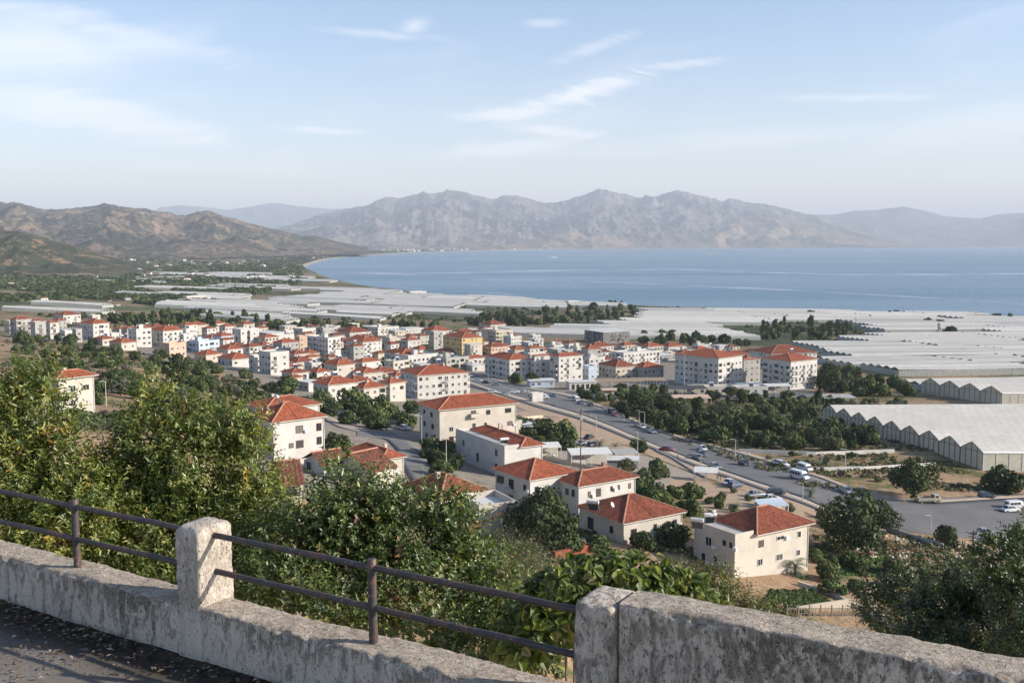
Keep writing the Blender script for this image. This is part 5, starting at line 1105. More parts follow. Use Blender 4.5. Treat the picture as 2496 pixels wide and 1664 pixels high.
for g_ in GHX:
    ox, oy, _ = g_[2]; c_, s_ = g_[3]; w, n_, pt_, hh = g_[4], g_[5], g_[6], g_[8]
    for s in range(n_):
        for (y0, y1, z0, z1) in ((0, .5, 0, 1.8), (.5, 1, 1.8, 0)):
            q = []
            for (a, b_, zz_) in ((0, y0, z0), (w, y0, z0), (w, y1, z1), (0, y1, z1)):
                X, Y = ox + c_ * a - s_ * (s + b_) * pt_, oy + s_ * a + c_ * (s + b_) * pt_; q.append((X, Y, float(terr(X, Y)) + hh + zz_))
            F.append(tuple(range(len(V), len(V) + 4))); V += q
    q = [(ox, oy), (ox + c_ * w, oy + s_ * w)]; F.append(tuple(range(len(V), len(V) + 4))); V += [(x, y, float(terr(x, y)) + (hh if k_ else -2)) for k_, (x, y) in ((0, q[0]), (0, q[1]), (1, q[1]), (1, q[0]))]
if V: tag(link('distant_greenhouses', fastmesh('distant_greenhouses', np.array(V), F, M_film[0])), 'farthest pale greenhouse roofs towards the bay', kind='stuff')
print('greenhouses', len(GH), len(GHX), time.time() - T0)
# ---------------------------------------------------------------- roads, kerbs and low walls
k = NT('road_asphalt'); P = k.pos(); a = k.noise(.12, 5, .6, P); b = k.noise(3, 5, .7, P); k.set('Base Color', k.mix(k.ramp(b, .3, .7), k.mix(k.ramp(a, .35, .65), (.135, .13, .13), (.19, .18, .172)), (.15, .145, .14))); k.set('Roughness', .9); k.b.inputs['Specular IOR Level'].default_value = .15; M_road = k.m
M_pave = wallmat('pavement_concrete', (.34, .285, .23), .5); M_kerb = wallmat('kerb_stone', (.50, .48, .45), .4); M_dirt = wallmat('packed_earth', (.42, .30, .20), .5)
def ribbon(name, A, B, mat, lift=.12, n=70, nw=6, skirt=True, kind='structure', label=None):
    A = np.array([ground(*p) for p in A]); B = np.array([ground(*p) for p in B]); t = np.linspace(0, 1, n)
    def par(P):
        L = np.concatenate([[0], np.cumsum(np.linalg.norm(np.diff(P[:, :2], axis=0), axis=1))]); L /= L[-1]; s = np.stack([np.interp(t, L, P[:, i]) for i in (0, 1)], 1); k_ = np.array([.25, .5, .25])
        for _ in range(3):
            s[1:-1] = .25 * s[:-2] + .5 * s[1:-1] + .25 * s[2:]
        return s
    a, b = par(A), par(B); V = []; F = []
    for i in range(n):
        for j in range(nw + 1):
            q = a[i] + (b[i] - a[i]) * j / nw; V.append((q[0], q[1], float(terr(q[0], q[1])) + lift))
        if skirt:
            for q in (a[i], b[i]): V.append((q[0], q[1], float(terr(q[0], q[1])) - .6))
    s = nw + 1 + (2 if skirt else 0)
    for i in range(n - 1):
        for j in range(nw): F.append((i * s + j, (i + 1) * s + j, (i + 1) * s + j + 1, i * s + j + 1))
        if skirt: F.append((i * s, i * s + nw + 1, (i + 1) * s + nw + 1, (i + 1) * s)); F.append((i * s + nw, (i + 1) * s + nw, (i + 1) * s + nw + 2, i * s + nw + 2))
    o = link(name, fastmesh(name, np.array(V), F, mat)); tag(o, label, kind=kind); return o
RU = [(1150, 912), (1240, 938), (1320, 955), (1400, 972), (1480, 1002), (1560, 1037), (1650, 1070), (1750, 1095), (1850, 1122), (1940, 1150), (2040, 1186), (2140, 1216), (2230, 1228), (2350, 1222), (2500, 1212), (2700, 1208)]
RL = [(1130, 925), (1200, 950), (1300, 978), (1400, 1006), (1500, 1044), (1580, 1079), (1680, 1119), (1770, 1152), (1860, 1184), (1960, 1216), (2060, 1262), (2160, 1290), (2300, 1308), (2500, 1318), (2700, 1322)]
ribbon('road', RU, RL, M_road, .14, 110, 8)
off = lambda L, d: [(p[0], p[1] + d * (1 if p[1] > 960 else .5)) for p in L]
ribbon('roadside_path', off(RU, -8), off(RU, -.5), M_pave, .27, 110, 2); ribbon('roadside_path', off(RL, .5)[:12], off(RL, 13)[:12], M_pave, .27, 110, 2)
ribbon('dirt_verge', off(RL, 12)[1:11], off(RL, 30)[1:11], M_dirt, .10, 80, 4, False)
ribbon('road', [(1110, 905), (1160, 928), (1240, 945), (1300, 960), (1380, 968)], [(1090, 915), (1150, 945), (1230, 962), (1290, 978), (1350, 992)], M_road, .16, 40, 5)
ribbon('road', [(1380, 955), (1500, 962), (1650, 962), (1850, 962), (2010, 955)], [(1380, 966), (1500, 972), (1650, 972), (1850, 972), (2010, 964)], M_road, .12, 40, 3)   # street in front of the apartment blocks
ribbon('lane', [(870, 1050), (960, 1055), (1000, 1075), (1020, 1100), (1060, 1140), (1110, 1200)], [(870, 1062), (940, 1070), (965, 1095), (970, 1125), (1000, 1170), (1040, 1215)], M_road, .14, 50, 4)
ribbon('lane', [(640, 950), (760, 985), (830, 1030), (900, 1046)], [(640, 956), (750, 995), (820, 1042), (890, 1056)], M_pave, .14, 40, 3)
ribbon('parking_yard', [(1390, 1065), (1480, 1085), (1600, 1120), (1700, 1160), (1760, 1190)], [(1320, 1105), (1400, 1130), (1480, 1150), (1600, 1190), (1640, 1215)], M_pave, .09, 50, 10, False)
ribbon('parking_yard', [(1640, 1160), (1760, 1180), (1860, 1215), (1960, 1240)], [(1600, 1215), (1720, 1250), (1840, 1275), (1960, 1290)], M_dirt, .10, 40, 8, False)
ribbon('dirt_yard', [(1330, 985), (1400, 1020), (1480, 1058), (1560, 1095)], [(1250, 1010), (1290, 1060), (1340, 1090), (1440, 1110)], M_dirt, .07, 40, 10, False)
def lowwall(pts, h, w, label, mat, name='garden_wall', lift=0.0, cat='wall'):
    P = np.array([ground(*p) for p in pts]); c0 = P[0].copy(); root_o = None; V = []; F = []; n = len(P)
    L = np.concatenate([[0], np.cumsum(np.linalg.norm(np.diff(P[:, :2], axis=0), axis=1))]); t = np.linspace(0, L[-1], max(8, int(L[-1] / 2.5))); xy = np.stack([np.interp(t, L, P[:, i]) for i in (0, 1)], 1)
    tan = np.gradient(xy, axis=0); tan /= np.linalg.norm(tan, axis=1, keepdims=True) + 1e-9; nr = np.stack([-tan[:, 1], tan[:, 0]], 1)
    for i in range(len(xy)):
        z = float(terr(*xy[i])); hh = h * (1 + (vnoise(i * .7, h * 9, 2) - .5) * .12)
        for s_, zz in ((-1, z - 1), (-1, z + hh), (1, z + hh), (1, z - 1)): V.append((xy[i][0] + nr[i][0] * s_ * w / 2 - c0[0], xy[i][1] + nr[i][1] * s_ * w / 2 - c0[1], zz - c0[2]))
    for i in range(len(xy) - 1):
        for j in range(3): F.append((4 * i + j, 4 * i + j + 1, 4 * i + 5 + j, 4 * i + 4 + j))
    e = 4 * (len(xy) - 1); F += [(0, 3, 2, 1), (e, e + 1, e + 2, e + 3)]
    me = bpy.data.meshes.new(name); me.from_pydata(V, [], F); me.materials.append(mat); me.update(); o = link(name, me, None, c0); tag(o, label, cat, 'low walls between the plots'); return o
lowwall([(1800, 1103), (1880, 1106), (1980, 1110), (2100, 1106), (2180, 1103)], 1.1, .3, 'white plot wall beyond the boulevard, between road and big greenhouse', WMAT['white'])
lowwall([(1990, 1148), (2100, 1146), (2200, 1140), (2280, 1136)], 1.0, .3, 'long pale wall across the dry field right of the white vans', WMAT['white'])
lowwall([(1262, 1024), (1320, 1018), (1362, 1020)], 1.0, .3, 'pale wall between dry field and boulevard, right of the cream house', WMAT['beige'])
lowwall([(2160, 1292), (2240, 1318), (2300, 1335)], .9, .3, 'dark wall below the road by the rubble field', WMAT['grey'])
lowwall([(1945, 1425), (1990, 1440), (2030, 1450), (2070, 1475), (2110, 1490)], .7, .4, 'rough stone edging winding above the wooden fence', WMAT['beige'])
lowwall([(2110, 1500), (2170, 1525), (2230, 1555), (2280, 1590)], 1.3, .5, 'weathered concrete garden wall at lower right behind the parapet', WMAT['grey'])
lowwall([(1290, 1110), (1330, 1118), (1380, 1130), (1480, 1150), (1560, 1168)], .9, .3, 'pale wall behind the white canopy roofs', WMAT['beige'])
lowwall([(1600, 1100), (1640, 1118), (1690, 1150), (1720, 1165)], .5, .4, 'low kerb wall winding through the parking yard', WMAT['grey'])
lowwall([(1350, 1365), (1400, 1352), (1460, 1342)], 1.3, .5, 'short wall topped with red tiles above the heart-leaved shrub', TM[1], cat='wall')
lowwall([(820, 1012), (860, 1012), (872, 1035)], 1.6, .3, 'beige garden wall right of the pyramid-roofed house', WMAT['beige'])
# wooden fence at lower right
fc = ground(1918, 1500); fe = ground(2106, 1500); u_ = Vector(fe - fc); L_ = Vector((u_.x, u_.y, 0)).length; rz = math.atan2(u_.y, u_.x)
M_wood = simple('grey_wood', (.20, .165, .13), .9, var=.3, scale=8)
fr = empty('picket_fence', fc, rz); tag(fr, 'rickety grey wooden picket fence below the small green lawn', 'fence'); zz = lambda x: float(terr(fc[0] + u_.x / L_ * x, fc[1] + u_.y / L_ * x)) - fc[2]
pm = MB(); pm.box(-.04, .04, -.02, .02, 0, 1.25); pmm = pm.mesh('slat', M_wood)
x = 0
while x < L_:
    s = link('slat', pmm, fr, (x, rng.normal() * .03, zz(x) - .1)); s.rotation_euler = (rng.normal() * .05, rng.normal() * .07, 0); s.scale = (1, 1, rng.uniform(.8, 1.2)); x += rng.uniform(.3, .6)
for h_ in (.35, 1.0, 1.12): rl = MB(); rl.bar((0, .04, zz(0) + h_), (L_, .04, zz(L_) + h_), .07); rl.build('rail', M_wood, fr)
for i in range(8): x = L_ * i / 7; pq = MB(); pq.box(x - .07, x + .07, -.07, .07, zz(x) - .5, zz(x) + 1.5 + rng.random() * .3); pq.build('post', M_wood, fr)
bd = MB(); bd.box(L_ * .2, L_ * .95, 2.2, 2.6, zz(L_ / 2) - .5, zz(L_ / 2) + 1.0); bo_ = bd.mesh('retaining_wall', WMAT['beige']); ro_ = link('retaining_wall', bo_, None, fc, rz); tag(ro_, 'beige retaining wall right behind the wooden picket fence', 'wall')
# ---------------------------------------------------------------- trees
M_tree = tinted('tree_leaf', .7, .12, .2)
TGREEN = {'dark': np.array([(.045, .064, .022), (.075, .095, .032), (.032, .048, .018)]), 'mid': np.array([(.075, .105, .034), (.115, .135, .045), (.05, .072, .026)]), 'olive': np.array([(.09, .10, .045), (.12, .12, .05), (.06, .075, .035)]), 'grey': np.array([(.10, .105, .075), (.075, .085, .055), (.13, .125, .09)])}
def crown_mesh(kind, seed, nface=1300, fs=.12, shape=(1, 1, 1), lumps=16):
    r_ = np.random.default_rng(seed); pal = TGREEN[kind]; Ps = []; Ns = []; Ts = []
    lc = unit(r_.normal(size=(lumps, 3))) * r_.uniform(.2, .78, (lumps, 1)); lc[:, 2] = np.abs(lc[:, 2]) * 1.0 - .25; lr = r_.uniform(.17, .42, lumps)
    lc[0] = 0; lr[0] = .55
    w = lr ** 2; cnt = (nface * 1.35 * w / w.sum()).astype(int)
    for i in range(lumps):
        d = unit(r_.normal(size=(cnt[i], 3))); p = lc[i] + d * (lr[i] * r_.uniform(.72, 1.12, (cnt[i], 1))); inside = np.zeros(len(p), bool)
        for j in range(lumps):
            if j != i: inside |= np.linalg.norm(p - lc[j], axis=1) < lr[j] * .72
        keep = ~inside | (r_.random(len(p)) < .12); p, d = p[keep], d[keep]; Ps.append(p); Ns.append(d); Ts.append(np.repeat(pal[r_.integers(0, len(pal))][None] * r_.uniform(.75, 1.25), len(p), 0) * (r_.uniform(.6, 1.5, (len(p), 1))))
    P = np.concatenate(Ps) * np.array(shape); N = unit(np.concatenate(Ns) / np.array(shape) + r_.normal(size=P.shape) * .45); T = np.concatenate(Ts); n = len(P)
    A = unit(np.cross(N, unit(r_.normal(size=P.shape)))); B = np.cross(N, A); s = (fs * r_.uniform(.6, 1.3, n))[:, None]
    V = np.stack([P - A * s - B * s * .25, P + B * s * -.8 + N * s * .1, P + A * s + B * s * .1, P + B * s * .8], 1).reshape(-1, 3)
    return fastmesh('crown', V, np.arange(4 * n).reshape(n, 4), M_tree, col=np.repeat(T, 4, 0))
def trunk_mesh(seed, h=1.0, r=.06, limbs=5):
    r_ = random.Random(seed); mb = MB(); mb.tube((0, 0, -.6), (0, 0, h * .55), r, r * .75, 7, cap=False)
    for i in range(limbs):
        a = i * 2.4 + r_.random(); mb.tube((0, 0, h * .45), (math.cos(a) * .5, math.sin(a) * .5, h * (.9 + r_.random() * .3)), r * .55, r * .15, 5, cap=False)
    return mb.mesh('trunk', bark)
CR = {}
def protos(key, kind, n, **kw): CR[key] = [crown_mesh(kind, 100 + len(CR) * 10 + i, **kw) for i in range(n)]
protos('round_dark', 'dark', 4, nface=1500, fs=.085); protos('round_mid', 'mid', 4, nface=1500, fs=.085); protos('olive', 'olive', 3, nface=1200, fs=.075); protos('tall', 'dark', 3, nface=900, fs=.11, shape=(.5, .5, 1.25)); protos('bush', 'mid', 4, nface=900, fs=.11, shape=(1, 1, .75)); protos('bush_grey', 'grey', 3, nface=700, fs=.10, shape=(1, 1, .7)); protos('big', 'dark', 3, nface=4200, fs=.05, lumps=26); protos('mid_s', 'mid', 3, nface=420, fs=.19); protos('dark_s', 'dark', 4, nface=420, fs=.19); protos('tall_s', 'dark', 3, nface=300, fs=.22, shape=(.5, .5, 1.3))
TRK = [trunk_mesh(i) for i in range(4)]
tr_i = [0]
def tree(key, x, y, rad, label, group, name='tree', hk=1.0, cat='tree', lift=.55, trunk=True, z=None):
    tr_i[0] += 1; i = tr_i[0]; z = float(terr(x, y)) if z is None else z; root = empty(name, (x, y, z), (i * 1.7) % 6.28); tag(root, label, cat, group)
    c = link('crown', CR[key][i % len(CR[key])], root, (0, 0, rad * hk * lift)); c.scale = (rad, rad, rad * hk)
    if trunk: t = link('trunk', TRK[i % 4], root); t.scale = (rad, rad, rad * hk * lift * 1.3)
    return root
def tree_px(key, px, base, rpx, label, group, **kw):
    g_ = ground(px, base); return tree(key, g_[0], g_[1], rpx * g_[1] / FPX, label, group, **kw)
# single trees that stand out
ST = 'single trees among the houses'
for key, px, b_, r_, lb in [
 ('big', 1325, 1335, 76, 'large dark round tree below the glazed-balcony house'), ('big', 2075, 1352, 72, 'large dark tree right of the red-roofed balcony house'), ('big', 2142, 1296, 42, 'slim dark tree standing on the road edge'), ('big', 2225, 1215, 50, 'dark round tree beyond the road bend'),
 ('round_dark', 2445, 1200, 50, 'bushy grey-green tree at the right edge below the big greenhouse'), ('round_dark', 1560, 1100, 24, 'small tree near the roadside'), ('round_mid', 1690, 1215, 32, 'dark tree between parking yard and balcony house'), ('round_mid', 1600, 1160, 30, 'round bush-like tree right of the canopy roofs'),
 ('round_mid', 1370, 1075, 40, 'tree left of the tall utility pole by the dry yard'), ('round_dark', 1325, 1070, 36, 'dark tree behind the tall white house'), ('round_mid', 860, 1010, 52, 'leafy tree between the two lanes, left one'), ('round_mid', 930, 1020, 40, 'leafy tree left of the long cream house'), ('round_dark', 820, 1095, 32, 'tree right of the white three-storey house'),
 ('round_dark', 1000, 1005, 24, 'small dark tree touching the long cream house'), ('round_mid', 1055, 1110, 38, 'tree below the long cream house, beside the lane'), ('round_dark', 1640, 1330, 50, 'dark tree in front of the tall balcony house'), ('round_mid', 1620, 1420, 45, 'bush below the balcony house shaded wall'), ('round_dark', 1560, 1335, 34, 'tree with bare twigs before the low cream house'),
 ('round_dark', 2310, 1330, 34, 'round shrub on the rubble field'), ('round_mid', 1990, 1370, 26, 'small green bush at the corner of the balcony house'), ('round_mid', 2480, 1330, 40, 'tree by the road at the far right edge'), ('round_dark', 300, 960, 34, 'round dark bush right of the leftmost near house'), ('round_mid', 240, 985, 26, 'bush at the wall of the leftmost near house'),
 ('round_dark', 800, 905, 26, 'dark tree among the red roofs left of the large grey roof'), ('round_dark', 925, 905, 24, 'palm-like dark tree in the middle of the old town'), ('round_mid', 700, 950, 30, 'tree at the lower left corner of the old town'), ('round_dark', 1300, 940, 22, 'dark tree in front of the white blocks'), ('round_mid', 1260, 935, 20, 'small tree in front of the bluish side wall'),
 ('round_mid', 780, 990, 30, 'tree left of the small white terrace house'), ('round_mid', 1260, 1050, 32, 'tree behind the annex of the long cream house'), ('round_dark', 590, 1010, 26, 'tree left of the wide low orange roof')]:
    tree_px(key, px, b_, r_ * (1.28 if key == 'big' else 1.15), lb, ST, hk=1.15 if key == 'big' else 1.0, lift=.75 if key == 'big' else .5)
def inside_pts(poly, n, seed, mind):
    r_ = random.Random(seed); xs = [p[0] for p in poly]; ys = [p[1] for p in poly]; out = []; tries = 0
    while len(out) < n and tries < n * 60:
        tries += 1; px, py = r_.uniform(min(xs), max(xs)), r_.uniform(min(ys), max(ys))
        if not bool(inpoly(np.array(px), np.array(py), poly)): continue
        if all((px - a) ** 2 + ((py - b) * 2) ** 2 > mind ** 2 for a, b in out): out.append((px, py))
    return sorted(out, key=lambda q: q[1])
def free(px, py, m=0.0):
    g_ = ground(px, py)
    for (root, C, Lr, Ll, Hh, phi) in BLD:
        dx, dy = g_[0] - C[0], g_[1] - C[1]; u_, v_ = dx * math.cos(phi) + dy * math.sin(phi), -dx * math.sin(phi) + dy * math.cos(phi)
        if -m < u_ < Lr + m and -m < v_ < Ll + m: return False
    return True
def grove(poly, n, seed, mind, keys, rad, where, group, hk=1.0, name='tree', cat='tree', trunk=True, joined=None):
    P = [p for p in inside_pts(poly, n, seed, mind) if free(*p, 1.0)]; r_ = random.Random(seed + 1); P.sort(key=lambda p: p[0])
    if joined is not None: joined += [(r_.choice(keys), px, py, r_.uniform(*rad), hk * r_.uniform(.85, 1.2)) for px, py in P]; return P
    for i, (px, py) in enumerate(P):
        key = r_.choice(keys); g_ = ground(px, py); tone = {'d': 'dark', 'r': 'dark' if 'dark' in key else 'green', 'o': 'olive', 'm': 'green', 't': 'slender dark', 'b': 'bushy'}[key[0]]
        tree(key, g_[0], g_[1], r_.uniform(*rad), f"{ordn(i + 1)} {cat} from the left {where}, {tone}", group, hk=hk * r_.uniform(.85, 1.2), name=name, cat=cat, trunk=trunk)
    return P
orch = [(1450, 985), (1500, 962), (1640, 968), (1800, 965), (2000, 975), (2010, 1010), (2130, 1085), (2100, 1100), (1850, 1098), (1700, 1075), (1560, 1035)]
grove(orch, 88, 11, 25, ['round_dark', 'round_mid', 'olive', 'bush', 'tall'], (2.6, 5.2), 'in the orchard beside the boulevard', 'orchard trees beside the boulevard')
tree_px('big', 1560, 1012, 46, 'large silvery-dark tree at the left end of the orchard', ST, hk=1.1, lift=.7); tree_px('big', 1620, 1010, 40, 'second large tree at the left end of the orchard', ST, hk=1.1, lift=.7)
grove([(745, 990), (900, 1002), (1010, 1040), (985, 1056), (900, 1046), (820, 1030), (745, 1012)], 11, 31, 26, ['round_mid', 'round_dark', 'olive'], (2.8, 4.4), 'in the gardens left of the long cream house', 'garden trees below the old town')
grove([(1035, 1100), (1100, 1105), (1120, 1150), (1090, 1185), (1050, 1150)], 9, 32, 22, ['round_mid', 'bush', 'round_dark'], (1.8, 3.2), 'along the lane left of the tall white house', 'garden trees below the old town')
grove([(1255, 1035), (1340, 1040), (1400, 1070), (1390, 1100), (1320, 1100), (1270, 1080)], 12, 33, 24, ['round_dark', 'round_mid'], (2.4, 4.0), 'behind the tall white house', 'garden trees below the old town')
grove([(690, 1000), (800, 1060), (900, 1110), (860, 1130), (760, 1110), (600, 1060)], 8, 34, 30, ['round_mid', 'bush', 'olive'], (1.8, 3.0), 'around the white three-storey house', 'garden trees below the old town')
grove([(40, 812), (700, 815), (1180, 830), (1240, 900), (1000, 960), (720, 950), (640, 905), (440, 860), (60, 840)], 60, 35, 24, ['round_dark', 'round_mid', 'tall', 'olive'], (1.8, 3.2), 'between the houses of the old town', 'small trees between the town houses')
grove([(1480, 1130), (1560, 1150), (1640, 1185), (1690, 1215), (1600, 1230), (1500, 1190)], 9, 36, 30, ['round_dark', 'bush', 'olive'], (1.6, 2.8), 'on the bank behind the red roofs', 'garden bushes', cat='bush', name='bush')
grove([(1640, 1195), (1760, 1185), (1990, 1250), (2060, 1290), (1900, 1290), (1700, 1240)], 14, 37, 28, ['bush', 'olive', 'round_mid', 'bush_grey'], (1.0, 2.2), 'around the lower parking yard', 'bushes around the lower yard', cat='bush', name='bush')
grove([(1985, 950), (1990, 900), (2080, 905), (2210, 950), (2215, 968), (2100, 968)], 26, 12, 18, ['round_dark', 'round_mid'], (3.8, 5.4), 'in the hedge right of the rightmost block', 'hedge trees before the greenhouses', hk=1.1)
grove([(2010, 980), (2200, 985), (2200, 1000), (2020, 1005)], 12, 13, 20, ['bush', 'bush_grey'], (2.2, 3.6), 'on the waste ground behind the big greenhouse', 'bushes on the waste ground', cat='bush', name='bush')
grove([(1385, 955), (1600, 950), (1640, 975), (1470, 985), (1400, 972)], 12, 14, 20, ['round_dark', 'round_mid'], (2.4, 3.6), 'along the terrace restaurants', 'street trees by the apartment blocks')
# scrub slope at left
grove([(30, 850), (60, 835), (210, 845), (400, 885), (560, 915), (700, 962), (690, 985), (560, 1000), (420, 1000), (250, 960), (60, 940)], 92, 15, 22, ['bush', 'round_mid', 'bush', 'bush_grey', 'round_dark'], (2.0, 4.0), 'on the dry slope at left', 'bushes on the dry slope at left', cat='bush', name='bush')
grove([(40, 822), (250, 838), (380, 868), (560, 900), (620, 925), (560, 920), (380, 890), (60, 850)], 22, 16, 20, ['round_dark', 'round_mid'], (3.0, 4.6), 'along the upper edge of the dry slope', 'trees along the foot of the town', hk=1.0)
grove([(1480, 1200), (1560, 1195), (1700, 1260), (1690, 1300), (1560, 1240)], 12, 17, 28, ['bush', 'round_mid'], (1.8, 2.9), 'behind the low cream house', 'garden bushes', cat='bush', name='bush')
grove([(1800, 1290), (1900, 1300), (2050, 1350), (2230, 1420), (2350, 1410), (2300, 1470), (2050, 1460), (1960, 1420)], 16, 18, 36, ['bush', 'round_mid', 'round_dark'], (1.6, 2.6), 'in the gardens below the road at right', 'garden bushes', cat='bush', name='bush')
grove([(1950, 1150), (2200, 1130), (2350, 1160), (2440, 1190), (2200, 1190), (2000, 1165)], 10, 19, 34, ['bush_grey', 'bush'], (.8, 1.7), 'on the dry field beyond the boulevard', 'bushes on the dry field', cat='bush', name='bush')
grove([(1830, 1112), (2200, 1112), (2260, 1130), (1900, 1140)], 9, 20, 34, ['bush_grey', 'bush'], (.8, 1.6), 'between the two white plot walls', 'bushes on the dry field', cat='bush', name='bush')
grove([(900, 1190), (1000, 1180), (1100, 1190), (1160, 1230), (1000, 1260), (900, 1250)], 8, 21, 34, ['round_mid', 'bush'], (1.8, 2.8), 'behind the middle shrub', 'garden bushes', cat='bush', name='bush')
grove([(1150, 1250), (1420, 1310), (1500, 1360), (1450, 1410), (1200, 1330)], 10, 22, 34, ['bush', 'round_mid'], (1.6, 2.6), 'in the gardens under the dark round tree', 'garden bushes', cat='bush', name='bush')
# tree belts between town and greenhouses
JB = []
grove([(1130, 800), (1180, 772), (1330, 755), (1560, 752), (1560, 775), (1420, 790), (1240, 800)], 46, 23, 15, ['dark_s', 'tall_s', 'mid_s'], (4.5, 7.0), 'in the belt behind the town centre', 'tree belt behind the town centre', hk=1.15, joined=JB)
grove([(640, 800), (780, 790), (900, 785), (1000, 790), (1130, 795), (1000, 812), (700, 815)], 22, 24, 17, ['dark_s', 'mid_s', 'tall_s'], (4.0, 6.2), 'in the loose belt above the old town', 'tree belt above the old town', joined=JB)
grove([(1560, 825), (1600, 815), (1680, 825), (1860, 845), (1850, 860), (1700, 850), (1570, 845)], 16, 25, 16, ['dark_s', 'mid_s'], (4, 6), 'behind the longest apartment block', 'tree belt behind the apartment blocks', hk=1.1, joined=JB)
grove([(1860, 800), (1900, 790), (2060, 798), (2075, 815), (1990, 828), (1860, 828)], 22, 26, 14, ['dark_s', 'tall_s'], (5, 7.5), 'in the grove among the right-hand greenhouses', 'grove among the greenhouses', hk=1.1)
grove([(270, 800), (300, 765), (560, 770), (690, 790), (690, 805), (560, 812), (400, 812)], 38, 27, 15, ['dark_s', 'mid_s', 'tall_s'], (4.5, 6.8), 'in the belt above the left part of town', 'tree belt above the left part of town', hk=1.05, joined=JB)
VV = []; CC = []
for q_, (key, px, py, rad_, hk_) in enumerate(JB):
    me = CR[key][q_ % len(CR[key])]; n = len(me.vertices); v = np.empty(n * 3, np.float32); me.vertices.foreach_get('co', v); v = v.reshape(-1, 3); c = np.empty(n * 4, np.float32); me.color_attributes['tint'].data.foreach_get('color', c); g_ = ground(px, py); a = q_ * 1.7
    v = np.column_stack([v[:, 0] * math.cos(a) - v[:, 1] * math.sin(a), v[:, 0] * math.sin(a) + v[:, 1] * math.cos(a), v[:, 2] * hk_ + .55 * hk_]) * rad_ + g_; VV.append(v); CC.append(c.reshape(-1, 4)[:, :3])
VV = np.concatenate(VV); tag(link('tree_belt', fastmesh('tree_belt', VV, np.arange(len(VV)).reshape(-1, 4), M_tree, col=np.concatenate(CC))), 'dense belts of trees between the town and the greenhouse plain', kind='stuff')
for key, px, b_, r_, lb in [('dark_s', 1976, 768, 11, 'lone dark tree on the shore at right of centre'), ('tall_s', 2168, 768, 9, 'dark conifer on the shore, left of a pair'), ('dark_s', 2185, 765, 8, 'round-topped shore tree beside the dark conifer'), ('dark_s', 2260, 790, 13, 'clump of pines among the shore greenhouses'), ('dark_s', 2290, 792, 12, 'spreading pine right of the pine clump'),
   ('dark_s', 2380, 772, 9, 'lone shore tree near the right edge'), ('dark_s', 2430, 778, 12, 'dark shore tree left of the rightmost pair'), ('tall_s', 2462, 780, 13, 'rightmost tall shore tree'), ('dark_s', 2318, 812, 16, 'dark cypress clump beside the white silo'), ('dark_s', 1490, 742, 9, 'small shore tree at the tip of the near shore'), ('tall_s', 1515, 745, 9, 'slender shore tree at the tip of the near shore'), ('tall_s', 1500, 743, 8, 'thin shore tree between two others')]:
    tree_px(key, px, b_, r_, lb, 'trees along the near shore')
# palms
k = NT('palm_frond'); k.set('Base Color', k.mix(k.ramp(k.noise(3, 3), .3, .7), (.05, .075, .03), (.10, .12, .045))); k.set('Roughness', .55); M_palm = k.m
def frond(L=2.6):
    V = []; F = []; n = 10
    for i in range(n + 1): t = i / n; V.append((t * L * math.cos(t * .7), 0, t * L * .55 - t * t * L * .95))
    for i in range(n):
        a, b = Vector(V[i]), Vector(V[i + 1]); w = .5 * math.sin(math.pi * min(1, (i + .8) / n * .95)) + .08
        for s in (-1, 1):
            q = len(V); V += [tuple(a), tuple(a + (b - a) * .55), tuple(a + (b - a) * .9 + Vector((.12, s * w, -w * .45)))]; F.append((q, q + 1, q + 2) if s > 0 else (q, q + 2, q + 1))
    me = bpy.data.meshes.new('frond'); me.from_pydata(V, [], F); me.materials.append(M_palm); me.update(); return me
FR = frond()
def palm(px, base, h, s, label, y=None):
    g_ = ground(px, base); root = empty('palm_tree', g_); tag(root, label, 'palm tree', 'palm trees'); t = MB(); t.tube((0, 0, -.5), (0, 0, h), .22 * s, .17 * s, 8); t.build('trunk', bark, root)
    for i in range(22):
        f = link('frond', FR, root, (0, 0, h)); f.rotation_euler = (0, R([-38, -12, 14, 36][i % 4] + random.uniform(-6, 6)), i * 2.399); f.scale = (s, s, s)
palm(1938, 1400, 1.6, 1.15, 'palm tree in front of the sunlit wall of the balcony house'); palm(2040, 1425, .7, .8, 'small palm beside the orange dirt yard'); palm(1556, 1088, 1.6, 1.25, 'spiky palm right of the street lamp by the boulevard'); palm(1462, 1090, 1.4, 1.0, 'spiky palm left of the street lamp in the dry yard')
palm(1975, 1212, 1.4, .9, 'small palm standing beside the boulevard kerb'); palm(1790, 1250, 1.2, 1.0, 'palm behind the red roof of the balcony house'); palm(1500, 1088, .5, .7, 'low palm between the two spiky palms'); palm(1105, 1100, 2.2, 1.1, 'palm beside the lane left of the tall white house')
# far vegetation that reads as a mass
def mass(name, pts_xy, rad, pal, nf, label, hk=.9, seed=5):
    r_ = np.random.default_rng(seed); n = len(pts_xy); z = terr(pts_xy[:, 0], pts_xy[:, 1]); P = np.repeat(np.column_stack([pts_xy, z]), nf, 0); Rr = np.repeat(rad, nf); d = unit(r_.normal(size=(len(P), 3))); d[:, 2] = np.abs(d[:, 2]) * .9 + .02
    P = P + d * Rr[:, None] * np.array([1, 1, hk]); N = unit(d + r_.normal(size=d.shape) * .4); A = unit(np.cross(N, unit(r_.normal(size=d.shape)))); B = np.cross(N, A); s = (Rr * r_.uniform(.32, .55, len(P)))[:, None]
    V = np.stack([P - A * s, P - B * s * .8, P + A * s, P + B * s * .8], 1).reshape(-1, 3); T = np.repeat(pal[r_.integers(0, len(pal), n)] * r_.uniform(.7, 1.25, (n, 1)), nf * 4, 0)
    o = link(name, fastmesh(name, V, np.arange(len(V)).reshape(-1, 4), M_tree, col=T)); tag(o, label, kind='stuff'); return o
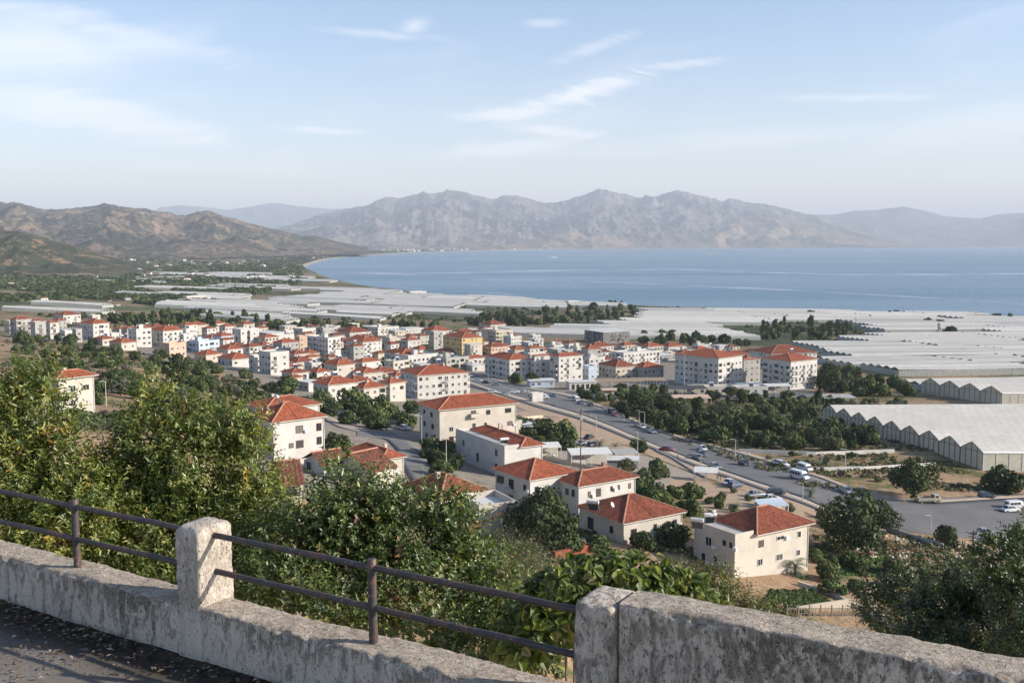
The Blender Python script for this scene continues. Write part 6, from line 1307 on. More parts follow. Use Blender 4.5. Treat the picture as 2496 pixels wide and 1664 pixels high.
def scatter_px(poly, n, seed, clump=0.0, sc=90.):
    r_ = np.random.default_rng(seed); P = np.array(poly, float); out = []
    px = r_.uniform(P[:, 0].min(), P[:, 0].max(), n * 8); py = r_.uniform(P[:, 1].min(), P[:, 1].max(), n * 8); k_ = inpoly(px, py, poly)
    px, py = px[k_], py[k_]; d1 = (CY - py) / FPX; kz = -(d1 * cth - sth) / (d1 * sth + cth); ok = kz > .002; px, py, kz = px[ok], py[ok], kz[ok]
    y = 80 / kz
    for _ in range(12): y = .5 * y + .5 * np.clip((H - terr((px - CX) / FPX * y, y)) / kz, 60, 30000)
    x = (px - CX) / FPX * y
    if clump: k_ = fbm(x / sc, y / sc, 3, seed) > clump; x, y = x[k_], y[k_]
    k_ = terr(x, y) > 1.2; x, y = x[k_], y[k_]
    return np.column_stack([x, y])[:n]
PA = np.concatenate([TGREEN['dark'], TGREEN['mid']]) * 1.0
_ghr = [(g_[2][0], g_[2][1], g_[3], g_[4], g_[5] * g_[6]) for g_ in GH + GHX]
def off_gh(P):
    k_ = np.ones(len(P), bool)
    for (x0, y0, u_, w, d) in _ghr:
        dx, dy = P[:, 0] - x0, P[:, 1] - y0; a = dx * u_[0] + dy * u_[1]; b = -dx * u_[1] + dy * u_[0]; k_ &= ~((a > -3) & (a < w + 3) & (b > -3) & (b < d + 3))
    return P[k_]
L_ = off_gh(scatter_px([(0, 628), (300, 615), (560, 604), (860, 596), (1000, 600), (930, 616), (800, 632), (745, 650), (735, 672), (690, 700), (560, 735), (280, 760), (0, 770)], 9000, 3, .515, 150.))
mass('woodland', L_, np.random.default_rng(1).uniform(3.2, 6.2, len(L_)) * np.interp(L_[:, 1], [600, 2000, 6000], [.8, 1.15, 2.3]), PA, 22, 'patchy woodland and orchards covering the far left plain')
L_ = off_gh(scatter_px([(0, 775), (260, 760), (700, 770), (1130, 740), (1900, 752), (2600, 770), (2600, 850), (2000, 850), (1990, 835), (1500, 790), (700, 800), (0, 800)], 1500, 4, .48, 60.))
mass('hedgerow_growth', L_, np.random.default_rng(2).uniform(1.6, 3.4, len(L_)), PA, 18, 'low dark growth in the gaps between the greenhouses')
L_ = scatter_px([(740, 597), (1400, 598), (2160, 598), (2300, 601), (1500, 606), (1100, 611), (850, 622), (780, 632)], 2600, 6, .40, 400.)
mass('shore_trees', L_, np.random.default_rng(3).uniform(9, 16, len(L_)), PA, 10, 'dark tree line along the far shore of the bay', hk=.7)
L_ = scatter_px([(0, 830), (400, 870), (700, 960), (620, 1060), (0, 1050)], 1500, 7, .50, 25.); mass('undergrowth', L_, np.random.default_rng(4).uniform(.5, 1.3, len(L_)), np.concatenate([TGREEN['olive'], TGREEN['mid'], TGREEN['grey']]), 16, 'dry scrub and weeds spread over the left slope')
L_ = scatter_px([(1450, 975), (2010, 975), (2200, 985), (2480, 1130), (2480, 1200), (1990, 1190), (1560, 1045)], 2300, 8, .46, 14.); mass('undergrowth', L_, np.random.default_rng(5).uniform(.3, .9, len(L_)), np.concatenate([TGREEN['olive'], TGREEN['mid'], np.array([(.20, .16, .08), (.17, .11, .06)])]), 14, 'low weeds between the orchard trees and over the dry fields')
L_ = scatter_px([(1480, 1190), (1700, 1240), (1960, 1290), (2160, 1300), (2496, 1330), (2496, 1500), (1900, 1500), (1100, 1400), (1130, 1260)], 2600, 9, .47, 9.); mass('undergrowth', L_, np.random.default_rng(6).uniform(.25, .75, len(L_)), np.concatenate([TGREEN['olive'], TGREEN['mid'], np.array([(.20, .15, .09), (.24, .15, .09)])]), 14, 'weeds and dry stalks over the gardens at lower right')
L_ = scatter_px([(2010, 1385), (2060, 1362), (2180, 1362), (2240, 1390), (2170, 1405), (2080, 1400)], 2500, 10); mass('grass', L_, np.random.default_rng(7).uniform(.2, .45, len(L_)), np.array([(.07, .14, .03), (.10, .17, .04)]), 10, 'small patch of fresh green grass beyond the picket fence')
L_ = scatter_px([(1900, 1440), (2000, 1440), (2060, 1475), (2000, 1480), (1870, 1478)], 900, 12); mass('grass', L_, np.random.default_rng(7).uniform(.25, .5, len(L_)), np.array([(.07, .11, .03), (.10, .12, .04)]), 10, 'tall dull grass behind the picket fence')
L_ = off_gh(scatter_px([(560, 640), (735, 650), (740, 690), (560, 720), (420, 700)], 900, 31, .40, 60.)); mass('woodland', L_, np.random.default_rng(8).uniform(4, 8, len(L_)), PA, 20, 'dark trees behind the beach at the head of the bay')
q = np.random.default_rng(77); n = 2600; hy_ = np.exp(q.uniform(math.log(9), math.log(135), n)); hx_ = hy_ * q.uniform(-.62, .62, n); k_ = (fbm(hx_ / 6, hy_ / 6, 3, 9) > .45) & ((hx_ * WN.x + (hy_ - WP0.y) * WN.y + -WP0.x * WN.x) > 3.0); L_ = np.column_stack([hx_, hy_])[k_]
mass('hillside_scrub', L_, q.uniform(.35, 1.1, len(L_)), np.concatenate([TGREEN['olive'], TGREEN['mid']]), 26, 'rough scrub on the steep slope below the parapet wall')
# rubble on the field below the road
r_ = np.random.default_rng(9); L_ = scatter_px([(2140, 1300), (2480, 1330), (2480, 1400), (2250, 1400), (2100, 1345)], 900, 11); n = len(L_); z = terr(L_[:, 0], L_[:, 1]); s = r_.uniform(.08, .32, n); V = []; F = []
for i in range(n):
    a = r_.random() * 3; b = len(V); base = [(math.cos(a + q * 1.57) * s[i] * r_.uniform(.7, 1.2), math.sin(a + q * 1.57) * s[i], 0) for q in range(4)]
    V += [(L_[i, 0] + q[0], L_[i, 1] + q[1], z[i] - .05) for q in base] + [(L_[i, 0] + q[0] * .6, L_[i, 1] + q[1] * .6, z[i] + s[i] * .7) for q in base]; F += [(b + 4, b + 5, b + 6, b + 7)] + [(b + q, b + (q + 1) % 4, b + 4 + (q + 1) % 4, b + 4 + q) for q in range(4)]
tag(link('rubble', fastmesh('rubble', np.array(V), F, WMAT['beige'])), 'scattered stones and rubble on the reddish field below the road', kind='stuff')
print('trees', tr_i[0], time.time() - T0)
# ---------------------------------------------------------------- vehicles
def paint(name, c, metal=.2):
    k = NT(name); k.set('Base Color', k.mix(k.ramp(k.noise(1.2, 4), .3, .7), c, tuple(x * .86 for x in c))); k.set('Roughness', .3); k.set('Metallic', metal); k.b.inputs['Coat Weight'].default_value = .4; return k.m
PT = {'white': paint('car_white', (.66, .66, .65), 0), 'silver': paint('car_silver', (.38, .39, .40), .5), 'dark': paint('car_dark', (.03, .034, .04)), 'blue': paint('car_blue', (.06, .10, .17)), 'red': paint('car_red', (.28, .04, .035)), 'grey': paint('car_grey', (.14, .145, .15)), 'beige': paint('car_beige', (.42, .38, .30), .1)}
M_tyre = simple('tyre_rubber', (.02, .02, .02), .9); M_rim = simple('wheel_rim', (.35, .35, .36), .35, .7); M_cglass = simple('car_glass', (.02, .025, .03), .08, spec=.8); M_lampw = simple('headlight_glass', (.6, .6, .58), .15); M_lampr = simple('tail_light', (.25, .02, .02), .3); M_bumper = simple('bumper_plastic', (.06, .06, .06), .6)
def loft(secs, mb, m=0, close=True):
    n = len(secs[0]); b = len(mb.v)
    for s in secs: mb.v += [tuple(p) for p in s]
    for i in range(len(secs) - 1):
        for j in range(n): k_ = (j + 1) % n; mb.f.append([b + i * n + j, b + i * n + k_, b + (i + 1) * n + k_, b + (i + 1) * n + j]); mb.m.append(m)
    mb.f.append([b + j for j in reversed(range(n))]); mb.m.append(m); e = b + (len(secs) - 1) * n; mb.f.append([e + j for j in range(n)]); mb.m.append(m)
def sec(x, w, z0, z1, tw=None, r=.12):
    tw = tw or w; h = z1 - z0; return [(x, -w, z0 + h * .12), (x, -w * .94, z0), (x, w * .94, z0), (x, w, z0 + h * .12), (x, w, z0 + h * .55), (x, tw, z1 - h * .08), (x, tw * .9, z1), (x, -tw * .9, z1), (x, -tw, z1 - h * .08), (x, -w, z0 + h * .55)]
def make_vehicle(kind, colour, label):
    root = empty('parked_car' if kind not in ('van', 'minibus', 'truck') else {'van': 'van', 'minibus': 'minibus', 'truck': 'flatbed_truck'}[kind]); P = PT[colour]; b = MB(); g_ = MB()
    if kind in ('sedan', 'hatch'):
        L = 4.4 if kind == 'sedan' else 3.9; W_ = .86
        xs = [(-L / 2, .74, .35, .72), (-L / 2 + .15, .84, .25, .84), (-L / 2 + .9, W_, .22, .92), (-.3, W_, .22, .93), (.7, W_, .22, .92), (1.3, W_, .22, .86), (L / 2 - .25, .82, .25, .74), (L / 2, .70, .35, .62)]
        loft([sec(x, w, z0, z1, w * .93) for x, w, z0, z1 in xs], b)
        r0, r1 = (-L / 2 + (.75 if kind == 'sedan' else .12), .95); t0, t1 = (-L / 2 + (1.35 if kind == 'sedan' else .45), .25)
        B_ = [(r0, -.76, .90), (r1 + .2, -.76, .88), (r1 + .2, .76, .88), (r0, .76, .90)]; T_ = [(t0, -.60, 1.42), (t1, -.60, 1.44), (t1, .60, 1.44), (t0, .60, 1.42)]
        for i in range(4): g_.face([B_[i], B_[(i + 1) % 4], T_[(i + 1) % 4], T_[i]])
        rf = MB(); rf.box(t0 - .05, t1 + .05, -.62, .62, 1.415, 1.47)
        for i in range(4): rf.bar(B_[i], T_[i], .07)
        rf.bar((-.15, -.77, .9), (-.2, -.62, 1.43), .06); rf.bar((-.15, .77, .9), (-.2, .62, 1.43), .06); hz_ = .62
    else:
        L = {'van': 4.6, 'minibus': 5.2, 'truck': 5.6}[kind]; W_ = .92; top = {'van': 1.9, 'minibus': 2.15, 'truck': 1.0}[kind]
        if kind == 'truck':
            loft([sec(-L / 2, .9, .55, .85), sec(L / 2 - 1.7, .9, .55, .85)], b); b.box(-L / 2, L / 2 - 1.8, -1.0, -.94, .85, 1.3); b.box(-L / 2, L / 2 - 1.8, .94, 1.0, .85, 1.3); b.box(-L / 2, -L / 2 + .06, -.94, .94, .85, 1.3); loft([sec(L / 2 - 1.7, .92, .4, 1.95, .85), sec(L / 2 - .6, .92, .35, 1.95, .85), sec(L / 2 - .2, .9, .35, 1.2, .86), sec(L / 2, .85, .4, 1.0)], b)
            g_.box(L / 2 - 1.4, L / 2 - .8, -.935, .935, 1.25, 1.75); g_.face([(L / 2 - .57, -.78, 1.9), (L / 2 - .18, -.82, 1.25), (L / 2 - .18, .82, 1.25), (L / 2 - .57, .78, 1.9)])
        else:
            loft([sec(-L / 2, .86, .35, top - .05, .78), sec(-L / 2 + .2, W_, .28, top, .82), sec(L / 2 - 1.5, W_, .26, top, .82), sec(L / 2 - 1.2, W_, .26, top - .05, .82), sec(L / 2 - .55, W_, .28, 1.12, .88), sec(L / 2 - .1, .86, .32, .95, .82), sec(L / 2, .78, .4, .8)], b)
            z0 = 1.12; z1 = top - .3
            n = 3 if kind == 'van' else 4
            for s in (-1, 1):
                for i in range(n): x0 = -L / 2 + .35 + i * (L - 1.9) / n; g_.box(x0, x0 + (L - 1.9) / n - .14, s * .925 - .01, s * .925 + .01, z0, z1)
            g_.face([(L / 2 - 1.19, -.72, top - .12), (L / 2 - .53, -.8, 1.16), (L / 2 - .53, .8, 1.16), (L / 2 - 1.19, .72, top - .12)]); g_.box(-L / 2 - .012, -L / 2, -.6, .6, z0, z1 - .05)
        rf = None; hz_ = .75
    b.build('body', P, root); g_.build('window', M_cglass, root)
    if rf: rf.build('roof', P, root)
    wx = (L / 2 - .85); wr = .31 if kind in ('sedan', 'hatch') else .36
    for x in (-wx, wx):
        for s in (-1, 1):
            t = MB(); t.tube((0, -.1, 0), (0, .1, 0), wr, seg=14); w = t.build('wheel', M_tyre, root, loc=(x, s * (W_ - .07), wr)); r_ = MB(); r_.tube((0, -.108, 0), (0, .108, 0), wr * .6, seg=10); r_.build('rim', M_rim, w)
    for s in (-1, 1):
        h = MB(); h.box(L / 2 - .16, L / 2 + .01, s * .55 - .14, s * .55 + .14, hz_ - .09, hz_ + .05); h.build('headlight', M_lampw, root); h = MB(); h.box(-L / 2 - .012, -L / 2 + .1, s * .6 - .12, s * .6 + .12, hz_ - .08, hz_ + .08); h.build('tail_light', M_lampr, root)
    bm = MB(); bm.box(L / 2 - .1, L / 2 + .06, -.74, .74, .3, .48); bm.build('bumper', M_bumper, root); bm = MB(); bm.box(-L / 2 - .06, -L / 2 + .1, -.74, .74, .3, .48); bm.build('bumper', M_bumper, root)
    tag(root, label, 'car' if kind in ('sedan', 'hatch') else kind, 'vehicles on the roads and yards'); return root
VP_ = {}
def vehicle(kind, colour, px, py, head, label, lift=.15):
    key = (kind, colour)
    if key in VP_: o = copy_tree(VP_[key])
    else: o = make_vehicle(kind, colour, label); VP_[key] = o
    g_ = ground(px, py); o.location = (g_[0], g_[1], g_[2] + lift); o.rotation_euler = (0, 0, head); o['label'] = label; return o
def heading(a, b):
    p, q = ground(*a), ground(*b); return math.atan2(q[1] - p[1], q[0] - p[0])
hd = lambda px: heading(*[(x, float(np.interp(x, [p[0] for p in RL], [p[1] for p in RL]))) for x in (px - 15, px + 15)])
VS = [('hatch', 'dark', 1813, 1134, hd(1813), 'dark hatchback driving alone on the boulevard'), ('minibus', 'white', 1948, 1168, hd(1948), 'white minibus on the boulevard, nearer of the two'), ('van', 'white', 1962, 1148, hd(1962), 'white van right behind the white minibus'),
 ('sedan', 'silver', 1898, 1134, hd(1898) + .1, 'silver car parked on the verge behind the two white vans'), ('sedan', 'white', 1905, 1136, hd(1898), 'white car nosed up to the silver verge car'), ('sedan', 'silver', 2062, 1202, hd(2040), 'silver car at the junction beside a dark car'), ('sedan', 'dark', 2100, 1205, hd(2040), 'dark car at the junction beside a silver car'),
 ('sedan', 'blue', 1708, 1112, hd(1700), 'dark blue car at the head of the queue on the boulevard'), ('sedan', 'white', 1712, 1098, hd(1700), 'white car in the far lane of the queue'), ('sedan', 'grey', 1700, 1120, hd(1700), 'grey-green car nearest the kerb in the queue'), ('sedan', 'silver', 1590, 1056, hd(1590), 'silver estate car beyond the lamp post'), ('sedan', 'white', 1565, 1044, hd(1560), 'white car driving behind the silver estate car'),
 ('van', 'dark', 1492, 1008, hd(1490), 'dark van near the upper bend of the boulevard'), ('hatch', 'red', 1500, 1014, hd(1490), 'small red car beside the dark van'), ('minibus', 'white', 1404, 978, hd(1400), 'white minibus waiting at the upper bend'), ('sedan', 'blue', 1415, 985, hd(1400), 'blue car just below the waiting minibus'), ('sedan', 'dark', 1440, 990, hd(1440), 'dark car following the blue one'),
 ('truck', 'beige', 2262, 1226, hd(2300) + .05, 'beige flatbed truck parked past the junction'), ('van', 'white', 2475, 1240, .2, 'white van at the right edge of the junction'), ('sedan', 'white', 2462, 1248, .25, 'white car in front of the van at the right edge'), ('sedan', 'silver', 2400, 1305, .1, 'pale car half hidden below the junction'), ('hatch', 'dark', 2405, 1214, .1, 'dark hatchback far back on the junction'),
 ('sedan', 'dark', 1436, 1070, 1.0, 'dark car parked in the dry yard by the tall pole'), ('sedan', 'silver', 1420, 1085, .9, 'silver car parked in the dry yard by the tall pole'), ('hatch', 'grey', 1445, 1088, .8, 'grey car parked lowest in the dry yard'), ('sedan', 'silver', 1742, 1142, hd(1700) + .1, 'silver car parked on the near pavement'), ('sedan', 'white', 1778, 1182, .9, 'white car in the lower parking yard'),
 ('hatch', 'blue', 1792, 1188, .6, 'blue car in the lower parking yard'), ('sedan', 'silver', 1842, 1212, .4, 'silver car in the lower yard behind the balcony house'), ('sedan', 'white', 1880, 1222, .2, 'white car behind the roof of the balcony house'), ('van', 'white', 1868, 1240, .3, 'white van behind the roof of the balcony house'), ('hatch', 'dark', 1893, 1205, .1, 'dark car by the palm near the kerb'),
 ('sedan', 'red', 1626, 1100, -.5, 'red car standing on the near pavement'), ('sedan', 'white', 1255, 958, .1, 'white car parked at the edge of the town car park'), ('sedan', 'silver', 1210, 940, -.2, 'silver car parked near the bluish apartment block'), ('sedan', 'dark', 1185, 935, -.3, 'dark car parked near the bluish apartment block'), ('sedan', 'white', 1165, 930, -.2, 'white car at the left of the town car park'),
 ('hatch', 'silver', 1280, 958, .3, 'silver hatchback in the town car park'), ('sedan', 'dark', 1300, 966, .2, 'dark car in the town car park'), ('van', 'white', 1325, 972, .1, 'white van in the town car park'), ('sedan', 'silver', 1230, 962, .1, 'silver car at the lower edge of the town car park'), ('hatch', 'white', 1200, 958, .0, 'white hatchback at the lower edge of the town car park'), ('sedan', 'blue', 1345, 968, .2, 'blue car near the arcade'), ('sedan', 'white', 1145, 918, -.3, 'white car on the street below the grey roof'),
 ('sedan', 'silver', 2030, 1000, .1, 'silver car on the waste ground by the hedge'), ('sedan', 'dark', 1955, 970, 0, 'dark car by the rightmost apartment block'), ('hatch', 'white', 1900, 968, 0, 'white hatchback by the rightmost apartment block'), ('sedan', 'dark', 960, 1035, .2, 'dark car parked below the cream hip house'), ('sedan', 'white', 985, 1048, -.6, 'white car parked by the lane left of the cream house'), ('sedan', 'silver', 1330, 1115, .2, 'silver car next to the white canopy roofs'),
 ('sedan', 'white', 1650, 963, 0, 'white car on the street before the longest block'), ('sedan', 'dark', 1690, 964, 0, 'dark car on the street before the longest block'), ('hatch', 'silver', 1560, 962, 0, 'silver hatchback on the terrace street')]
for v_ in VS: vehicle(*v_)
# ---------------------------------------------------------------- poles and lamps
M_pole = simple('concrete_pole', (.42, .40, .37), .8); M_wpole = simple('wooden_pole', (.12, .09, .07), .9); M_lamph = simple('lamp_head', (.30, .31, .31), .5, .4)
def street_lamp(px, base, top, label, arm=1.6):
    g_ = ground(px, base); h = (base - top) * g_[1] / FPX * 1.02; root = empty('street_lamp', g_, R(200) + rng.random()); tag(root, label, 'street lamp', 'street lamps')
    m = MB(); m.tube((0, 0, 0), (0, 0, h), .13, .08, 8); m.build('pole', M_pole, root); a = MB(); a.tube((0, 0, h - .05), (arm, 0, h + .35), .05, .04, 6); a.build('arm', M_pole, root); l = MB(); l.box(arm - .1, arm + .75, -.15, .15, h + .30, h + .42); l.build('lamp_head', M_lamph, root)
for a_ in [(1088, 1152, 1068, 'white lamp pole rising from the dusty pyramid roof'), (1028, 1098, 1012, 'white lamp pole left of the long cream house'), (259, 990, 930, 'white pole right of the leftmost near house'), (1668, 962, 862, 'tall lamp pole in front of the longest apartment block'), (1571, 1036, 1004, 'lamp post by the boulevard, right one of a pair'), (1558, 1034, 1000, 'lamp post by the boulevard, left one of a pair'),
   (1554, 1108, 1052, 'lamp post next to the spiky palm'), (1453, 1050, 1014, 'short lamp post by the dry field wall'), (1708, 1134, 1106, 'lamp post at the queue of cars'), (1792, 1118, 1070, 'lamp post across the road from the dark hatchback'), (1956, 1222, 1176, 'lamp post nearest the two white vans'), (1480, 1005, 965, 'lamp post near the dark van'), (2268, 1290, 1255, 'slim lamp on the junction'), (2174, 1292, 1245, 'lamp post below the slim roadside tree'),
   (2060, 1142, 1094, 'thin pole between the two white plot walls'), (2003, 1122, 1100, 'short post by the white plot wall'), (1190, 935, 910, 'lamp in the town car park')]: street_lamp(*a_)
def utility_pole(px, base, top, label):
    g_ = ground(px, base); h = (base - top) * g_[1] / FPX; root = empty('utility_pole', g_, R(20)); tag(root, label, 'utility pole', 'utility poles'); m = MB(); m.tube((0, 0, 0), (0, 0, h), .17, .1, 8); m.build('pole', M_wpole, root)
    for z, w in ((h - .3, 1.3), (h - 1.2, 1.0)):
        c = MB(); c.box(-w, w, -.06, .06, z, z + .12); co_ = c.build('crossarm', M_wpole, root)
        for x in (-w + .1, -w / 2, w / 2, w - .1): i_ = MB(); i_.tube((x, 0, z + .12), (x, 0, z + .34), .05, seg=6); i_.build('insulator', M_tank, co_)
    t = MB(); t.box(-.35, .35, -.5, -.12, h - 2.4, h - 1.5); t.build('transformer', M_lamph, root)
utility_pole(1415, 1152, 994, 'tall dark utility pole with transformer by the dry yard'); utility_pole(2372, 1345, 1290, 'thin dark utility pole on the rubble field')
# ---------------------------------------------------------------- canopies, arcades, kiosks
M_canvas = simple('canvas_roof', (.62, .60, .55), .8, var=.08)
def canopy(px, base, w, d, h, rz, label, mat=None, posts=3, wall=None, name='canopy', lift=0):
    g_ = ground(px, base); root = empty(name, g_, rz); tag(root, label, 'canopy', 'canopies and sheds'); r_ = MB(); r_.face([(0, 0, h), (w, 0, h), (w, d, h + .5), (0, d, h + .5)]); r_.face([(0, 0, h - .15), (0, d, h + .35), (w, d, h + .35), (w, 0, h - .15)]); r_.face([(0, 0, h - .15), (w, 0, h - .15), (w, 0, h), (0, 0, h)]); r_.face([(0, d, h + .35), (0, 0, h - .15), (0, 0, h), (0, d, h + .5)]); r_.face([(w, 0, h - .15), (w, d, h + .35), (w, d, h + .5), (w, 0, h)]); r_.build('roof', mat or M_canvas, root)
    for i in range(posts):
        for y in (.15, d - .15): m = MB(); x = .15 + (w - .3) * i / (posts - 1); m.box(x - .07, x + .07, y - .07, y + .07, -1, h - .12); m.build('post', M_frame, root)
    if wall: b = MB(); b.box(.3, w - .3, d - .5, d - .25, -1, h - .2); b.box(.3, w * .4, .5, d - .52, -1, 1.1); b.build('back_wall', wall, root)
canopy(1392, 1134, 10.5, 5.5, 2.7, R(8), 'large white canopy roof of the cafe above the red twin roofs', wall=WMAT['white']); canopy(1318, 1118, 5.5, 4.5, 2.9, R(10), 'smaller white canopy left of the large cafe roof', wall=WMAT['cream']); canopy(1500, 1128, 6.5, 4.5, 2.2, R(12), 'low pale shed roof right of the cafe canopy', WMAT['grey'], wall=WMAT['beige'])
canopy(1478, 1140, 8, 3.5, 2.0, R(-8), 'white sheet roof below the pale shed', M_wslab, wall=WMAT['white']); canopy(1690, 1172, 5.5, 4.0, 2.2, R(-15), 'pale tent roof beside the near pavement', M_canvas); canopy(1855, 1262, 6, 3.5, 2.3, R(12), 'bluish-white sheet roof right behind the balcony house', WMAT['pale blue'], wall=WMAT['white'])
canopy(1800, 955, 13, 6, 3.0, R(6), 'dark canopy roofs left of the rightmost block', simple('blue_canopy', (.20, .24, .28), .6), 4, WMAT['grey']); canopy(1870, 958, 12, 6, 3.2, R(6), 'white canopy roof at the foot of the rightmost block', M_wslab, 4, WMAT['grey']); canopy(2010, 985, 14, 8, 2.6, R(5), 'grey tin roof on the waste ground behind the hedge', WMAT['grey'], 4)
canopy(1632, 965, 17, 8, 3.2, R(3), 'dark tent roof in front of the longest block', simple('dark_tent', (.06, .06, .065), .8), 4); canopy(1455, 948, 22, 9, 3.4, R(4), 'wooden pergola terrace along the red-roofed restaurants', simple('pergola_wood', (.30, .22, .15), .8), 7); canopy(1545, 946, 16, 8, 3.6, R(4), 'second wooden pergola nearer the longest block', bpy.data.materials['pergola_wood'], 6)
canopy(1640, 985, 16, 7, 2.5, R(2), 'pinkish flat roof at the upper edge of the orchard', WMAT['peach'], 4, WMAT['beige']); canopy(1468, 965, 9, 4, 2.5, R(8), 'small pinkish shed beside the boulevard trees', WMAT['peach'], 3, WMAT['beige'])
# white arcade
g_ = ground(1388, 950); ar = empty('arcade', g_, R(12)); tag(ar, 'white arcade pavilion with a row of dark openings', 'arcade'); m = MB(); ops = [(1.0 + i * 2.3, .1, 1.5, 2.4) for i in range(5)]
m.face([(0, 0, -3), (13, 0, -3), (13, 0, 0), (0, 0, 0)]); facade(m, Vector((0, 0, 0)), Vector((1, 0, 0)), Vector((0, -1, 0)), 13.0, 3.4, ops); m.face([(0, 0, -3), (0, 0, 3.4), (0, 6, 3.4), (0, 6, -3)]); m.face([(13, 0, -3), (13, 6, -3), (13, 6, 3.4), (13, 0, 3.4)]); m.face([(0, 6, -3), (0, 6, 3.4), (13, 6, 3.4), (13, 6, -3)]); m.build('wall', [WMAT['white'], M_room], ar); m = MB(); m.box(-.4, 13.4, -.4, 6.4, 3.402, 3.65); m.build('roof', M_wslab, ar)
g_ = ground(1290, 945); building('shop', 'blue-grey shop pavilion below the bluish apartment block', 1288, 1292, 1352, 944, 1, 'pale blue', 'slab', phi=10, cat='shop', group='shops in front of the apartment blocks', Lf=7)
building('shop', 'long low white shop row under the longest apartment block', 1684, 1686, 1790, 962, 1, 'cream', 'flat', phi=8, cat='shop', group='shops in front of the apartment blocks', Lf=7, clutter=False); building('shop', 'low white shop row with windows next to the rightmost block', 1792, 1794, 1872, 962, 1, 'white', 'flat', phi=8, cat='shop', group='shops in front of the apartment blocks', Lf=7, clutter=False)
building('kiosk', 'white kiosk box with pink rim beside the town car park', 1290, 1298, 1324, 980, 1, 'white', 'flat', phi=30, cat='kiosk', group='shops in front of the apartment blocks', clutter=False); building('hut', 'pale blue hut with white roof right of the tall white house', 1272, 1276, 1302, 1058, 1, 'pale blue', 'slab', phi=24, cat='hut', group=HG, Lf=4)
building('house', 'white house far out at the tip of the near shore', 990, 1000, 1040, 720, 2, 'white', 'flat', cat='house', group='lone buildings on the coastal plain', clutter=False); building('warehouse', 'long white warehouse among the greenhouses at left', 445, 455, 548, 735, 2, 'white', 'flat', cat='warehouse', group='lone buildings on the coastal plain', clutter=False); building('silo', 'white tower beside the dark cypress clump', 2286, 2289, 2294, 820, 4, 'white', 'flat', cat='tower', group='lone buildings on the coastal plain', clutter=False)
building('warehouse', 'white flat building at the end of the near shore greenhouses', 1378, 1385, 1412, 744, 2, 'white', 'flat', cat='warehouse', group='lone buildings on the coastal plain', clutter=False)
# parasol-like red roof over the lane
g_ = ground(1088, 1105); pr = empty('parasol', g_); tag(pr, 'dark red round canopy on a mast beside the lane', 'parasol'); m = MB(); m.tube((0, 0, 0), (0, 0, 3.1), .07, seg=6); m.build('mast', M_pole, pr); m = MB(); m.tube((0, 0, 2.9), (0, 0, 3.7), 2.0, .1, 12); m.build('shade', TM[1], pr)
# ---------------------------------------------------------------- more heaters, tanks and dishes over the town roofs
_h = 0; rsx = random.Random(3)
for (root, C, Lr, Ll, Hh, phi) in BLD:
    if C[1] < 330 or C[1] > 640 or rsx.random() > .5 or min(Lr, Ll) < 6: continue
    u_ = Vector((math.cos(phi), math.sin(phi), 0)); v_ = Vector((-math.sin(phi), math.cos(phi), 0)); flat = 'parapet' in [c.name.split('.')[0] for c in root.children]
    p = Vector(C) + u_ * Lr * rsx.uniform(.35, .6) + v_ * Ll * rsx.uniform(.4, .6) + Vector((0, 0, Hh + (.05 if flat else .1 + min(Lr, Ll) / 2 * .34)))
    _h += 1
    if _h == 1: h0 = solar_heater(0, 0, 100, 0, 'x'); o = h0
    else: o = copy_tree(h0)
    o.location = p; o.rotation_euler = (0, 0, phi + rsx.uniform(-.3, .3)); hl = root['label'].split(',')[0]; o['label'] = ('white solar tank on the ' + root['label']).replace(' house', '').replace(' in the gaps', '').replace(' apartment', '')[:200]; w_ = o['label'].split(); o['label'] = ' '.join(w_[:16])
# ---------------------------------------------------------------- people, tiny figures on the roads
def person(px, base, top_c, leg_c, label, walk=.25, rz=0.0, lift=.28):
    g_ = ground(px, base); root = empty('person', (g_[0], g_[1], g_[2] + lift), rz); tag(root, label, 'person', 'people on the street')
    v = [(0, 0, .92), (0, 0, 1.15), (0, 0, 1.42), (0, 0, 1.53), (0, .02, 1.66), (-.20, 0, 1.40), (-.25, walk * .4, 1.12), (-.24, walk * .9, .88), (.20, 0, 1.40), (.25, -walk * .4, 1.12), (.24, -walk * .5, .88), (-.10, 0, .88), (-.10, -walk * .5, .48), (-.10, -walk * 1.2, .06), (-.10, -walk * 1.2 + .14, .03), (.10, 0, .88), (.10, walk * .8, .50), (.10, walk, .06), (.10, walk + .14, .03)]
    e = [(0, 1), (1, 2), (2, 3), (3, 4), (2, 5), (5, 6), (6, 7), (2, 8), (8, 9), (9, 10), (0, 11), (11, 12), (12, 13), (13, 14), (0, 15), (15, 16), (16, 17), (17, 18)]; rad = [.14, .13, .15, .06, .105, .07, .05, .04, .07, .05, .04, .095, .07, .045, .045, .095, .07, .045, .045]
    me = bpy.data.meshes.new('body'); me.from_pydata(v, e, []); o = link('body', me, root); o.modifiers.new('skin', 'SKIN')
    for i, r_ in enumerate(rad): me.skin_vertices[0].data[i].radius = (r_, r_ * .85)
    me.skin_vertices[0].data[0].use_root = True; s = o.modifiers.new('sub', 'SUBSURF'); s.levels = 1; s.render_levels = 2
    k = NT('clothes'); z = k.n('ShaderNodeSeparateXYZ'); k.l(k.pos(True), z.inputs[0]); c = k.mix(k.math('GREATER_THAN', z.outputs[2], .95), leg_c, top_c); c = k.mix(k.math('GREATER_THAN', z.outputs[2], 1.50), c, (.36, .22, .15)); c = k.mix(k.math('GREATER_THAN', z.outputs[2], 1.70), c, (.02, .015, .012)); c = k.mix(k.math('LESS_THAN', z.outputs[2], .08), c, (.03, .03, .03)); k.set('Base Color', c); k.set('Roughness', .85); me.materials.append(k.m)
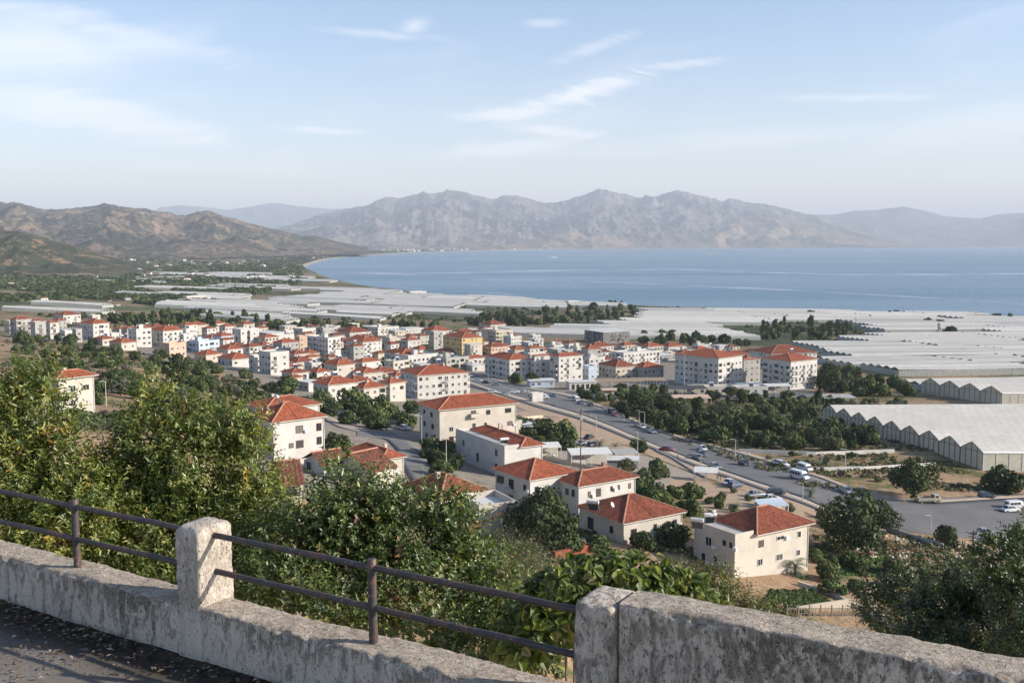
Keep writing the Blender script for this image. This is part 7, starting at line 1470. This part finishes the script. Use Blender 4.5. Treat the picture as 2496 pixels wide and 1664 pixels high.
person(1686, 1078, (.45, .18, .18), (.06, .06, .09), 'person in a pink top walking on the far pavement', rz=1.2); person(1756, 1172, (.08, .07, .06), (.05, .05, .05), 'person in dark clothes on the near pavement', rz=.4); person(1750, 1170, (.30, .22, .15), (.05, .06, .10), 'person in a brown shirt beside the darkly dressed one', rz=2.0, walk=.1)
person(2172, 1300, (.50, .30, .28), (.10, .10, .14), 'person in a pale red top standing at the road edge', rz=.3, walk=.1); person(1652, 1120, (.40, .15, .14), (.04, .04, .05), 'person in red crossing near the queue of cars', rz=1.8); person(1826, 1118, (.55, .54, .52), (.08, .08, .10), 'person in white beside the far pavement', rz=1.0)
# ---------------------------------------------------------------- houses scattered over the far plain and shores
far_w = [simple('far_white_wall', (.60, .58, .55), .9), simple('far_cream_wall', (.55, .47, .37), .9)]
def far_house(x, y, w, d, h, red, rz, m):
    mb = MB(); mb.box(-w / 2, w / 2, -d / 2, d / 2, -3, h, 0)
    if red:
        mb.face([(-w / 2 - .5, -d / 2 - .5, h + .02), (w / 2 + .5, -d / 2 - .5, h + .02), (w / 4, 0, h + d * .24), (-w / 4, 0, h + d * .24)], 1); mb.face([(w / 2 + .5, d / 2 + .5, h + .02), (-w / 2 - .5, d / 2 + .5, h + .02), (-w / 4, 0, h + d * .24), (w / 4, 0, h + d * .24)], 1)
        mb.face([(-w / 2 - .5, d / 2 + .5, h + .02), (-w / 2 - .5, -d / 2 - .5, h + .02), (-w / 4, 0, h + d * .24)], 1); mb.face([(w / 2 + .5, -d / 2 - .5, h + .02), (w / 2 + .5, d / 2 + .5, h + .02), (w / 4, 0, h + d * .24)], 1)
    else: mb.box(-w * .2, w * .15, -d * .2, d * .3, h + .01, h + 2.2, 0)
    mb.box(-w * .3, -w * .12, -d / 2 - .03, -d / 2 + .1, h * .35, h * .7, 2); mb.box(w * .1, w * .3, -d / 2 - .03, -d / 2 + .1, h * .35, h * .7, 2)
    return mb.mesh('distant_house', [far_w[m], TM[1], M_room])
FM = [far_house(0, 0, w, d, h, r_, 0, m) for (w, d, h, r_, m) in ((12, 10, 6, 0, 0), (14, 10, 6.5, 1, 0), (18, 12, 9, 0, 0), (11, 9, 4, 1, 1), (24, 12, 5, 0, 1), (16, 12, 10, 1, 0))]
S = scatter_px([(380, 610), (560, 600), (880, 598), (960, 605), (800, 626), (740, 640), (720, 690), (640, 700), (420, 690), (250, 665), (180, 640)], 150, 21); S2 = scatter_px([(0, 640), (200, 640), (420, 690), (560, 735), (300, 750), (0, 740)], 22, 22); r_ = random.Random(8)
DH = []
for i, (x, y) in enumerate(np.concatenate([S, S2])):
    o = link('distant_house', FM[r_.randrange(6)], None, (float(x), float(y), float(terr(x, y))), r_.uniform(-.4, .9)); s = float(np.interp(y, [800, 3000, 8000], [.62, .8, 1.5])) * r_.uniform(.7, 1.3); s *= 1.0 if i < len(S) else .62; o.scale = (s, s, s * .9)
    DH.append((x, i < len(S), o)); tag(o, None, 'house', 'tiny houses on the far plain' if i < len(S) else 'farmhouses on the left plain')
for f_, nm in ((True, 'tiny house from the left among the trees of the far plain'), (False, 'small farmhouse from the left on the left plain')):
    for i, q in enumerate(sorted([d_ for d_ in DH if d_[1] == f_], key=lambda d_: d_[0] / d_[2].location.y)): q[2]['label'] = ('' if i < 99 else 'hundred and ') + (ordn(i % 99 + 1)) + ' ' + nm
def specks(name, P, smin, smax, label, seed):
    q = np.random.default_rng(seed); V = []; F = []
    for x, y in P:
        z = float(terr(x, y)); w, d, h = q.uniform(smin, smax), q.uniform(smin, smax) * .7, q.uniform(7, 16); b = len(V); V += [(x - w, y - d, z - 3), (x + w, y - d, z - 3), (x + w, y + d, z - 3), (x - w, y + d, z - 3), (x - w, y - d, z + h), (x + w, y - d, z + h), (x + w, y + d, z + h), (x - w, y + d, z + h)]
        F += [(b, b + 1, b + 5, b + 4), (b + 1, b + 2, b + 6, b + 5), (b + 2, b + 3, b + 7, b + 6), (b + 3, b, b + 4, b + 7), (b + 4, b + 5, b + 6, b + 7)]
    tag(link(name, fastmesh(name, np.array(V), F, far_w[0])), label, kind='stuff')
specks('distant_village', scatter_px([(880, 604), (1400, 600), (2160, 597), (2300, 600), (1500, 605), (1150, 610), (950, 616)], 330, 23), 10, 26, 'white specks of villages along the far shore of the bay', 3)
# boats on the bay
k = simple('boat_hull', (.7, .7, .7), .4)
for i, (px, py, L, lb) in enumerate([(1352, 628, 26, 'white boat in the middle of the bay'), (1728, 620, 30, 'white boat near the far headland'), (1345, 627, 12, 'small white boat left of the middle one')]):
    d = ray(px, py); y = -H / (d[2] / d[1]); x = d[0] / d[1] * y; root = empty('boat', (x, y, 0), .2); tag(root, lb, 'boat', 'boats on the bay'); m = MB(); loft([[(-L / 2, -2.4, -.5), (-L / 2, 2.4, -.5), (-L / 2, 2.6, 2.2), (-L / 2, -2.6, 2.2)], [(L * .2, -2.6, -.5), (L * .2, 2.6, -.5), (L * .2, 2.9, 2.4), (L * .2, -2.9, 2.4)], [(L / 2, -.2, .2), (L / 2, .2, .2), (L / 2, .3, 3.2), (L / 2, -.3, 3.2)]], m); m.build('hull', k, root); m = MB(); m.box(-L * .3, L * .15, -1.8, 1.8, 2.2, 4.8); m.build('cabin', k, root)
print('all', len(bpy.data.objects), time.time() - T0)
# ---------------------------------------------------------------- haze: one closed box of even air
k = bpy.data.materials.new('haze'); k.use_nodes = True; t = k.node_tree; t.nodes.clear()
o_ = t.nodes.new('ShaderNodeOutputMaterial'); v_ = t.nodes.new('ShaderNodeVolumePrincipled')
v_.inputs['Color'].default_value = (0.80, 0.87, 0.97, 1); v_.inputs['Density'].default_value = HAZE_D
v_.inputs['Anisotropy'].default_value = 0.0
t.links.new(v_.outputs[0], o_.inputs['Volume'])
mb = MB(); mb.box(-40000, 45000, -60, 60000, -9, 1500)
hz = mb.build('haze', k); tag(hz, kind='stuff', label='pale blue haze lying over the bay and the mountains')
print('script seconds', round(time.time() - T0, 1), 'objects', len(bpy.data.objects))
